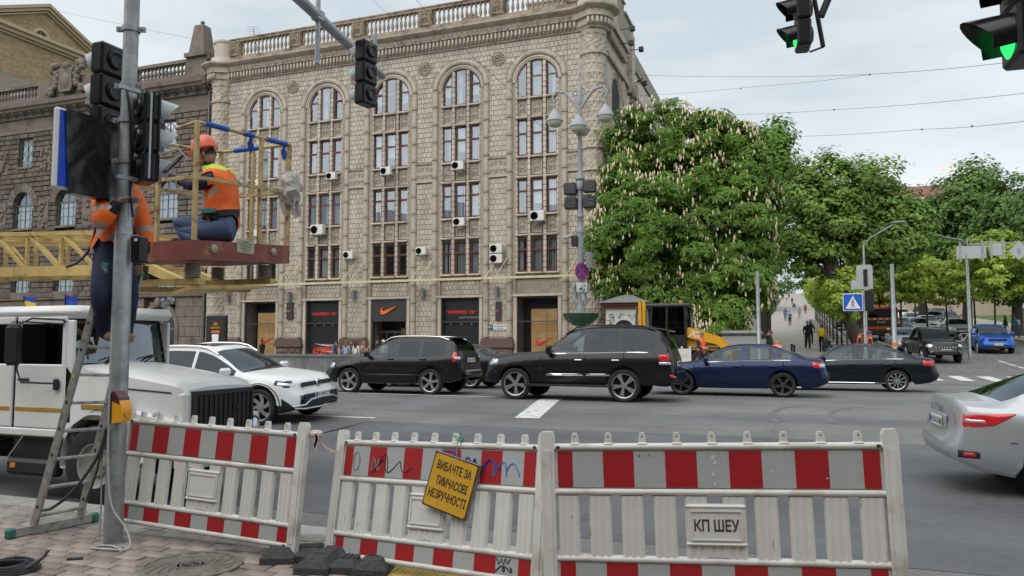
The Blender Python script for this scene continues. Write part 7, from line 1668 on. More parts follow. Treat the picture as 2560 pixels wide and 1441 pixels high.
# wrapped sign box
ws = T('wrapped_sign', 'square sign wrapped in black film with a strip of blue showing, beside the steel pole', 'sign', (-5.9,5.0,3.08))
MB().cbox((.018,0,.35),(.055,.74,.70),bev=.015).obj('box', mat('sign_edge_white', (.7,.72,.73), .4), ws, 0); MB().box(.046,.049,-.345,-.2,.02,.68).obj('blue_face', mat('sign_deep_blue', (.005,.06,.55), .4), ws, 0)
q = MB(); rows = []; fr_ = random.Random(2)
for i in range(25):
    row = []
    for k in range(19):
        y = lerp(-.255,.365,i/24)-(.05*(k/18) if i < 3 else 0); z = lerp(-.015,.705,k/18); row.append((.058+.012*noise.noise((y*7+z*5,z*2-y*9,.3))+.008*abs(math.sin((y*1.2-z)*14)),y,z))
    rows.append(row)
q.grid(rows); q.box(-.05,.05,-.2,.37,.701,.71); q.box(-.05,.055,-.2,.37,-.02,-.001); q.box(-.05,.05,.371,.378,-.01,.7); q.obj('black_film', mat('black_film', (.012,.012,.013), .32, var=.3, scale=8, bump=.5, bscale=9), ws, 60)
jb = T('junction_box', 'black junction box on the right of the steel pole', 'junction box', (PX+.17,PY+.02,2.36)); MB().cbox((0,0,.24),(.1,.12,.24),bev=.012).obj('case', M_sig, jb, 0); MB().box(.0,.035,-.064,-.06,.31,.335).obj('label_sticker', M_plate, jb, 0); MB().bar((-.06,0,.3),(-.12,0,.3),.03).obj('clamp', M_galv, jb, 0)
# ladder leaning on the pole
M_ald = mat('ladder_aluminium', (.42,.42,.41), .42, metal=.6, var=.18, scale=14, col2=(.25,.23,.2), c2scale=11, c2amt=.35)
ld = T('ladder', 'scuffed aluminium ladder leaning against the steel pole', 'ladder'); M_teal = mat('teal_plastic', (.03,.16,.13), .6)
lb0, lb1 = Vector((-6.62,5.17,.06)), Vector((-6.53,5.58,.06)); lt0, lt1 = at_t(265,662,-5.85), at_t(350,682,-5.85)
for a, b in ((lb0,lt0),(lb1,lt1)):
    MB().bar(a, b, .028, .07, up=(1,0,0)).obj('stile', M_ald, ld, 0); d_ = (b-a).normalized(); MB().bar(b-d_*.03, b+d_*.015, .034, .076, up=(1,0,0)).obj('end_cap', M_teal, ld, 0)
    for k in range(9): c_ = a.lerp(b, .08+k*.1); MB().cbox(c_+Vector((.0,-.0165,0)),(.022,.004,.03)).obj('sticker' if k % 3 else 'rivet_slot', mat('sticker_yellow', (.6,.55,.08), .6) if k % 4 == 1 else M_hole, ld, 0)
for k in range(9): f = .045+k*.108; MB().bar(lb0.lerp(lt0,f), lb1.lerp(lt1,f), .045, .028, bev=.008).obj('rung', M_ald, ld, 0)
sa, sb = Vector((-6.66,4.98,.045)), Vector((-6.5,5.72,.045)); MB().bar(sa, sb, .045, .07).obj('stabiliser_bar', M_ald, ld, 0)
for p in (sa, sb): MB().cbox(p+Vector((0,0,-.0)),(.08,.07,.09),bev=.015).obj('rubber_foot', M_teal, ld, 0)
# cables
M_cab = mat('cable_dark', (.035,.036,.042), .5); M_cabg = mat('cable_grey', (.4,.41,.41), .5)
def cable(label, pts, r, m, name='cable'):
    P = [Vector(p) for p in pts]; out_ = []
    for i in range(len(P)-1):
        a, b, c, d = P[max(i-1,0)], P[i], P[i+1], P[min(i+2,len(P)-1)]
        for k in range(8): t = k/8; out_.append(.5*((2*b)+(c-a)*t+(2*a-5*b+4*c-d)*t*t+(3*b-3*c+d-a)*t**3))
    out_.append(P[-1]); o = MB().tube(out_, r, 7).obj(name, m, None, 60); return tag(o, label, 'cable')
cable('grey cable looping from the pole base onto the paving', [(PX+.0,PY-.09,1.0),(PX+.02,PY-.1,.7),(PX+.1,PY-.12,.35),(PX+.25,PY-.1,.16),(PX+.36,PY-.16,.02),(PX+.2,PY-.24,.015),(PX+.02,PY-.24,.015),(PX+.1,PY-.15,.015),(PX+.32,PY-.2,.015),(PX+.38,PY-.28,.015)], .009, M_cabg)
cable('thin grey cable hanging down the left of the pole', [(PX-.06,PY-.06,1.0),(PX-.1,PY-.06,.7),(PX-.1,PY-.05,.35),(PX-.09,PY-.07,.04)], .007, M_cabg)
cable('dark cable running from the pole across the ladder foot', [(PX-.05,PY-.07,1.0),(PX-.12,PY-.09,.75),(PX-.35,PY-.12,.45),(PX-.6,PY-.12,.28),(PX-.75,PY-.1,.24)], .014, M_cab)
cable('second dark cable hanging beside the pole', [(PX-.05,PY-.08,.95),(PX-.12,PY-.1,.6),(PX-.2,PY-.12,.36)], .01, M_cab)
p = at_d(250,870,6.0); cable('dark hose hanging from the wrapped sign past the worker', [at_t(238,470,-6.05),at_t(240,560,-6.05),at_t(225,620,-6.1),at_t(195,655,-6.15),at_t(165,668,-6.2)], .013, M_cab)
p = at_z(187,1397,.012); q = MB(); q.tube([p+Vector((-.05,-.03,0)),p,p+Vector((.05,.035,0))], .013, 7); tag(q.obj('cable_offcut', M_cab, None, 60), 'short black cable offcut lying on the paving', 'cable')
co = T('cable_coil', 'coil of thick dark cable lying in the bottom left corner', 'cable coil', at_z(25,1428,.0)); cr_ = random.Random(5)
for k in range(8):
    rr_ = .2-.012*k; q = MB(); q.tube([(rr_*math.cos(a_)*(1+.05*math.sin(a_*3+k)), rr_*math.sin(a_)*.95, .018+.012*(k%4)+.006*math.sin(a_*2+k)) for a_ in [2*math.pi*i/28+k for i in range(28)]], .0125, 6, closed=True); q.obj('turn', M_cab, co, 60)
q = MB(); q.tube([(.12,-.1,.03),(.2,.0,.05),(.24,.08,.1),(.25,.12,.15)], .013, 7); q.obj('free_end', M_cab, co, 60)
# ---------------------------------------------------------------- white lorry with lattice boom
TK = T('boom_lorry', 'white crew-cab lorry with black grille carrying the yellow boom', 'lorry', (-7.78,7.55,-.17)); TK.scale = (.84,.74,1)
M_tw = mat('lorry_white', (.78,.79,.79), .38, var=.06, scale=2, coat=.4, col2=(.7,.7,.68), c2scale=1.3, c2amt=.3); M_yst = mat('ochre_stripe', (.42,.24,.02), .6)
HW = 1.02
def panel(nm, x0, x1, z0, z1, y=-HW, t=.05, m=M_tw, par=TK, bev=.015):
    return MB().cbox(((x0+x1)/2, y+t/2, (z0+z1)/2),(x1-x0,t,z1-z0),bev=bev).obj(nm, m, par, 30)
for sy in (-1,1):
    yy = -HW if sy < 0 else HW-.05
    for x0,x1,nm in ((-1.6,-.60,'door'),(-2.72,-1.66,'door')):
        d = panel(nm, x0, x1, .88, 1.66, yy); q = MB()
        q.cbox(((x0+x1)/2,yy+.025,2.2),(x1-x0,.05,.09),bev=.012); q.cbox((x0+.04,yy+.025,1.92),(.08,.05,.56),bev=.012); q.cbox((x1-.04,yy+.025,1.92),(.08,.05,.56),bev=.012); q.obj('window_frame', M_tw, d, 30)
        MB().box(x0+.07,x1-.07,yy+.02,yy+.024,1.64,2.17).obj('side_window', M_cgd, d, 0); MB().cbox((x0+.02+.17,yy-(.02 if sy<0 else -.07),1.47),(.22,.03,.035),bev=.01).obj('door_handle', M_trim, d, 0); MB().box(x0+.03,x1-.03,yy-.004 if sy<0 else yy+.05,yy if sy<0 else yy+.054,1.08,1.13).obj('stripe', M_yst, d, 0)
    panel('sill', -2.75, -.55, .78, .875, yy); panel('corner_post', -.595, -.45, .95, 2.2, yy, .06)
MB().cbox((-1.62,0,2.3),(2.5,2*HW+.02,.16),bev=.07).obj('roof', M_tw, TK, 40); q = MB(); q.cbox((-1.6,0,.8),(2.3,1.9,.1)); q.box(-2.75,-2.7,-1,1,.8,2.25); q.obj('cab_floor', M_int, TK, 0)
for y in (-.5,.45):
    for x in (-1.25,-2.3): MB().cbox((x,y,1.55),(.18,.62,.95),Matrix.Rotation(-.12,3,'Y'),bev=.06).cbox((x-.08,y,2.0),(.12,.3,.2),bev=.04).obj('seat', M_int, TK, 30)
MB().cbox((-.6,0,1.5),(.4,1.8,.25),bev=.06).obj('dashboard', M_int, TK, 30); MB().lathe([(.2,-.015),(.22,0),(.2,.015)], 20, (-.78,.5,1.72), Matrix.Rotation(.75,3,'Y'), caps=False).obj('steering_wheel', M_trim, TK, 30)
# curved windscreen between slim posts
def wsx(y, z): return -.38-(z-1.66)*.28-.16*(abs(y)/HW)**3
rows = [[(wsx(y,z),y,z) for z in (1.67,1.9,2.19)] for y in np.linspace(-HW+.06,HW-.06,15)]
MB().grid(rows).obj('windscreen', glass('lorry_glass', (.6,.66,.64), 1., 2.1), TK, 60)
fr_m = MB(); edge = [(wsx(y,1.66)+.01,y,1.655) for y in np.linspace(-HW+.05,HW-.05,15)]+[(wsx(y,2.2)+.01,y,2.2) for y in np.linspace(HW-.05,-HW+.05,15)]; fr_m.tube(edge, .022, 6, closed=True); fr_m.obj('windscreen_seal', M_trim, TK, 60)
q = MB()
for y0 in (-.55,.25): q.tube([(-.3,y0,1.66),(-.33,y0+.25,1.74),(-.37,y0+.5,1.78)], .012, 5); q.tube([(-.34,y0+.02,1.73),(-.4,y0+.62,1.8)], .008, 4)
q.obj('wipers', M_trim, TK, 0)
# bonnet, grille, wings
hx = [(-.45,1.66,.92),(-.2,1.63,.90),(.5,1.56,.86),(1.2,1.475,.82),(1.36,1.44,.80),(1.42,1.38,.79)]
q = MB(); rows = []
for x, z, w_ in hx: rows.append([(x,-w_,1.0),(x,-w_,z-.13),(x,-w_+.02,z-.05),(x,-w_+.09,z-.005),(x,-w_*.5,z+.02),(x,0,z+.03),(x,w_*.5,z+.02),(x,w_-.09,z-.005),(x,w_-.02,z-.05),(x,w_,z-.13),(x,w_,1.0)])
q.grid([r_[::-1] for r_ in rows]); q.add(rows[-1][::-1],[tuple(range(11))]); q.obj('bonnet', M_tw, TK, 32)
for sy in (-1,1): MB().bar((-.4,sy*.915,1.42),(1.2,sy*.825,1.345),.012,.014).obj('bonnet_seam', M_trim, TK, 0)
q = MB(); q.cbox((1.3,0,1.02),(.3,1.62,.7),bev=.05); q.obj('nose', M_tw, TK, 30)
q = MB(); q.box(1.44,1.47,-.67,.67,.86,1.34); g_ = q.obj('grille', M_under, TK, 0); q = MB()
for x0,x1,z0,z1 in ((-.7,.7,1.31,1.36),(-.7,.7,.83,.88),(-.7,-.65,.88,1.31),(.65,.7,.88,1.31)): q.box(1.44,1.5,x0,x1,z0,z1)
q.obj('grille_frame', M_trim, g_, 0)
for i in range(11): MB().box(1.46,1.495,-.565+i*.111,-.545+i*.111,.88,1.31).obj('grille_bar', M_trim, g_, 0)
q = MB()
for i in range(22): q.box(1.465,1.48,-.65,.65,.885+i*.0195,.893+i*.0195)
tag(q.obj('grille_mesh', M_rimd, g_, 0), kind='stuff')
text_obj('badge', 'ГАЗ', .11, M_rimd, g_, MF((0,1,0),(0,0,1),(1,0,0),(1.5,.3,1.12)), depth=.006)
for sy in (-1,1):
    q = MB(); rows = []
    for i in range(15):
        a = R(200)-R(205)*i/14; r0 = .62; x, z = r0*math.cos(a)*1.02, .5+r0*math.sin(a)*.93
        if z < .42: z = .42
        rows.append([(x,sy*HW*1.0,z),(x,sy*HW*.98,z+.07 if z > .5 else z),(x,sy*.66,z+.1 if z > .5 else z)])
    rows.append([(1.0,sy*HW*.98,.6),(1.02,sy*HW*.95,1.12),(1.02,sy*.66,1.14)]); q.grid(rows)
    q.add([(.6,sy*HW,.62),(1.38,sy*.99,.62),(1.4,sy*.97,1.02),(.6,sy*HW,1.12),(1.4,sy*.6,1.05),(.6,sy*.6,1.15),(1.42,sy*.6,.62)],[(0,1,2,3),(3,2,4,5),(1,6,4,2)] if sy < 0 else [(3,2,1,0),(5,4,2,3),(2,4,6,1)])
    q.add([(-.6,sy*HW,.85),(-.6,sy*HW,1.66),(-.45,sy*.93,1.66),(.45,sy*.9,1.3),(.6,sy*HW,1.12),(0,sy*HW,1.14)],[(0,5,4,3,2,1)] if sy < 0 else [(1,2,3,4,5,0)])
    q.obj('wing', M_tw, TK, 40); MB().lathe([(.13,0),(.13,.02),(.11,.05),(0,.07)], 18, (1.41,sy*.82,.84), Matrix.Rotation(math.pi/2,3,'Y'), caps=False).obj('headlight', M_lens, TK, 50); MB().lathe([(.15,0),(.15,.04),(.13,.05)], 18, (1.4,sy*.82,.84), Matrix.Rotation(math.pi/2,3,'Y'), caps=False).obj('headlight_rim', M_trim, TK, 50)
    MB().box(-.25,.55,sy*HW-.012 if sy<0 else sy*HW,sy*HW if sy<0 else sy*HW+.012,1.14,1.19).obj('wing_stripe', M_yst, TK, 0)
    # step with indicator lamp
    q = MB(); q.box(-1.75,-.72,min(sy*.78,sy*HW),max(sy*.78,sy*HW),.42,.7) if False else None
    q.cbox((-1.22,sy*.93,.4),(1.0,.2,.2),bev=.04); q.cbox((-1.22,sy*.86,.6),(1.0,.06,.3)); st_ = q.obj('step', M_trim, TK, 0); MB().cbox((-1.55,sy*1.035,.42),(.1,.02,.06)).obj('side_marker', M_amb, st_, 0); MB().bar((-1.7,sy*1.0,.5),(-1.4,sy*1.0,.78),.02).obj('step_strut', M_galv, st_, 0)
    wo = wheel(TK, 0, sy*.86, .475, sy, .26, 'truck', mat('painted_wheel', (.36,.35,.31), .6, var=.25, scale=8, col2=(.22,.15,.09), c2scale=5, c2amt=.3)); wo.rotation_euler[1] = 0; wo.scale = (1/.84,1.2,1)
    # big mirrors on tube arms
    q = MB(); q.tube([(-.62,sy*1.04,2.2),(-1.0,sy*1.28,2.22),(-1.2,sy*1.32,2.15),(-1.22,sy*1.32,1.6),(-1.15,sy*1.3,1.45),(-.75,sy*1.06,1.43)], .014, 6); q.tube([(-.62,sy*1.04,2.15),(-1.18,sy*1.3,2.18)], .012, 6); ma = q.obj('mirror_arm', M_trim, TK, 60); MB().cbox((-1.28,sy*1.34,1.9),(.1,.26,.5),Matrix.Rotation(sy*.25,3,'Z'),bev=.05).obj('mirror', M_trim, ma, 30); MB().cbox((-.72,sy*1.06,1.42),(.1,.06,.14),bev=.02).obj('mirror_mount', M_trim, ma, 0)
MB().cbox((1.5,0,.6),(.14,2.1,.26),bev=.05).obj('bumper', M_tw, TK, 30); MB().box(-6,1.2,-.42,.42,.42,.62).obj('chassis', M_under, TK, 0); MB().box(-8,-2.85,-1.0,1.0,.7,.85).obj('deck', M_under, TK, 0)
q = MB(); q.cyl((-.55,.95,2.36),(-.5,1.02,2.5),.02); q.ball((-.5,1.02,2.5),.06,10,6); q.obj('roof_lamp', M_galv, TK, 40)
M_by = mat('boom_yellow', (.56,.41,.15), .55, var=.15, scale=5, col2=(.3,.2,.07), c2scale=6, c2amt=.3)
# flags on the cab roof
for x, y, cols, lab in ((at_n(165,775,7.2).x, 7.2, ((.01,.04,.35),(.02,.06,.4)), 'small blue flag with yellow emblem on the lorry roof'),(at_n(62,770,7.2).x, 7.2, ((.01,.06,.4),(.7,.5,.03)), 'small blue and yellow flag at the rear of the lorry roof')):
    f_ = T('small_flag', lab, 'flag', (x,y,2.12)); MB().cyl((.0,0,-.02),(.05,0,.0),.03,n=8).cyl((0,0,0),(-.03,0,.26),.006,n=5).obj('staff', M_blk, f_, 0)
    for k in range(2):
        q = MB(); q.grid([[(-.03+.22*i/5, .012*math.sin(i*1.4), .13+.12*kk/2-.035*i/5*1) for kk in ((0,1) if k else (1,2))] for i in range(6)]); q.obj('cloth_half', mat('flag_cloth_%d_%d' % (int(x*10), k), cols[k], .8), f_, 60)
# lattice boom
BM = T('lattice_boom', 'yellow lattice boom reaching over the lorry to the work basket', 'boom', (-10,8.25,2.75))
def bar(nm, a, b, w_=.05, h=None, par=BM, m=M_by): return MB().bar(a, b, w_, h).obj(nm, m, par, 0)
for yy in (-.33,.33):
    bar('chord', (-4,yy,.08),(1.95,yy,0),.1,.14); bar('chord', (-4,yy,.72),(1.9,yy,.5),.06)
    k = 0; x = -3.9
    while x < 1.7:
        zt = lerp(.72,.5,(x+4)/5.9); bar('strut', (x,yy,.08),(x,yy,zt),.045); bar('brace', (x,yy,zt),(x+.66,yy,.06),.045); x += .68
x = -3.9
while x < 1.9: zt = lerp(.72,.5,(x+4)/5.9); bar('cross_bar', (x,-.33,zt),(x,.33,zt),.04); bar('cross_bar', (x,-.33,.04),(x+.5,.33,.04),.04); x += .5
for yy in (-.15,.0,.15): bar('inner_rail', (-4,yy,.62),(1.2,yy,.42),.045)
MB().cbox((1.5,-.2,-.1),(.7,.3,.12)).obj('hydraulic_block', M_under, BM, 0); bar('head_beam', (1.8,-.4,.05),(2.75,-.5,-.3),.1,.12); bar('head_beam', (1.8,.35,.05),(2.75,.2,-.28),.1,.12)
# ---------------------------------------------------------------- work basket
BK = T('work_basket', 'rusty red raised work basket with pale yellow railings', 'work basket', (-6.12,6.53,2.66))
M_bred = mat('rusty_red_paint', (.21,.055,.045), .6, var=.2, scale=6, col2=(.3,.13,.06), c2scale=4, c2amt=.32); M_rail = mat('chipped_yellow_rail', (.5,.38,.17), .6, var=.2, scale=9, col2=(.19,.09,.04), c2scale=8, c2amt=.35)
dz = lambda n: .075*n
q = MB(); q.add([(-1.15,0,0),(0,0,0),(0,1.68,.12),(-1.15,1.68,.12),(-1.15,0,.22),(0,0,.22),(0,1.68,.35),(-1.15,1.68,.35)],[(0,3,2,1),(4,5,6,7),(0,1,5,4),(1,2,6,5),(2,3,7,6),(3,0,4,7)]); q.obj('platform', M_bred, BK, 0)
for y in (.3,1.35): MB().lathe([(.05,0),(.05,.015),(.035,.025),(0,.03)], 16, (.0,y,.13+dz(y)), Matrix.Rotation(math.pi/2,3,'Y'), caps=False).obj('round_lamp', mat('clouded_lens', (.35,.32,.26), .5, var=.2, scale=20), BK, 40)
MB().box(.0,.006,.68,.98,.1+dz(.8),.26+dz(.8)).obj('rating_plate', mat('plate_tarnished', (.42,.40,.3), .5, metal=.3, var=.2, scale=15), BK, 0)
for k in range(5): text_obj('plate_text', ('ВИШКА','ВАНТАЖНІСТЬ 250 КГ','МЕХАНІЗОВАНА','ІЗОЛЯЦІЯ 1000 В','ПЕРЕВІРЕНО')[k], .022, M_rimd, BK, MF((0,1,0),(0,0,1),(1,0,0),(.007,.83,.235+dz(.8)-k*.028)), depth=.0005)
posts = [(-.02,.02),(-.02,1.1),(-.02,1.66),(-1.13,.02),(-1.13,1.66),(-.55,.02),(-.6,1.66)]
for x, y in posts:
    hh = 1.32 if (x > -.1 and y in (.02,1.1,1.66)) or y > 1.6 else .72; MB().bar((x,y,.22+dz(y)),(x,y,.22+dz(y)+hh-.0),.042).obj('post', M_rail, BK, 0)
for a, b in (((-.02,.02,.92),(-.02,1.68,1.05)),((-1.13,.02,.92),(-1.13,1.68,1.05)),((-.02,.02,.92),(-1.13,.02,.92)),((-.02,1.66,1.05),(-1.13,1.66,1.05)),((-1.13,.02,.6),(-.55,.02,.6))): MB().bar(a, b, .04).obj('mid_rail', M_rail, BK, 0)
for a, b in (((-.02,.02,1.54),(-.02,1.68,1.68)),((-.02,1.66,1.68),(-1.13,1.66,1.68)),((-1.13,1.66,1.68),(-1.13,.3,1.5)),((-.02,.02,1.54),(-.3,.0,1.48))): MB().cyl(a, b, .022, n=8).obj('top_rail', M_rail, BK, 60)
M_bw_ = mat('blue_wrap', (.02,.11,.5), .7, var=.2, scale=20)
for y0,y1 in ((.14,.5),(.78,.95),(1.2,1.6)): MB().cyl((-.02,y0,1.54+.083*y0),(-.02,y1,1.54+.083*y1),.033,n=8).obj('blue_wrapping', M_bw_, BK, 60)
MB().cyl((-.5,1.66,1.68),(-.9,1.66,1.68),.033,n=8).obj('blue_wrapping', M_bw_, BK, 60)
for y in (.86,1.5): q = MB(); q.grid([[(.02+.02*math.sin(i*2+k),y-.05+.09*k/3,1.6+.08*y-.08-.05*i) for k in range(4)] for i in range(5)]); q.obj('rag', mat('blue_rag', (.015,.05,.3), .8), BK, 60)
# insulators and under frame
M_ins = mat('insulator_grey', (.3,.28,.24), .5, var=.15)
for x, y in ((-.2,.2),(-.2,1.45),(-.95,.2),(-.95,1.45)):
    q = MB(); q.lathe([(.05,-.2)]+[(r_, -.19+.028*i+dz_) for i in range(6) for r_, dz_ in ((.075,0),(.095,.008),(.075,.018))]+[(.05,-.03)], 14, (x,y,dz(y)+.0)); q.obj('insulator', M_ins, BK, 60)
for y in (.2,1.45): MB().cbox((-.6,y,-.235+dz(y)),(1.05,.09,.07)).obj('under_beam', M_by, BK, 0)
MB().add([(-.12,.1,-.27),(-.12,1.4,-.18),(-.35,1.3,-.2),(-.6,.25,-.34),(-.12,.1,-.31),(-.12,1.4,-.22),(-.35,1.3,-.24),(-.6,.25,-.38)],[(0,1,2,3),(7,6,5,4),(0,4,5,1),(1,5,6,2),(2,6,7,3),(3,7,4,0)]).obj('gusset_plate', M_by, BK, 0)
MB().bar((-1.2,.3,-.28),(-.3,1.3,-.24),.08,.06).obj('under_beam', M_by, BK, 0)
# plastic sheet bundled on the far corner post
pb_ = T('plastic_bundle', 'crumpled clear plastic sheet bundled on the basket corner post', 'plastic sheet', (-6.12,8.18,3.75)); r3 = random.Random(8); q = MB(); rows = []
for i in range(15):
    a = math.pi*i/14; rows.append([((.12*math.sin(a)+.02)*math.cos(b)*(1+.5*noise.noise((a*3,b*2,1.7))), (.12*math.sin(a)+.02)*math.sin(b)*(1+.5*noise.noise((a*3,b*2,1.7)))+.0, .3*math.cos(a)*.75+.06*noise.noise((b*2,a*4,.3))) for b in [2*math.pi*k/16 for k in range(17)]])
q.grid(rows); q.obj('sheet', mat('cloudy_plastic', (.62,.6,.57), .25, var=.3, scale=12, trans=.4, bump=1., bscale=14), pb_, 25)
for k in range(5): q = MB(); a0 = r3.uniform(0,6); q.grid([[(.1*math.cos(a0)+.03*w_+.02*math.sin(i+k), .1*math.sin(a0)+.02*i*.4, -.1-.05*i) for w_ in (-1,0,1)] for i in range(6)]); q.obj('loose_end', MATS['cloudy_plastic'], pb_, 40)
# ---------------------------------------------------------------- overhead arm and the hanging signals
ar = T('mast_arm', 'grey steel mast arm reaching in from the top left', 'mast arm'); a0, a1 = at_z(955,190,5.4), at_z(750,0,5.4); d_ = (a1-a0).normalized()
MB().cyl(a0, a0+d_*11, .055, .08, n=16).obj('arm_tube', M_galv, ar, 50); pv = at_z(795,40,5.4); MB().cyl(Vector((pv.x,pv.y,4.85)), Vector((pv.x,pv.y,6.1)), .028, n=10).obj('upright', M_galv, ar, 50); MB().cbox(pv,(.1,.16,.14),bev=.02).obj('clamp', M_galv, ar, 0)
MB().cyl(a0+d_*11-Vector((0,0,5.4)), a0+d_*11+Vector((0,0,.4)), .11, n=14).obj('mast', M_galv, ar, 50)
pv2 = at_z(938,150,5.4); MB().cyl(Vector((pv2.x,pv2.y,5.05)),Vector((pv2.x,pv2.y,5.75)),.025,n=8).obj('hanger', M_galv, ar, 50)
pz = at_d(916,105,8.9); signal('traffic signal seen from behind, hanging from the mast arm over the windows', (pz.x,pz.y,pz.z), math.pi-.15, .255, 3, .15, visor_m=M_visg)
M_grn = mat('green_lens_lit', (.02,.6,.12), .3, emit=1.0)
p = at_d(2003,-75,8.4); s3 = signal('traffic signal with lit green lens hanging at the top right', (p.x,p.y,p.z), math.pi+.1, .30, 3, .2, lit=M_grn)
h3 = T('mast_arm', 'dark pipe bracket holding the green-lit signal at the top right', 'mast arm'); pa, pb2, pc = at_d(2058,118,8.5), at_d(2025,-60,8.5), at_d(2120,-120,8.5); MB().cyl(pa, pb2, .025, n=8).obj('hanger', M_trim, h3, 50); MB().cyl(at_d(2052,42,8.5), pc, .04, n=10).obj('arm_tube', M_trim, h3, 50); MB().bar(at_d(2025,130,8.45), pa, .02).obj('bracket', M_trim, h3, 0)
MB().cyl(pc, Vector((pc.x+1.5,pc.y-2.5,pc.z+.3)), .05, n=10).obj('arm_tube', M_trim, h3, 50)
p = at_d(2545,-245,4.3); s4 = signal('large close traffic signal with lit green lens cut by the top right corner', (p.x,p.y,p.z), math.pi+.05, .31, 3, .24, lit=M_grn); MB().cyl((-.2,0,.6),(-.2,0,-.9),.03,n=8).bar((-.2,0,-.85),(0,0,-.88),.04).obj('hanger', M_trim, s4, 0)
# ---------------------------------------------------------------- people
M_skin = mat('skin', (.42,.24,.165), .55, var=.06)
def cloth(n, c): return mat('cloth_'+n, c, .85, var=.12, scale=6, bump=.25, bscale=25)
K = {'black':cloth('black',(.015,.015,.017)),'navy':cloth('navy',(.014,.02,.055)),'jeans':cloth('jeans',(.055,.09,.18)),'blue':cloth('blue',(.05,.1,.25)),'lblue':cloth('pale_blue',(.25,.36,.5)),'white':cloth('white',(.6,.6,.58)),'red':cloth('red',(.42,.03,.03)),'yellow':cloth('yellow',(.62,.45,.03)),'grey':cloth('grey',(.2,.2,.2)),'tan':cloth('tan',(.3,.2,.12)),'brown':cloth('brown',(.1,.05,.035)),'pink':cloth('pink',(.55,.3,.3)),'teal':cloth('teal',(.05,.2,.2)),'purple':cloth('purple',(.08,.04,.25))}
M_vest = mat('vest_orange', (.92,.16,.02), .7, var=.1, scale=9, bump=.6, bscale=14); M_refl = mat('reflective_tape', (.38,.35,.33), .4, var=.1); M_lime_ = mat('vest_lime', (.6,.75,.05), .6)
M_hair = {'dark':mat('hair_dark',(.02,.014,.01),.6),'brown':mat('hair_brown',(.07,.035,.018),.6),'red':mat('hair_red',(.2,.06,.025),.6),'blond':mat('hair_blond',(.3,.19,.08),.6)}
STAND = dict(pel=(0,0,.93),sp=(.0,0,1.12),ch=(.01,0,1.34),nk=(0,0,1.5),hd=(.02,0,1.64),shL=(0,.18,1.42),elL=(-.03,.25,1.15),haL=(.06,.25,.9),shR=(0,-.18,1.42),elR=(-.03,-.25,1.15),haR=(.06,-.25,.9),hpL=(0,.09,.9),knL=(.02,.1,.49),anL=(-.02,.1,.08),toL=(.14,.11,.03),hpR=(0,-.09,.9),knR=(.02,-.1,.49),anR=(-.02,-.1,.08),toR=(.14,-.11,.03))
WALK = dict(STAND, knL=(.16,.09,.5),anL=(.2,.09,.09),toL=(.36,.1,.05),knR=(-.04,-.09,.49),anR=(-.28,-.09,.13),toR=(-.13,-.1,.04),haL=(-.12,.25,.9),elL=(-.08,.24,1.15),haR=(.2,-.22,.96),elR=(.02,-.25,1.15))
PHONE = dict(STAND, elR=(.02,-.26,1.17),haR=(.14,-.12,1.5)); TALK = dict(STAND, elR=(.02,-.27,1.14),haR=(.24,-.12,1.1),elL=(.02,.27,1.14),haL=(.22,.1,1.08)); BEND = dict(STAND, sp=(.12,0,1.04),ch=(.34,0,1.12),nk=(.46,0,1.2),hd=(.58,0,1.26),shL=(.36,.17,1.16),shR=(.36,-.17,1.16),elL=(.42,.2,.9),elR=(.42,-.2,.9),haL=(.55,.14,.7),haR=(.55,-.14,.7))
BONES = [('pel','sp',.135,.135,'t'),('sp','ch',.135,.15,'t'),('ch','nk',.15,.06,'t'),('nk','hd',.055,.06,'s'),('ch','shL',.1,.075,'t'),('ch','shR',.1,.075,'t'),('shL','elL',.07,.052,'t'),('elL','haL',.05,.036,'t'),('shR','elR',.07,.052,'t'),('elR','haR',.05,.036,'t'),('pel','hpL',.12,.105,'p'),('pel','hpR',.12,.105,'p'),('hpL','knL',.1,.068,'p'),('knL','anL',.065,.048,'p'),('hpR','knR',.1,.068,'p'),('knR','anR',.065,.048,'p'),('anL','toL',.05,.038,'f'),('anR','toR',.05,.038,'f')]
RAD = {'pel':.135,'sp':.13,'ch':.15,'nk':.058,'hd':.06,'shL':.075,'elL':.052,'haL':.034,'shR':.075,'elR':.052,'haR':.034,'hpL':.105,'knL':.07,'anL':.05,'toL':.036,'hpR':.105,'knR':.07,'anR':.05,'toR':.036}
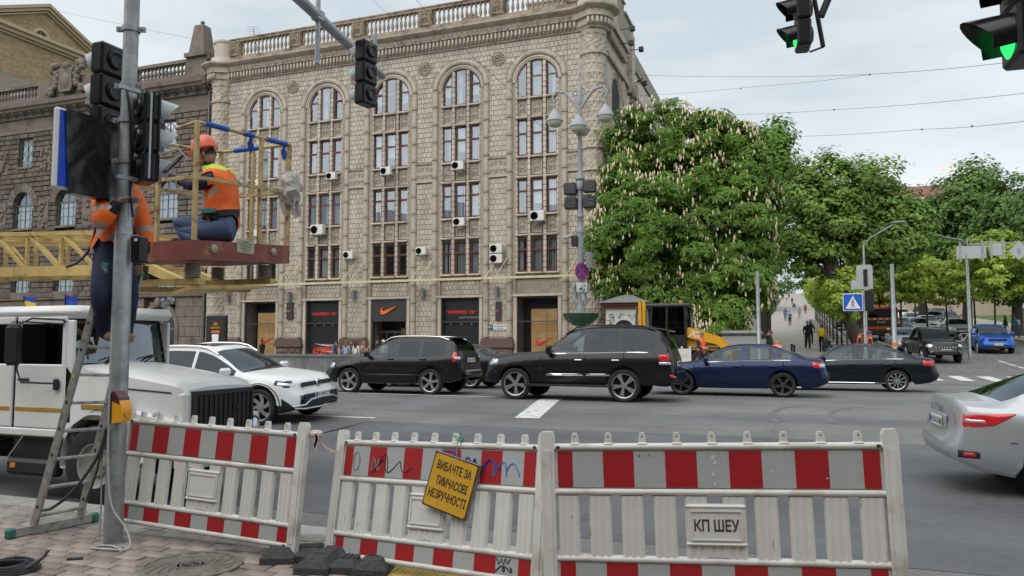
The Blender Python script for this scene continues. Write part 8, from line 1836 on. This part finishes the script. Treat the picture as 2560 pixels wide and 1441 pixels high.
def body_mesh(J, fingers=False, fat=1., look=(1,0,0), wide=1., bulk=1., hs=1.):
    J = {k: Vector(v) for k, v in J.items()}; names = list(J); vs = [J[k] for k in names]; ix = {k:i for i,k in enumerate(names)}; es = [(ix[a],ix[b]) for a,b,*_ in BONES]; rad = [RAD[k]*(fat if k in ('pel','sp','ch','hpL','hpR') else 1)*(wide if k[:2] in ('kn','an') else 1)*bulk for k in names]; reg = {i: None for i in range(len(vs))}
    hand = []
    for s in 'LR':
        a, b = J['el'+s], J['ha'+s]; d = (b-a).normalized(); side = Vector((-d.y,d.x,0)); side = side.normalized() if side.length > .1 else Vector((0,1,0)); up = d.cross(side)
        pm = b+d*.05; i0 = len(vs); vs.append(pm); rad.append(.036); es.append((ix['ha'+s], i0)); hand.append((b,pm))
        if fingers:
            for k in range(4):
                o = side*(.03-.02*k); L_ = (.075,.085,.08,.062)[k]; p1 = pm+d*.035+o; p2 = p1+d*L_*.55-up*.012; p3 = p2+d*L_*.35-up*.03; j = len(vs); vs += [p1,p2,p3]; rad += [.0105,.009,.007]; es += [(i0,j),(j,j+1),(j+1,j+2)]; hand += [(p1,p2),(p2,p3)]
            p1 = pm-d*.01+side*.042; p2 = p1+d*.04+side*.018; j = len(vs); vs += [p1,p2]; rad += [.012,.009]; es += [(i0,j),(j,j+1)]; hand.append((p1,p2))
        else:
            j = len(vs); vs += [pm+d*.07, pm+side*.04+d*.02]; rad += [.022,.013]; es += [(i0,j),(i0,j+1)]; hand += [(pm,pm+d*.07),(pm,pm+side*.04+d*.02)]
    me = bpy.data.meshes.new('b'); me.from_pydata([tuple(v) for v in vs], es, []); ob = bpy.data.objects.new('b', me); C.objects.link(ob)
    sk = ob.modifiers.new('s','SKIN'); sk.use_smooth_shade = True
    for i, sv in enumerate(me.skin_vertices[0].data): sv.radius = (rad[i]*1.0, rad[i]*(1.0)); sv.use_root = (i == 0)
    sb = ob.modifiers.new('u','SUBSURF'); sb.levels = 1; sb.render_levels = 1
    dg = bpy.context.evaluated_depsgraph_get(); m2 = bpy.data.meshes.new_from_object(ob.evaluated_get(dg)); bpy.data.objects.remove(ob); bpy.data.meshes.remove(me)
    q = MB(); q.v = [tuple(v.co) for v in m2.vertices]; q.f = [tuple(p.vertices) for p in m2.polygons]
    segs = [(J[a],J[b],r) for a,b,_,_,r in BONES]+[(a,b,'s') for a,b in hand]; mi = []
    code = {'s':0,'t':1,'p':2,'f':3}
    for p in m2.polygons:
        c = p.center; best = None
        for a, b, r in segs:
            d = b-a; t = max(0,min(1,(c-a).dot(d)/max(1e-6,d.length_squared))); dd = (c-a-d*t).length-(.05 if r in 'tp' else 0)
            if best is None or dd < best[0]: best = (dd, r)
        mi.append(code[best[1]])
    q.mi = mi; bpy.data.meshes.remove(m2)
    mt = [0]*len(q.v)
    for f_, k_ in zip(q.f, mi):
        for i_ in f_: mt[i_] = max(mt[i_], k_)
    q.v = [tuple(Vector(v)*1.0+Vector((noise.noise((v[0]*13,v[1]*13,v[2]*9)), noise.noise((v[1]*13+5,v[2]*9,v[0]*13)), 0))*(.011 if mt[i_] in (1,2) else 0)) for i_, v in enumerate(q.v)]
    # head with face: ellipsoid, nose, brow, eyes, ears, mouth
    h = J['hd']+(J['hd']-J['nk']).normalized()*.03; f = Vector(look).normalized(); l = Vector((0,0,1)).cross(f).normalized(); u = f.cross(l); Mx = Matrix((f,l,u)).transposed(); q.k = 0; nb_ = len(q.v)
    q.ball(h, (.098,.078,.122), 16, 12, Mx); q.ball(h+f*.045-u*.055, (.06,.055,.065), 10, 8, Mx); q.ball(h+f*.102-u*.02, (.02,.014,.028), 8, 6, Mx)
    for s in (-1,1): q.ball(h+l*s*.078-u*.01, (.018,.012,.034), 8, 6, Mx)
    q.k = 4
    for s in (-1,1): q.ball(h+f*.086+l*s*.032+u*.012, (.012,.014,.008), 8, 5, Mx); q.ball(h+f*.088+l*s*.033+u*.032, (.012,.022,.006), 8, 4, Mx)
    q.k = 5; q.ball(h+f*.098-u*.07, (.01,.024,.007), 8, 4, Mx)
    if hs != 1: q.v[nb_:] = [tuple(h+(Vector(v)-h)*hs) for v in q.v[nb_:]]
    return q, (h, Mx)
M_eye = mat('eye_dark', (.02,.015,.012), .4); M_lip = mat('lip', (.3,.1,.09), .5)
def hair_part(o, h, Mx, m, long=0.):
    q = MB(); rows = []
    for i in range(9):
        p = R(-8-12*0)+R(98)*i/8; rows.append([h+Mx @ Vector((.108*math.cos(p)*math.cos(a)-.012, .09*math.cos(p)*math.sin(a), .132*math.sin(p)+.006)) for a in [2*math.pi*k/16 for k in range(17)]])
    rows = [[v if (v-h).dot(Mx.col[0]) < .045 or (v-h).dot(Mx.col[2]) > .06 else h+(v-h)*.86 for v in r_] for r_ in rows]; q.grid(rows)
    if long:
        n = 9; q.grid([[h+Mx @ Vector((-.09-.03*k/4+.03*math.cos(a*1.0)*0-.05*(1-abs(a)), .1*a, .03-long*k/4)) for a in [lerp(-1,1,i/n) for i in range(n+1)]] for k in range(5)]); q.grid([[h+Mx @ Vector((-.02-.02*k/4, s*.095, .0-long*.8*k/4)) for s in (-1,)] + [h+Mx @ Vector((-.1-.02*k/4, -.1, -long*.8*k/4))] for k in range(5)])
    return q.obj('hair', m, o, 60)
def shell(name, q, sel, off, m, o, zones=None, fold=.016):
    """garment: body faces pushed outwards"""
    me = bpy.data.meshes.new('x'); me.from_pydata(q.v, [], q.f); me.update(); nv = {}; g = MB(); idx = [i for i, p in enumerate(me.polygons) if q.mi[i] == 1 and sel(p.center)]
    for i in idx:
        p = me.polygons[i]; fs = []
        for v in p.vertices:
            if v not in nv: nv[v] = len(g.v); w_ = me.vertices[v]; g.v.append(tuple(w_.co+w_.normal*(off+fold*noise.noise((w_.co.x*11,w_.co.y*11,w_.co.z*7)))))
            fs.append(nv[v])
        g.f.append(tuple(fs)); g.mi.append(zones(p.center) if zones else 0)
    bpy.data.meshes.remove(me); return g.obj(name, m, o, 60)
BODIES = {}
def pose_body(key, J, fat=1., wide=1.):
    if key not in BODIES: q, hd = body_mesh(J, fat=fat, wide=wide); BODIES[key] = (q.mesh('body_'+key, [M_skin]*6, 60), hd, q)
    return BODIES[key]
def person(label, loc, rz, pose, top, bot, hair='dark', h=1.72, long=0., vest=False, cap=None, pack=None, group='people walking and standing across the crossing', wide=1.):
    me, (hh, Mx), q = pose_body(pose+('w' if wide > 1 else ''), {'stand':STAND,'walk':WALK,'phone':PHONE,'talk':TALK,'bend':BEND}[pose], 1., wide); s = h/1.78; o = T('person', label, 'person', loc, rz, group); o.scale = (s,s,s)
    m2 = me.copy()
    for i_, m in enumerate((M_skin, K[top], K[bot], K['black'], M_eye, M_lip)): m2.materials[i_] = m
    inst('body', m2, o)
    if cap: MB().lathe([(.104,.0),(.106,.04),(.09,.1),(.04,.13),(0,.135)], 14, hh+Vector((0,0,.03)), Mx).cbox(hh+Mx @ Vector((.13,0,.045)),(.1,.14,.012),Mx).obj('cap', cap, o, 50)
    elif hair: hair_part(o, hh, Mx, M_hair[hair], long)
    if vest: shell('safety_vest', q, lambda c: abs(c.y) < .19 and c.z > .82, .02, [M_vest, M_refl], o, lambda c: 1 if (.98 < c.z < 1.03 or 1.1 < c.z < 1.15) else 0)
    if pack: MB().cbox((-.19,0,1.25),(.16,.3,.44),bev=.06).obj('backpack', K[pack], o, 30)
    return o
def by_head(x, y, h, extra=.12):
    r = ray(x, y); k = 32.
    while k < 300:
        if CAMZ+r.z*k-gz(r.x*k, r.y*k)-extra <= h: break
        k += .2
    return (r.x*k, r.y*k, gz(r.x*k, r.y*k)+extra)
def on(x, n_, extra=.12): p = at_n(x, 852, n_); return (p.x, n_, gz(p.x,n_)+extra)
UP, DN, LF, RT = math.pi/2, -math.pi/2, math.pi, 0.
for x, y, h, rz, pose, top, bot, hair, kw, lab in (
    (2018,804,1.8,DN+.1,'walk','black','black','dark',dict(wide=1.35),'person in black sweatshirt and wide trousers coming down the sidewalk'),(2026,802,1.7,DN,'stand','black','black','dark',dict(long=.3),'long-haired person in black behind the wide-trousered one'),
    (2053,812,1.7,UP,'walk','yellow','black','brown',dict(pack='yellow'),'person with a bright yellow backpack walking uphill'),(2066,838,1.45,UP-.6,'walk','black','jeans','brown',dict(pack='black'),'short person with a black backpack by the granite pier'),
    (1963,770,1.75,UP,'walk','blue','jeans','dark',{},'person in blue jacket walking uphill at the left edge of the sidewalk'),(1974,778,1.7,UP,'walk','lblue','navy','brown',dict(pack='blue'),'person with a blue backpack walking uphill beside the blue jacket'),
    (1985,757,1.8,UP,'walk','black','lblue','dark',{},'person in dark jacket and pale jeans higher up the sidewalk'),(1998,768,1.65,DN,'walk','grey','grey','dark',{},'person all in grey in the middle of the sidewalk'),(2013,760,1.7,UP,'walk','red','black','dark',{},'person in a red jacket near the row of young trees'),
    (1980,744,1.8,UP,'walk','navy','black','dark',{},'dark-clothed person farther up the sidewalk'),(1966,738,1.7,DN,'walk','white','black','dark',{},'person in a white top far up the sidewalk'),(1972,734,1.7,UP,'walk','black','black','dark',{},'black-clothed person at the far end of the sidewalk'),(1958,735,1.7,UP,'walk','brown','black','dark',{},'brown-clothed person far up at the left of the sidewalk'),
    (2512,789,1.7,LF,'walk','black','jeans','brown',dict(long=.25),'person in black top walking on the right-hand sidewalk'),(2538,790,1.7,LF,'walk','teal','jeans','dark',dict(pack='white'),'person in teal top walking at the right edge'),(2348,758,1.75,DN,'stand','black','black','dark',{},'dark figure standing beyond the queue of cars'),(2376,760,1.8,DN,'stand','grey','black','dark',{},'grey-clad figure standing by the parked black crossover')):
    person(lab, by_head(x, y, h), rz, pose, top, bot, hair, h, **kw)
for x, n_, h, rz, pose, top, bot, hair, kw, lab in (
    (655,38,1.75,LF,'walk','black','black','dark',{},'dark-haired person in black passing the left plywood display'),(838,41,1.66,RT,'walk','blue','black','brown',dict(long=.3),'long-haired person in blue patterned top by the red lettering'),(866,40.5,1.68,UP,'stand','lblue','grey','red',dict(long=.3),'red-haired person in pale blue by the granite plinth'),(880,41.5,1.72,DN,'stand','brown','black','dark',{},'person in brown facing the road between two friends'),
    (890,40.5,1.68,UP,'stand','white','black','dark',dict(long=.35),'long dark-haired person in white near the entrance'),(908,41,1.68,RT,'talk','pink','tan','blond',dict(long=.35),'fair-haired person in pink near the entrance'),(918,40.5,1.68,UP,'stand','tan','brown','brown',dict(long=.35),'person in a tan coat beside the pink one'),(944,42,1.75,DN,'stand','black','black','brown',{},'person in black at the entrance door'),(959,41.5,1.75,DN,'stand','white','black',None,dict(cap=K['white']),'person in a white hooded top at the entrance')):
    person(lab, on(x,n_), rz, pose, top, bot, hair, h, **kw)
for x, n_, h, rz, pose, kw, lab in ((1753,33.2,1.78,LF+2.6,'talk',dict(cap=K['tan']),'worker in orange vest and beige cap beside the digger'),(1786,37,1.8,DN,'stand',dict(hair='dark'),'worker in orange vest behind the digger arm'),(1942,34.5,1.75,UP,'bend',dict(cap=K['tan']),'worker in orange vest and beige cap bending by the granite pier'),(2150,36.5,1.8,RT,'stand',dict(hair='dark'),'worker in orange vest standing with folded arms by the crossing sign'),(2175,36.8,1.74,LF,'talk',dict(cap=K['purple']),'worker in orange vest and purple cap by the crossing sign')):
    person(lab, on(x,n_), rz, pose, 'navy', 'navy', kw.pop('hair',None), h, vest=True, group='road workers in orange vests', **kw)
person('dark-haired person with a ponytail walking past the long bench', on(1863,38.5), LF, 'walk', 'brown', 'black', 'brown', 1.68, .3); person('person in black holding a phone to the ear by the bench', on(1927,37), LF, 'phone', 'black', 'black', 'brown', 1.8)
# --- worker crouching in the basket, in world coordinates relative to the basket floor
def wp(x, y, n_): return at_n(x, y, n_)
base = Vector((-6.7,7.2,2.9)); o = T('person', 'worker in orange helmet and vest crouching in the raised basket', 'person', base, 0, 'workers on the signal pole')
cx = lambda x, y, n_: wp(x,y,n_)-base
J = dict(pel=cx(560,572,7.25),sp=cx(552,535,7.25),ch=cx(545,468,7.22),nk=cx(525,420,7.2),hd=cx(517,392,7.18),shL=cx(566,440,7.42),elL=cx(505,470,7.48),haL=cx(440,452,7.3),shR=cx(535,445,7.02),elR=cx(478,468,6.95),haR=cx(432,443,6.98),hpL=cx(560,575,7.36),knL=cx(440,552,7.5),anL=cx(470,600,7.5),toL=cx(430,604,7.5),hpR=cx(565,580,7.12),knR=cx(445,585,7.05),anR=cx(500,606,7.0),toR=cx(455,610,7.0))
q, (hh, Mx) = body_mesh(J, True, 1.2, look=(-.95,-.35,-.28), bulk=1.22, hs=1.16); q.obj('body', [M_skin, K['navy'], K['jeans'], K['black'], M_eye, M_lip], o, 60)
zb = lambda c: c.z
vt = cx(545,440,7.2).z; vb = cx(552,578,7.2).z; hx_ = [cx(x,500,7.2).x for x in (478,592)]
shell('safety_vest', q, lambda c: vb < c.z < vt+.12 and c.x > cx(497,500,7.2).x and not (c.y < J['shR'].y-.02 and c.z < vt+.02 and c.x < J['shR'].x), .022, [M_vest, M_refl, K['black'], M_lime_], o, lambda c: 3 if c.z > vt+.035 else 1 if abs(c.z-lerp(vb,vt,.62)) < .028 else 2 if abs(c.z-lerp(vb,vt,.3)) < .05 else 0)
M_helm = mat('helmet_orange', (.8,.13,.06), .35, var=.03, coat=.3)
q2 = MB(); q2.lathe([(.158,.0),(.155,.06),(.135,.12),(.088,.165),(.0,.18)], 20, hh+Mx @ Vector((0,0,.05)), Mx); q2.prism([(.09,-.12),(.22,-.09),(.25,0),(.22,.09),(.09,.12)], 0, .016, 'z', Mx, hh+Mx @ Vector((0,0,.042))); q2.bar(hh+Mx @ Vector((-.1,0,.19)), hh+Mx @ Vector((.08,0,.21)), .04, .04); q2.obj('helmet', M_helm, o, 40)
q2 = MB(); q2.tube([hh+Mx @ Vector((.02,s*.085,z)) for s, z in ((1,.05),(1,-.05),(.6,-.13),(-.6,-.13),(-1,-.05),(-1,.05))], .006, 5); q2.obj('chin_strap', K['black'], o, 60); hair_part(o, hh-Mx @ Vector((.0,0,.02)), Mx, M_hair['dark'])
MB().lathe([(.215,-.05),(.22,0),(.215,.05)], 18, J['sp']+Vector((0,0,-.02)), caps=False).obj('work_belt', K['black'], o, 50); MB().cbox(J['sp']+Vector((.02,-.225,-.0)),(.2,.02,.06),bev=.006).obj('belt_panel', K['teal'], o, 0)
for s in 'RL': a, b = J['el'+s], J['ha'+s]; c_ = a.lerp(b,.55); MB().cyl(c_, a.lerp(b,.72), .056, .052, n=12, cap=False).obj('cuff_band', M_refl, o, 50)
# --- worker standing on the ladder behind the pole
base = Vector((-6.0,5.45,1.72)); o = T('person', 'worker in orange vest standing on the ladder behind the steel pole', 'person', base, 0, 'workers on the signal pole')
cx = lambda x, y, t_=-6.0: at_t(x, y, t_)-base
J = dict(pel=cx(285,635),sp=cx(290,575),ch=cx(296,515),nk=cx(312,465),hd=cx(318,438),shL=cx(262,500),elL=cx(250,560,-5.8),haL=cx(285,520,-5.7),shR=cx(345,515,-5.9),elR=cx(365,600,-5.75),haR=cx(352,648,-5.72),hpL=cx(262,650),knL=cx(255,735,-5.85),anL=cx(262,835),toL=cx(282,846,-5.85),hpR=cx(312,652),knR=cx(320,740,-5.85),anR=cx(312,838),toR=cx(330,848,-5.85))
q, (hh, Mx) = body_mesh(J, True, 1., look=(.9,.3,.3), bulk=1.1, wide=1.35); q.obj('body', [M_skin, K['navy'], K['navy'], K['tan'], M_eye, M_lip], o, 60); hair_part(o, hh, Mx, M_hair['dark'])
vb, vt = cx(290,625).z, cx(290,490).z
shell('safety_vest', q, lambda c: c.z > vb-.02 and abs(c.x) < .3 and not (c.y > J['shR'].y+.0 and c.z < J['shR'].z-.06), .025, [M_vest, M_refl], o, lambda c: 1 if abs(c.z-lerp(vb,vt,.35)) < .024 or abs(c.z-lerp(vb,vt,.65)) < .024 else 0)
# ---------------------------------------------------------------- digger, railings, signs, wires
JX = at_n(1690,852,35.2).x; jz = gz(JX,35.2)+.1
jc = T('backhoe_loader', 'yellow backhoe loader with black cab parked under the chestnuts', 'digger', (JX,35.2,jz)); M_jy = mat('digger_yellow', (.68,.34,.015), .4, var=.08, scale=4, coat=.4)
q = MB(); q.cbox((-.25,0,1.25),(1.6,1.5,.9),bev=.06); q.obj('cab_base', M_blk, jc, 30)
for x, y in ((-1.05,-.75),(-1.05,.75),(.55,-.75),(.55,.75),(-.3,-.76),(-.3,.76)): MB().bar((x,y,1.6),(x*.92,y*.95,2.95),.09).obj('cab_post', M_blk, jc, 0)
MB().cbox((-.25,0,3.0),(1.95,1.7,.16),bev=.06).obj('cab_roof', mat('cab_roof_dark', (.05,.052,.055), .5), jc, 30); MB().box(-1.0,.5,-.74,-.73,1.6,2.92).box(-1.0,.5,.73,.74,1.6,2.92).box(.5,.51,-.72,.72,1.6,2.92).obj('cab_glass', M_cgd, jc, 0); q = MB(); q.cbox((-.4,0,1.9),(.2,.5,.7),bev=.05); q.cbox((-.25,0,1.65),(.4,.5,.15)); q.obj('seat', M_int, jc, 30)
q = MB(); q.prism([(.5,1.0),(1.9,.95),(1.95,1.35),(1.7,1.55),(.5,1.85)], -.42, .42, 'y'); q.obj('bonnet', M_jy, jc, 20); MB().box(1.93,1.97,-.35,.35,1.0,1.35).obj('grille', M_blk, jc, 0)
for sy in (-1,1):
    q = MB(); q.prism([(.35,1.9),(.7,2.0),(2.0,1.55),(2.75,.75),(2.6,.55),(1.85,1.25),(.4,1.6)], sy*.62-.08, sy*.62+.08, 'y'); a_ = q.obj('loader_arm', M_jy, jc, 20)
    if sy < 0: text_obj('maker_lettering', 'JCB', .34, M_plate, a_, Matrix.Translation((1.0,-.705,1.68)) @ Matrix.Rotation(.3,4,'Y') @ FR, depth=.004, bold=.012, shear=.2)
    MB().cyl((.7,sy*.66,1.1),(2.0,sy*.66,1.15),.05,n=8).obj('ram', M_rimd, jc, 40); wheel(jc, -.75, sy*.95, .72, sy, .45, 'truck', M_jy); wheel(jc, 1.25, sy*.85, .5, sy, .35, 'truck', M_jy)
    q = MB(); q.grid([[(-.75+.82*math.cos(a),sy*(.75 if k else 1.15),.74+.82*math.sin(a)) for k in (0,1)] for a in [R(15)+R(150)*i/10 for i in range(11)]]); q.obj('mudguard', M_blk, jc, 60)
    MB().cyl((.62,sy*.8,2.0),(.62,sy*.86,2.75),.018,n=6).cbox((.64,sy*.92,2.5),(.08,.2,.3),bev=.03).obj('mirror', M_blk, jc, 0)
q = MB(); q.prism([(2.5,.25),(3.3,.1),(3.35,.16),(2.9,.95),(2.55,1.0)], -1.05, 1.05, 'y'); q.obj('bucket', mat('bucket_steel', (.06,.055,.05), .6, metal=.3), jc, 20)
bx_ = at_n(1605,852,35.2).x-JX
for dx, m in ((-.06,M_jy),(.13,M_jy)): q = MB(); q.prism([(bx_+dx-.06,.6),(bx_+dx+.06,.6),(bx_+dx+.08,1.6),(bx_+dx+.06,3.1),(bx_+dx-.02,3.3),(bx_+dx-.08,3.2),(bx_+dx-.07,1.6)], -.12, .12, 'y'); q.obj('backhoe_boom', m, jc, 0)
MB().cyl((bx_-.3,-.05,1.2),(bx_-.2,-.05,3.0),.06,n=8).obj('ram', M_chr, jc, 40); MB().bar((bx_,0,.7),(-1.0,0,.8),.3).obj('kingpost', M_blk, jc, 0); MB().cbox((.3,-.5,3.13),(.16,.16,.14),bev=.03).obj('beacon', M_amb, jc, 0); MB().cyl((.75,-.3,1.7),(.75,-.3,2.5),.04,n=8).obj('exhaust', M_galv, jc, 40)
# white slatted barrier in front of the digger
wb_ = T('white_barrier', 'small plain white slatted barrier in front of the digger wheel', 'barrier', (at_n(1694,852,32.5).x,32.5,gz(-5,32.5)+.12)); MB().box(-.55,.55,-.03,.03,.5,1.1).obj('panel', M_pla, wb_, 0); MB().box(-.6,.6,-.03,.03,.0,.1).obj('rail', M_pla, wb_, 0)
for i in range(7): MB().box(-.55+i*.16,-.45+i*.16,-.025,.025,.1,.5).obj('slat', M_pla, wb_, 0)
for i in range(4): MB().box(-.52+i*.33,-.45+i*.33,-.025,.025,1.1,1.2).obj('peg', M_pla, wb_, 0)
# poles, lamps and signs on the side street
def pole(label, x, n_, ztop, r=.07, name='street_pole', cat='pole'):
    b = on(x, n_); o = T(name, label, cat, b); MB().lathe([(r*1.3,-.1),(r*1.3,.5),(r,.55),(r*.8,ztop),(0,ztop+.02)], 10).obj('shaft', M_galv, o, 50); return o, b
o, b = pole('bare grey pole standing by the right chestnut', 1897, 36, 4.5, .1); o, b = pole('bare grey pole between the orange lorry and the pickup', 2236, 35.5, 4.6, .1)
MB().lathe([(.085,1.1),(.1,1.12),(.1,1.3),(.085,1.32)], 10).obj('orange_box', M_amb, o, 30)
o, b = pole('slim street lamp with one arm rising from the leaning tree', 2166, 42, 6.0, .07, 'street_lamp', 'street lamp'); MB().tube([(0,0,5.9),(.3,-.1,6.3),(1.3,-.6,6.85)], .04, 6).obj('arm', M_galv, o, 60); MB().cbox((1.55,-.7,6.95),(.6,.26,.12),Matrix.Rotation(-.3,3,'Z'),bev=.05).obj('lamp_head', M_lampg, o, 30)
o, b = pole('slim street lamp with one arm behind the blank boards', 2428, 56, 7.0, .07, 'street_lamp', 'street lamp'); MB().tube([(0,0,6.6),(-.4,-.1,6.9),(-1.5,-.3,7.15)], .05, 6).obj('arm', M_galv, o, 60); MB().cbox((-1.75,-.3,7.2),(.6,.28,.13),bev=.05).obj('lamp_head', M_lampg, o, 30)
# crossing sign on its signal post
o, b = pole('signal post at the side street crossing seen from behind', 2163, 36.2, 4.6, .06, 'signal_post', 'signal post')
M_bk = mat('sign_back_grey', (.42,.43,.44), .5, metal=.4, var=.06)
q = MB(); q.prism([(-.32,0),(.32,0),(.32,.95),(.25,1.05),(-.25,1.05),(-.32,.98),(-.32,.42),(-.55,.36),(-.55,0)], -.1, -.06, 'y', c=(.05,0,3.6)); q.obj('signal_backboard', M_bk, o, 0); MB().box(.0,.16,-.14,-.1,3.72,4.45).obj('signal_body', M_blk, o, 0); MB().cbox((.22,.1,3.1),(.35,.35,.9),bev=.05).obj('signal_head', M_blk, o, 0)
cs = T('crossing_sign', 'square blue pedestrian crossing sign on the signal post', 'sign', (b[0]-.45,b[1]-.12,b[2]+2.65)); MB().cbox((0,0,.38),(.8,.03,.76),bev=.01).obj('plate', mat('sign_white_edge', (.7,.7,.7), .4), cs, 0); MB().box(-.37,.37,-.02,-.016,.03,.73).obj('face', mat('crossing_blue', (.01,.1,.5), .4), cs, 0); MB().prism([(-.3,.1),(.3,.1),(0,.66)], -.026, -.021, 'y').obj('triangle', M_plate, cs, 0)
q = MB(); q.ball((.0,-.03,.47),(.03,.008,.035),8,5); q.bar((0,-.03,.43),(-.01,-.03,.3),.01,.05); q.bar((-.01,-.03,.31),(-.07,-.03,.16),.01,.025); q.bar((-.01,-.03,.31),(.06,-.03,.16),.01,.025); q.bar((0,-.03,.42),(.07,-.03,.33),.01,.02); q.bar((0,-.03,.42),(-.07,-.03,.35),.01,.02); q.obj('walking_figure', M_blk, cs, 0); MB().bar((.35,.02,.4),(.46,.1,.4),.03).obj('clamp', M_galv, cs, 0)
# blank backs of direction boards on a gantry pole
o, b = pole('gantry pole carrying blank board backs at the right', 2424, 46, 5.6, .06, 'gantry_pole', 'pole'); zz = lambda x, y: at_n(x,y,46)
def board(lab, pts, dia=False):
    P_ = [zz(*p) for p in pts]; c_ = sum(P_, Vector())/len(P_); s_ = T('sign_board', lab, 'sign', c_, 0, 'blank sign backs on the gantry'); q = MB(); q.prism([(p.x-c_.x,p.z-c_.z) for p in P_], -.03, .03, 'y'); q.obj('panel', M_bk, s_, 0); xs = [p.x-c_.x for p in P_]; zs_ = [p.z-c_.z for p in P_]
    for x in ((min(xs)*.75,max(xs)*.75) if not dia else (0,)): MB().box(x-.04,x+.04,-.07,-.03,min(zs_)-.2 if not dia else min(zs_)*.3,max(zs_)+.25 if not dia else max(zs_)*.3).obj('batten', M_galv, s_, 0)
board('wide blank back of a direction board on the gantry', [(2391,648),(2465,645),(2465,614),(2391,617)]); board('smaller blank square board right of the wide one', [(2474,640),(2512,638),(2512,607),(2472,610)]); board('blank diamond sign back at the right edge', [(2521,628),(2547,651),(2573,628),(2547,604)], True)
a_, b_ = zz(2424,625), zz(2600,615); g_ = T('gantry_beam', 'thin horizontal beam joining the blank sign boards', 'beam', a_); MB().bar((0,.08,.3),(b_.x-a_.x,.08,.3),.07).obj('beam', M_galv, g_, 0)
# pedestrian railings by the kerb
def railing(label, t_, n0, n1, red=False):
    o = T('railing', label, 'railing', (t_,n0,gz(t_,n0)+.12)); L_ = n1-n0; dz_ = gz(t_,n1)-gz(t_,n0); k = int(L_/.22); m = M_galv
    for z in (.12,.95): MB().bar((0,0,z),(0,L_,z+dz_),.04).obj('rail', m, o, 0)
    for i in range(k+1): f = i/k; MB().bar((0,L_*f,.0),(0,L_*f,1.0 if i % 6 else 1.1),.045 if i % 6 == 0 else .018).obj('baluster', MATS['sign_red'] if red and i % 6 == 0 else m, o, 0); o.children[-1].location.z = dz_*f
railing('silver railing along the kerb by the leaning tree', 3.85, 35.5, 41.5); railing('silver railing at the left kerb up the side street', 3.95, 50, 57); railing('low railing along the right-hand kerb', 15.7, 38, 50, True)
for i, (x, n_) in enumerate(((1838,42.6),(1890,42.6),(1937,42.2),(1979,44.5),(1985,43.6))): o = T('bollard', ('first','second','third','fourth','fifth')[i]+' dark bollard counted from the left near the terraced planters', 'bollard', on(x,n_), 0, 'bollards on the square'); MB().lathe([(.05,-.1),(.05,.75),(.065,.77),(.065,.84),(0,.86)], 10).obj('shaft', M_blk, o, 40)
# overhead wires
M_wire = mat('overhead_wire', (.06,.06,.065), .6)
def wire(label, pts, n0, n1, r=.014, knobs=()):
    P_ = []
    for i, (x, y) in enumerate(pts): P_.append(at_n(x, y, lerp(n0,n1,i/(len(pts)-1))))
    out_ = []
    for i in range(len(P_)-1):
        for k in range(6): out_.append(P_[i].lerp(P_[i+1], k/6)-Vector((0,0,.05*math.sin(math.pi*k/6))))
    out_.append(P_[-1]); o = T('overhead_wire', label, 'wire', P_[0], 0, 'overhead wires'); MB().tube([p-P_[0] for p in out_], r, 4, cap=False).obj('strand', M_wire, o, 60)
    for x, y, f in knobs: p = at_n(x, y, lerp(n0,n1,f)); MB().cbox(p-P_[0],(.06,.06,.08),bev=.02).obj('clip', M_wire, o, 0)
wire('topmost wire from the building to the near right signal', [(1560,186),(1850,192),(2175,186),(2560,152)], 46, 26, .008, ((2175,187,.6),)); wire('second wire joining the topmost one over the trees', [(1600,240),(1900,216),(2175,187)], 46, 34, .007, ((1852,222,.4),)); wire('middle wire crossing the open sky', [(1790,288),(2100,274),(2560,234)], 42, 26, .007, ((2085,275,.4),)); wire('lowest wire crossing the open sky above the limes', [(1980,342),(2300,324),(2560,304)], 44, 28, .008, ((2305,324,.55),(2430,316,.8)))
wire('wire slanting across the facade from the top', [(1040,0),(1150,110),(1280,230),(1330,300),(1410,345)], 36, 34.7, .012, ((1222,175,.5),)); wire('thin wire slanting across the upper windows', [(930,0),(985,45),(1110,140),(1300,290)], 38, 42, .008); wire('low wire through the chestnut towards the park', [(1470,556),(1900,562),(2350,560),(2560,552)], 34.7, 40, .008); wire('faint wire from the gabled roof to the obelisk', [(100,18),(300,60),(500,100)], 60, 44, .01)
# bicycles' and far clutter: parked bicycle by the right sidewalk
bc = T('bicycle', 'pale bicycle leaning near the queue on the right sidewalk', 'bicycle', on(2408,56), .4)
for x in (-.52,.52): MB().lathe([(.31,-.015),(.34,0),(.31,.015)], 18, (x,0,.34), Matrix.Rotation(math.pi/2,3,'X'), caps=False).obj('wheel', M_tyre, bc, 50)
q = MB()
for a, c_ in (((-.52,.34),(-.12,.85)),((-.12,.85),(.4,.85)),((.4,.85),(-.05,.36)),((-.05,.36),(-.52,.34)),((-.05,.36),(-.12,.85)),((.4,.9),(.52,.34))): q.cyl((a[0],0,a[1]),(c_[0],0,c_[1]),.02,n=6)
q.obj('frame', M_acw, bc, 40); MB().cbox((-.14,0,.92),(.22,.12,.05),bev=.02).obj('saddle', M_blk, bc, 0); MB().bar((.38,-.25,1.0),(.38,.25,1.0),.03).obj('handlebar', M_blk, bc, 0)
for t_, n_, rz in ((-1.3,4.66,.2),(.42,4.95,.2)): o = T('rubber_block', 'rubber block under the %s post of the right barrier' % ('left' if t_ < 0 else 'right'), 'rubber block', (t_,n_,0), rz, 'black barrier feet'); MB().cbox((0,0,.12),(.36,.4,.24),bev=.05).obj('body', M_rub, o, 0)
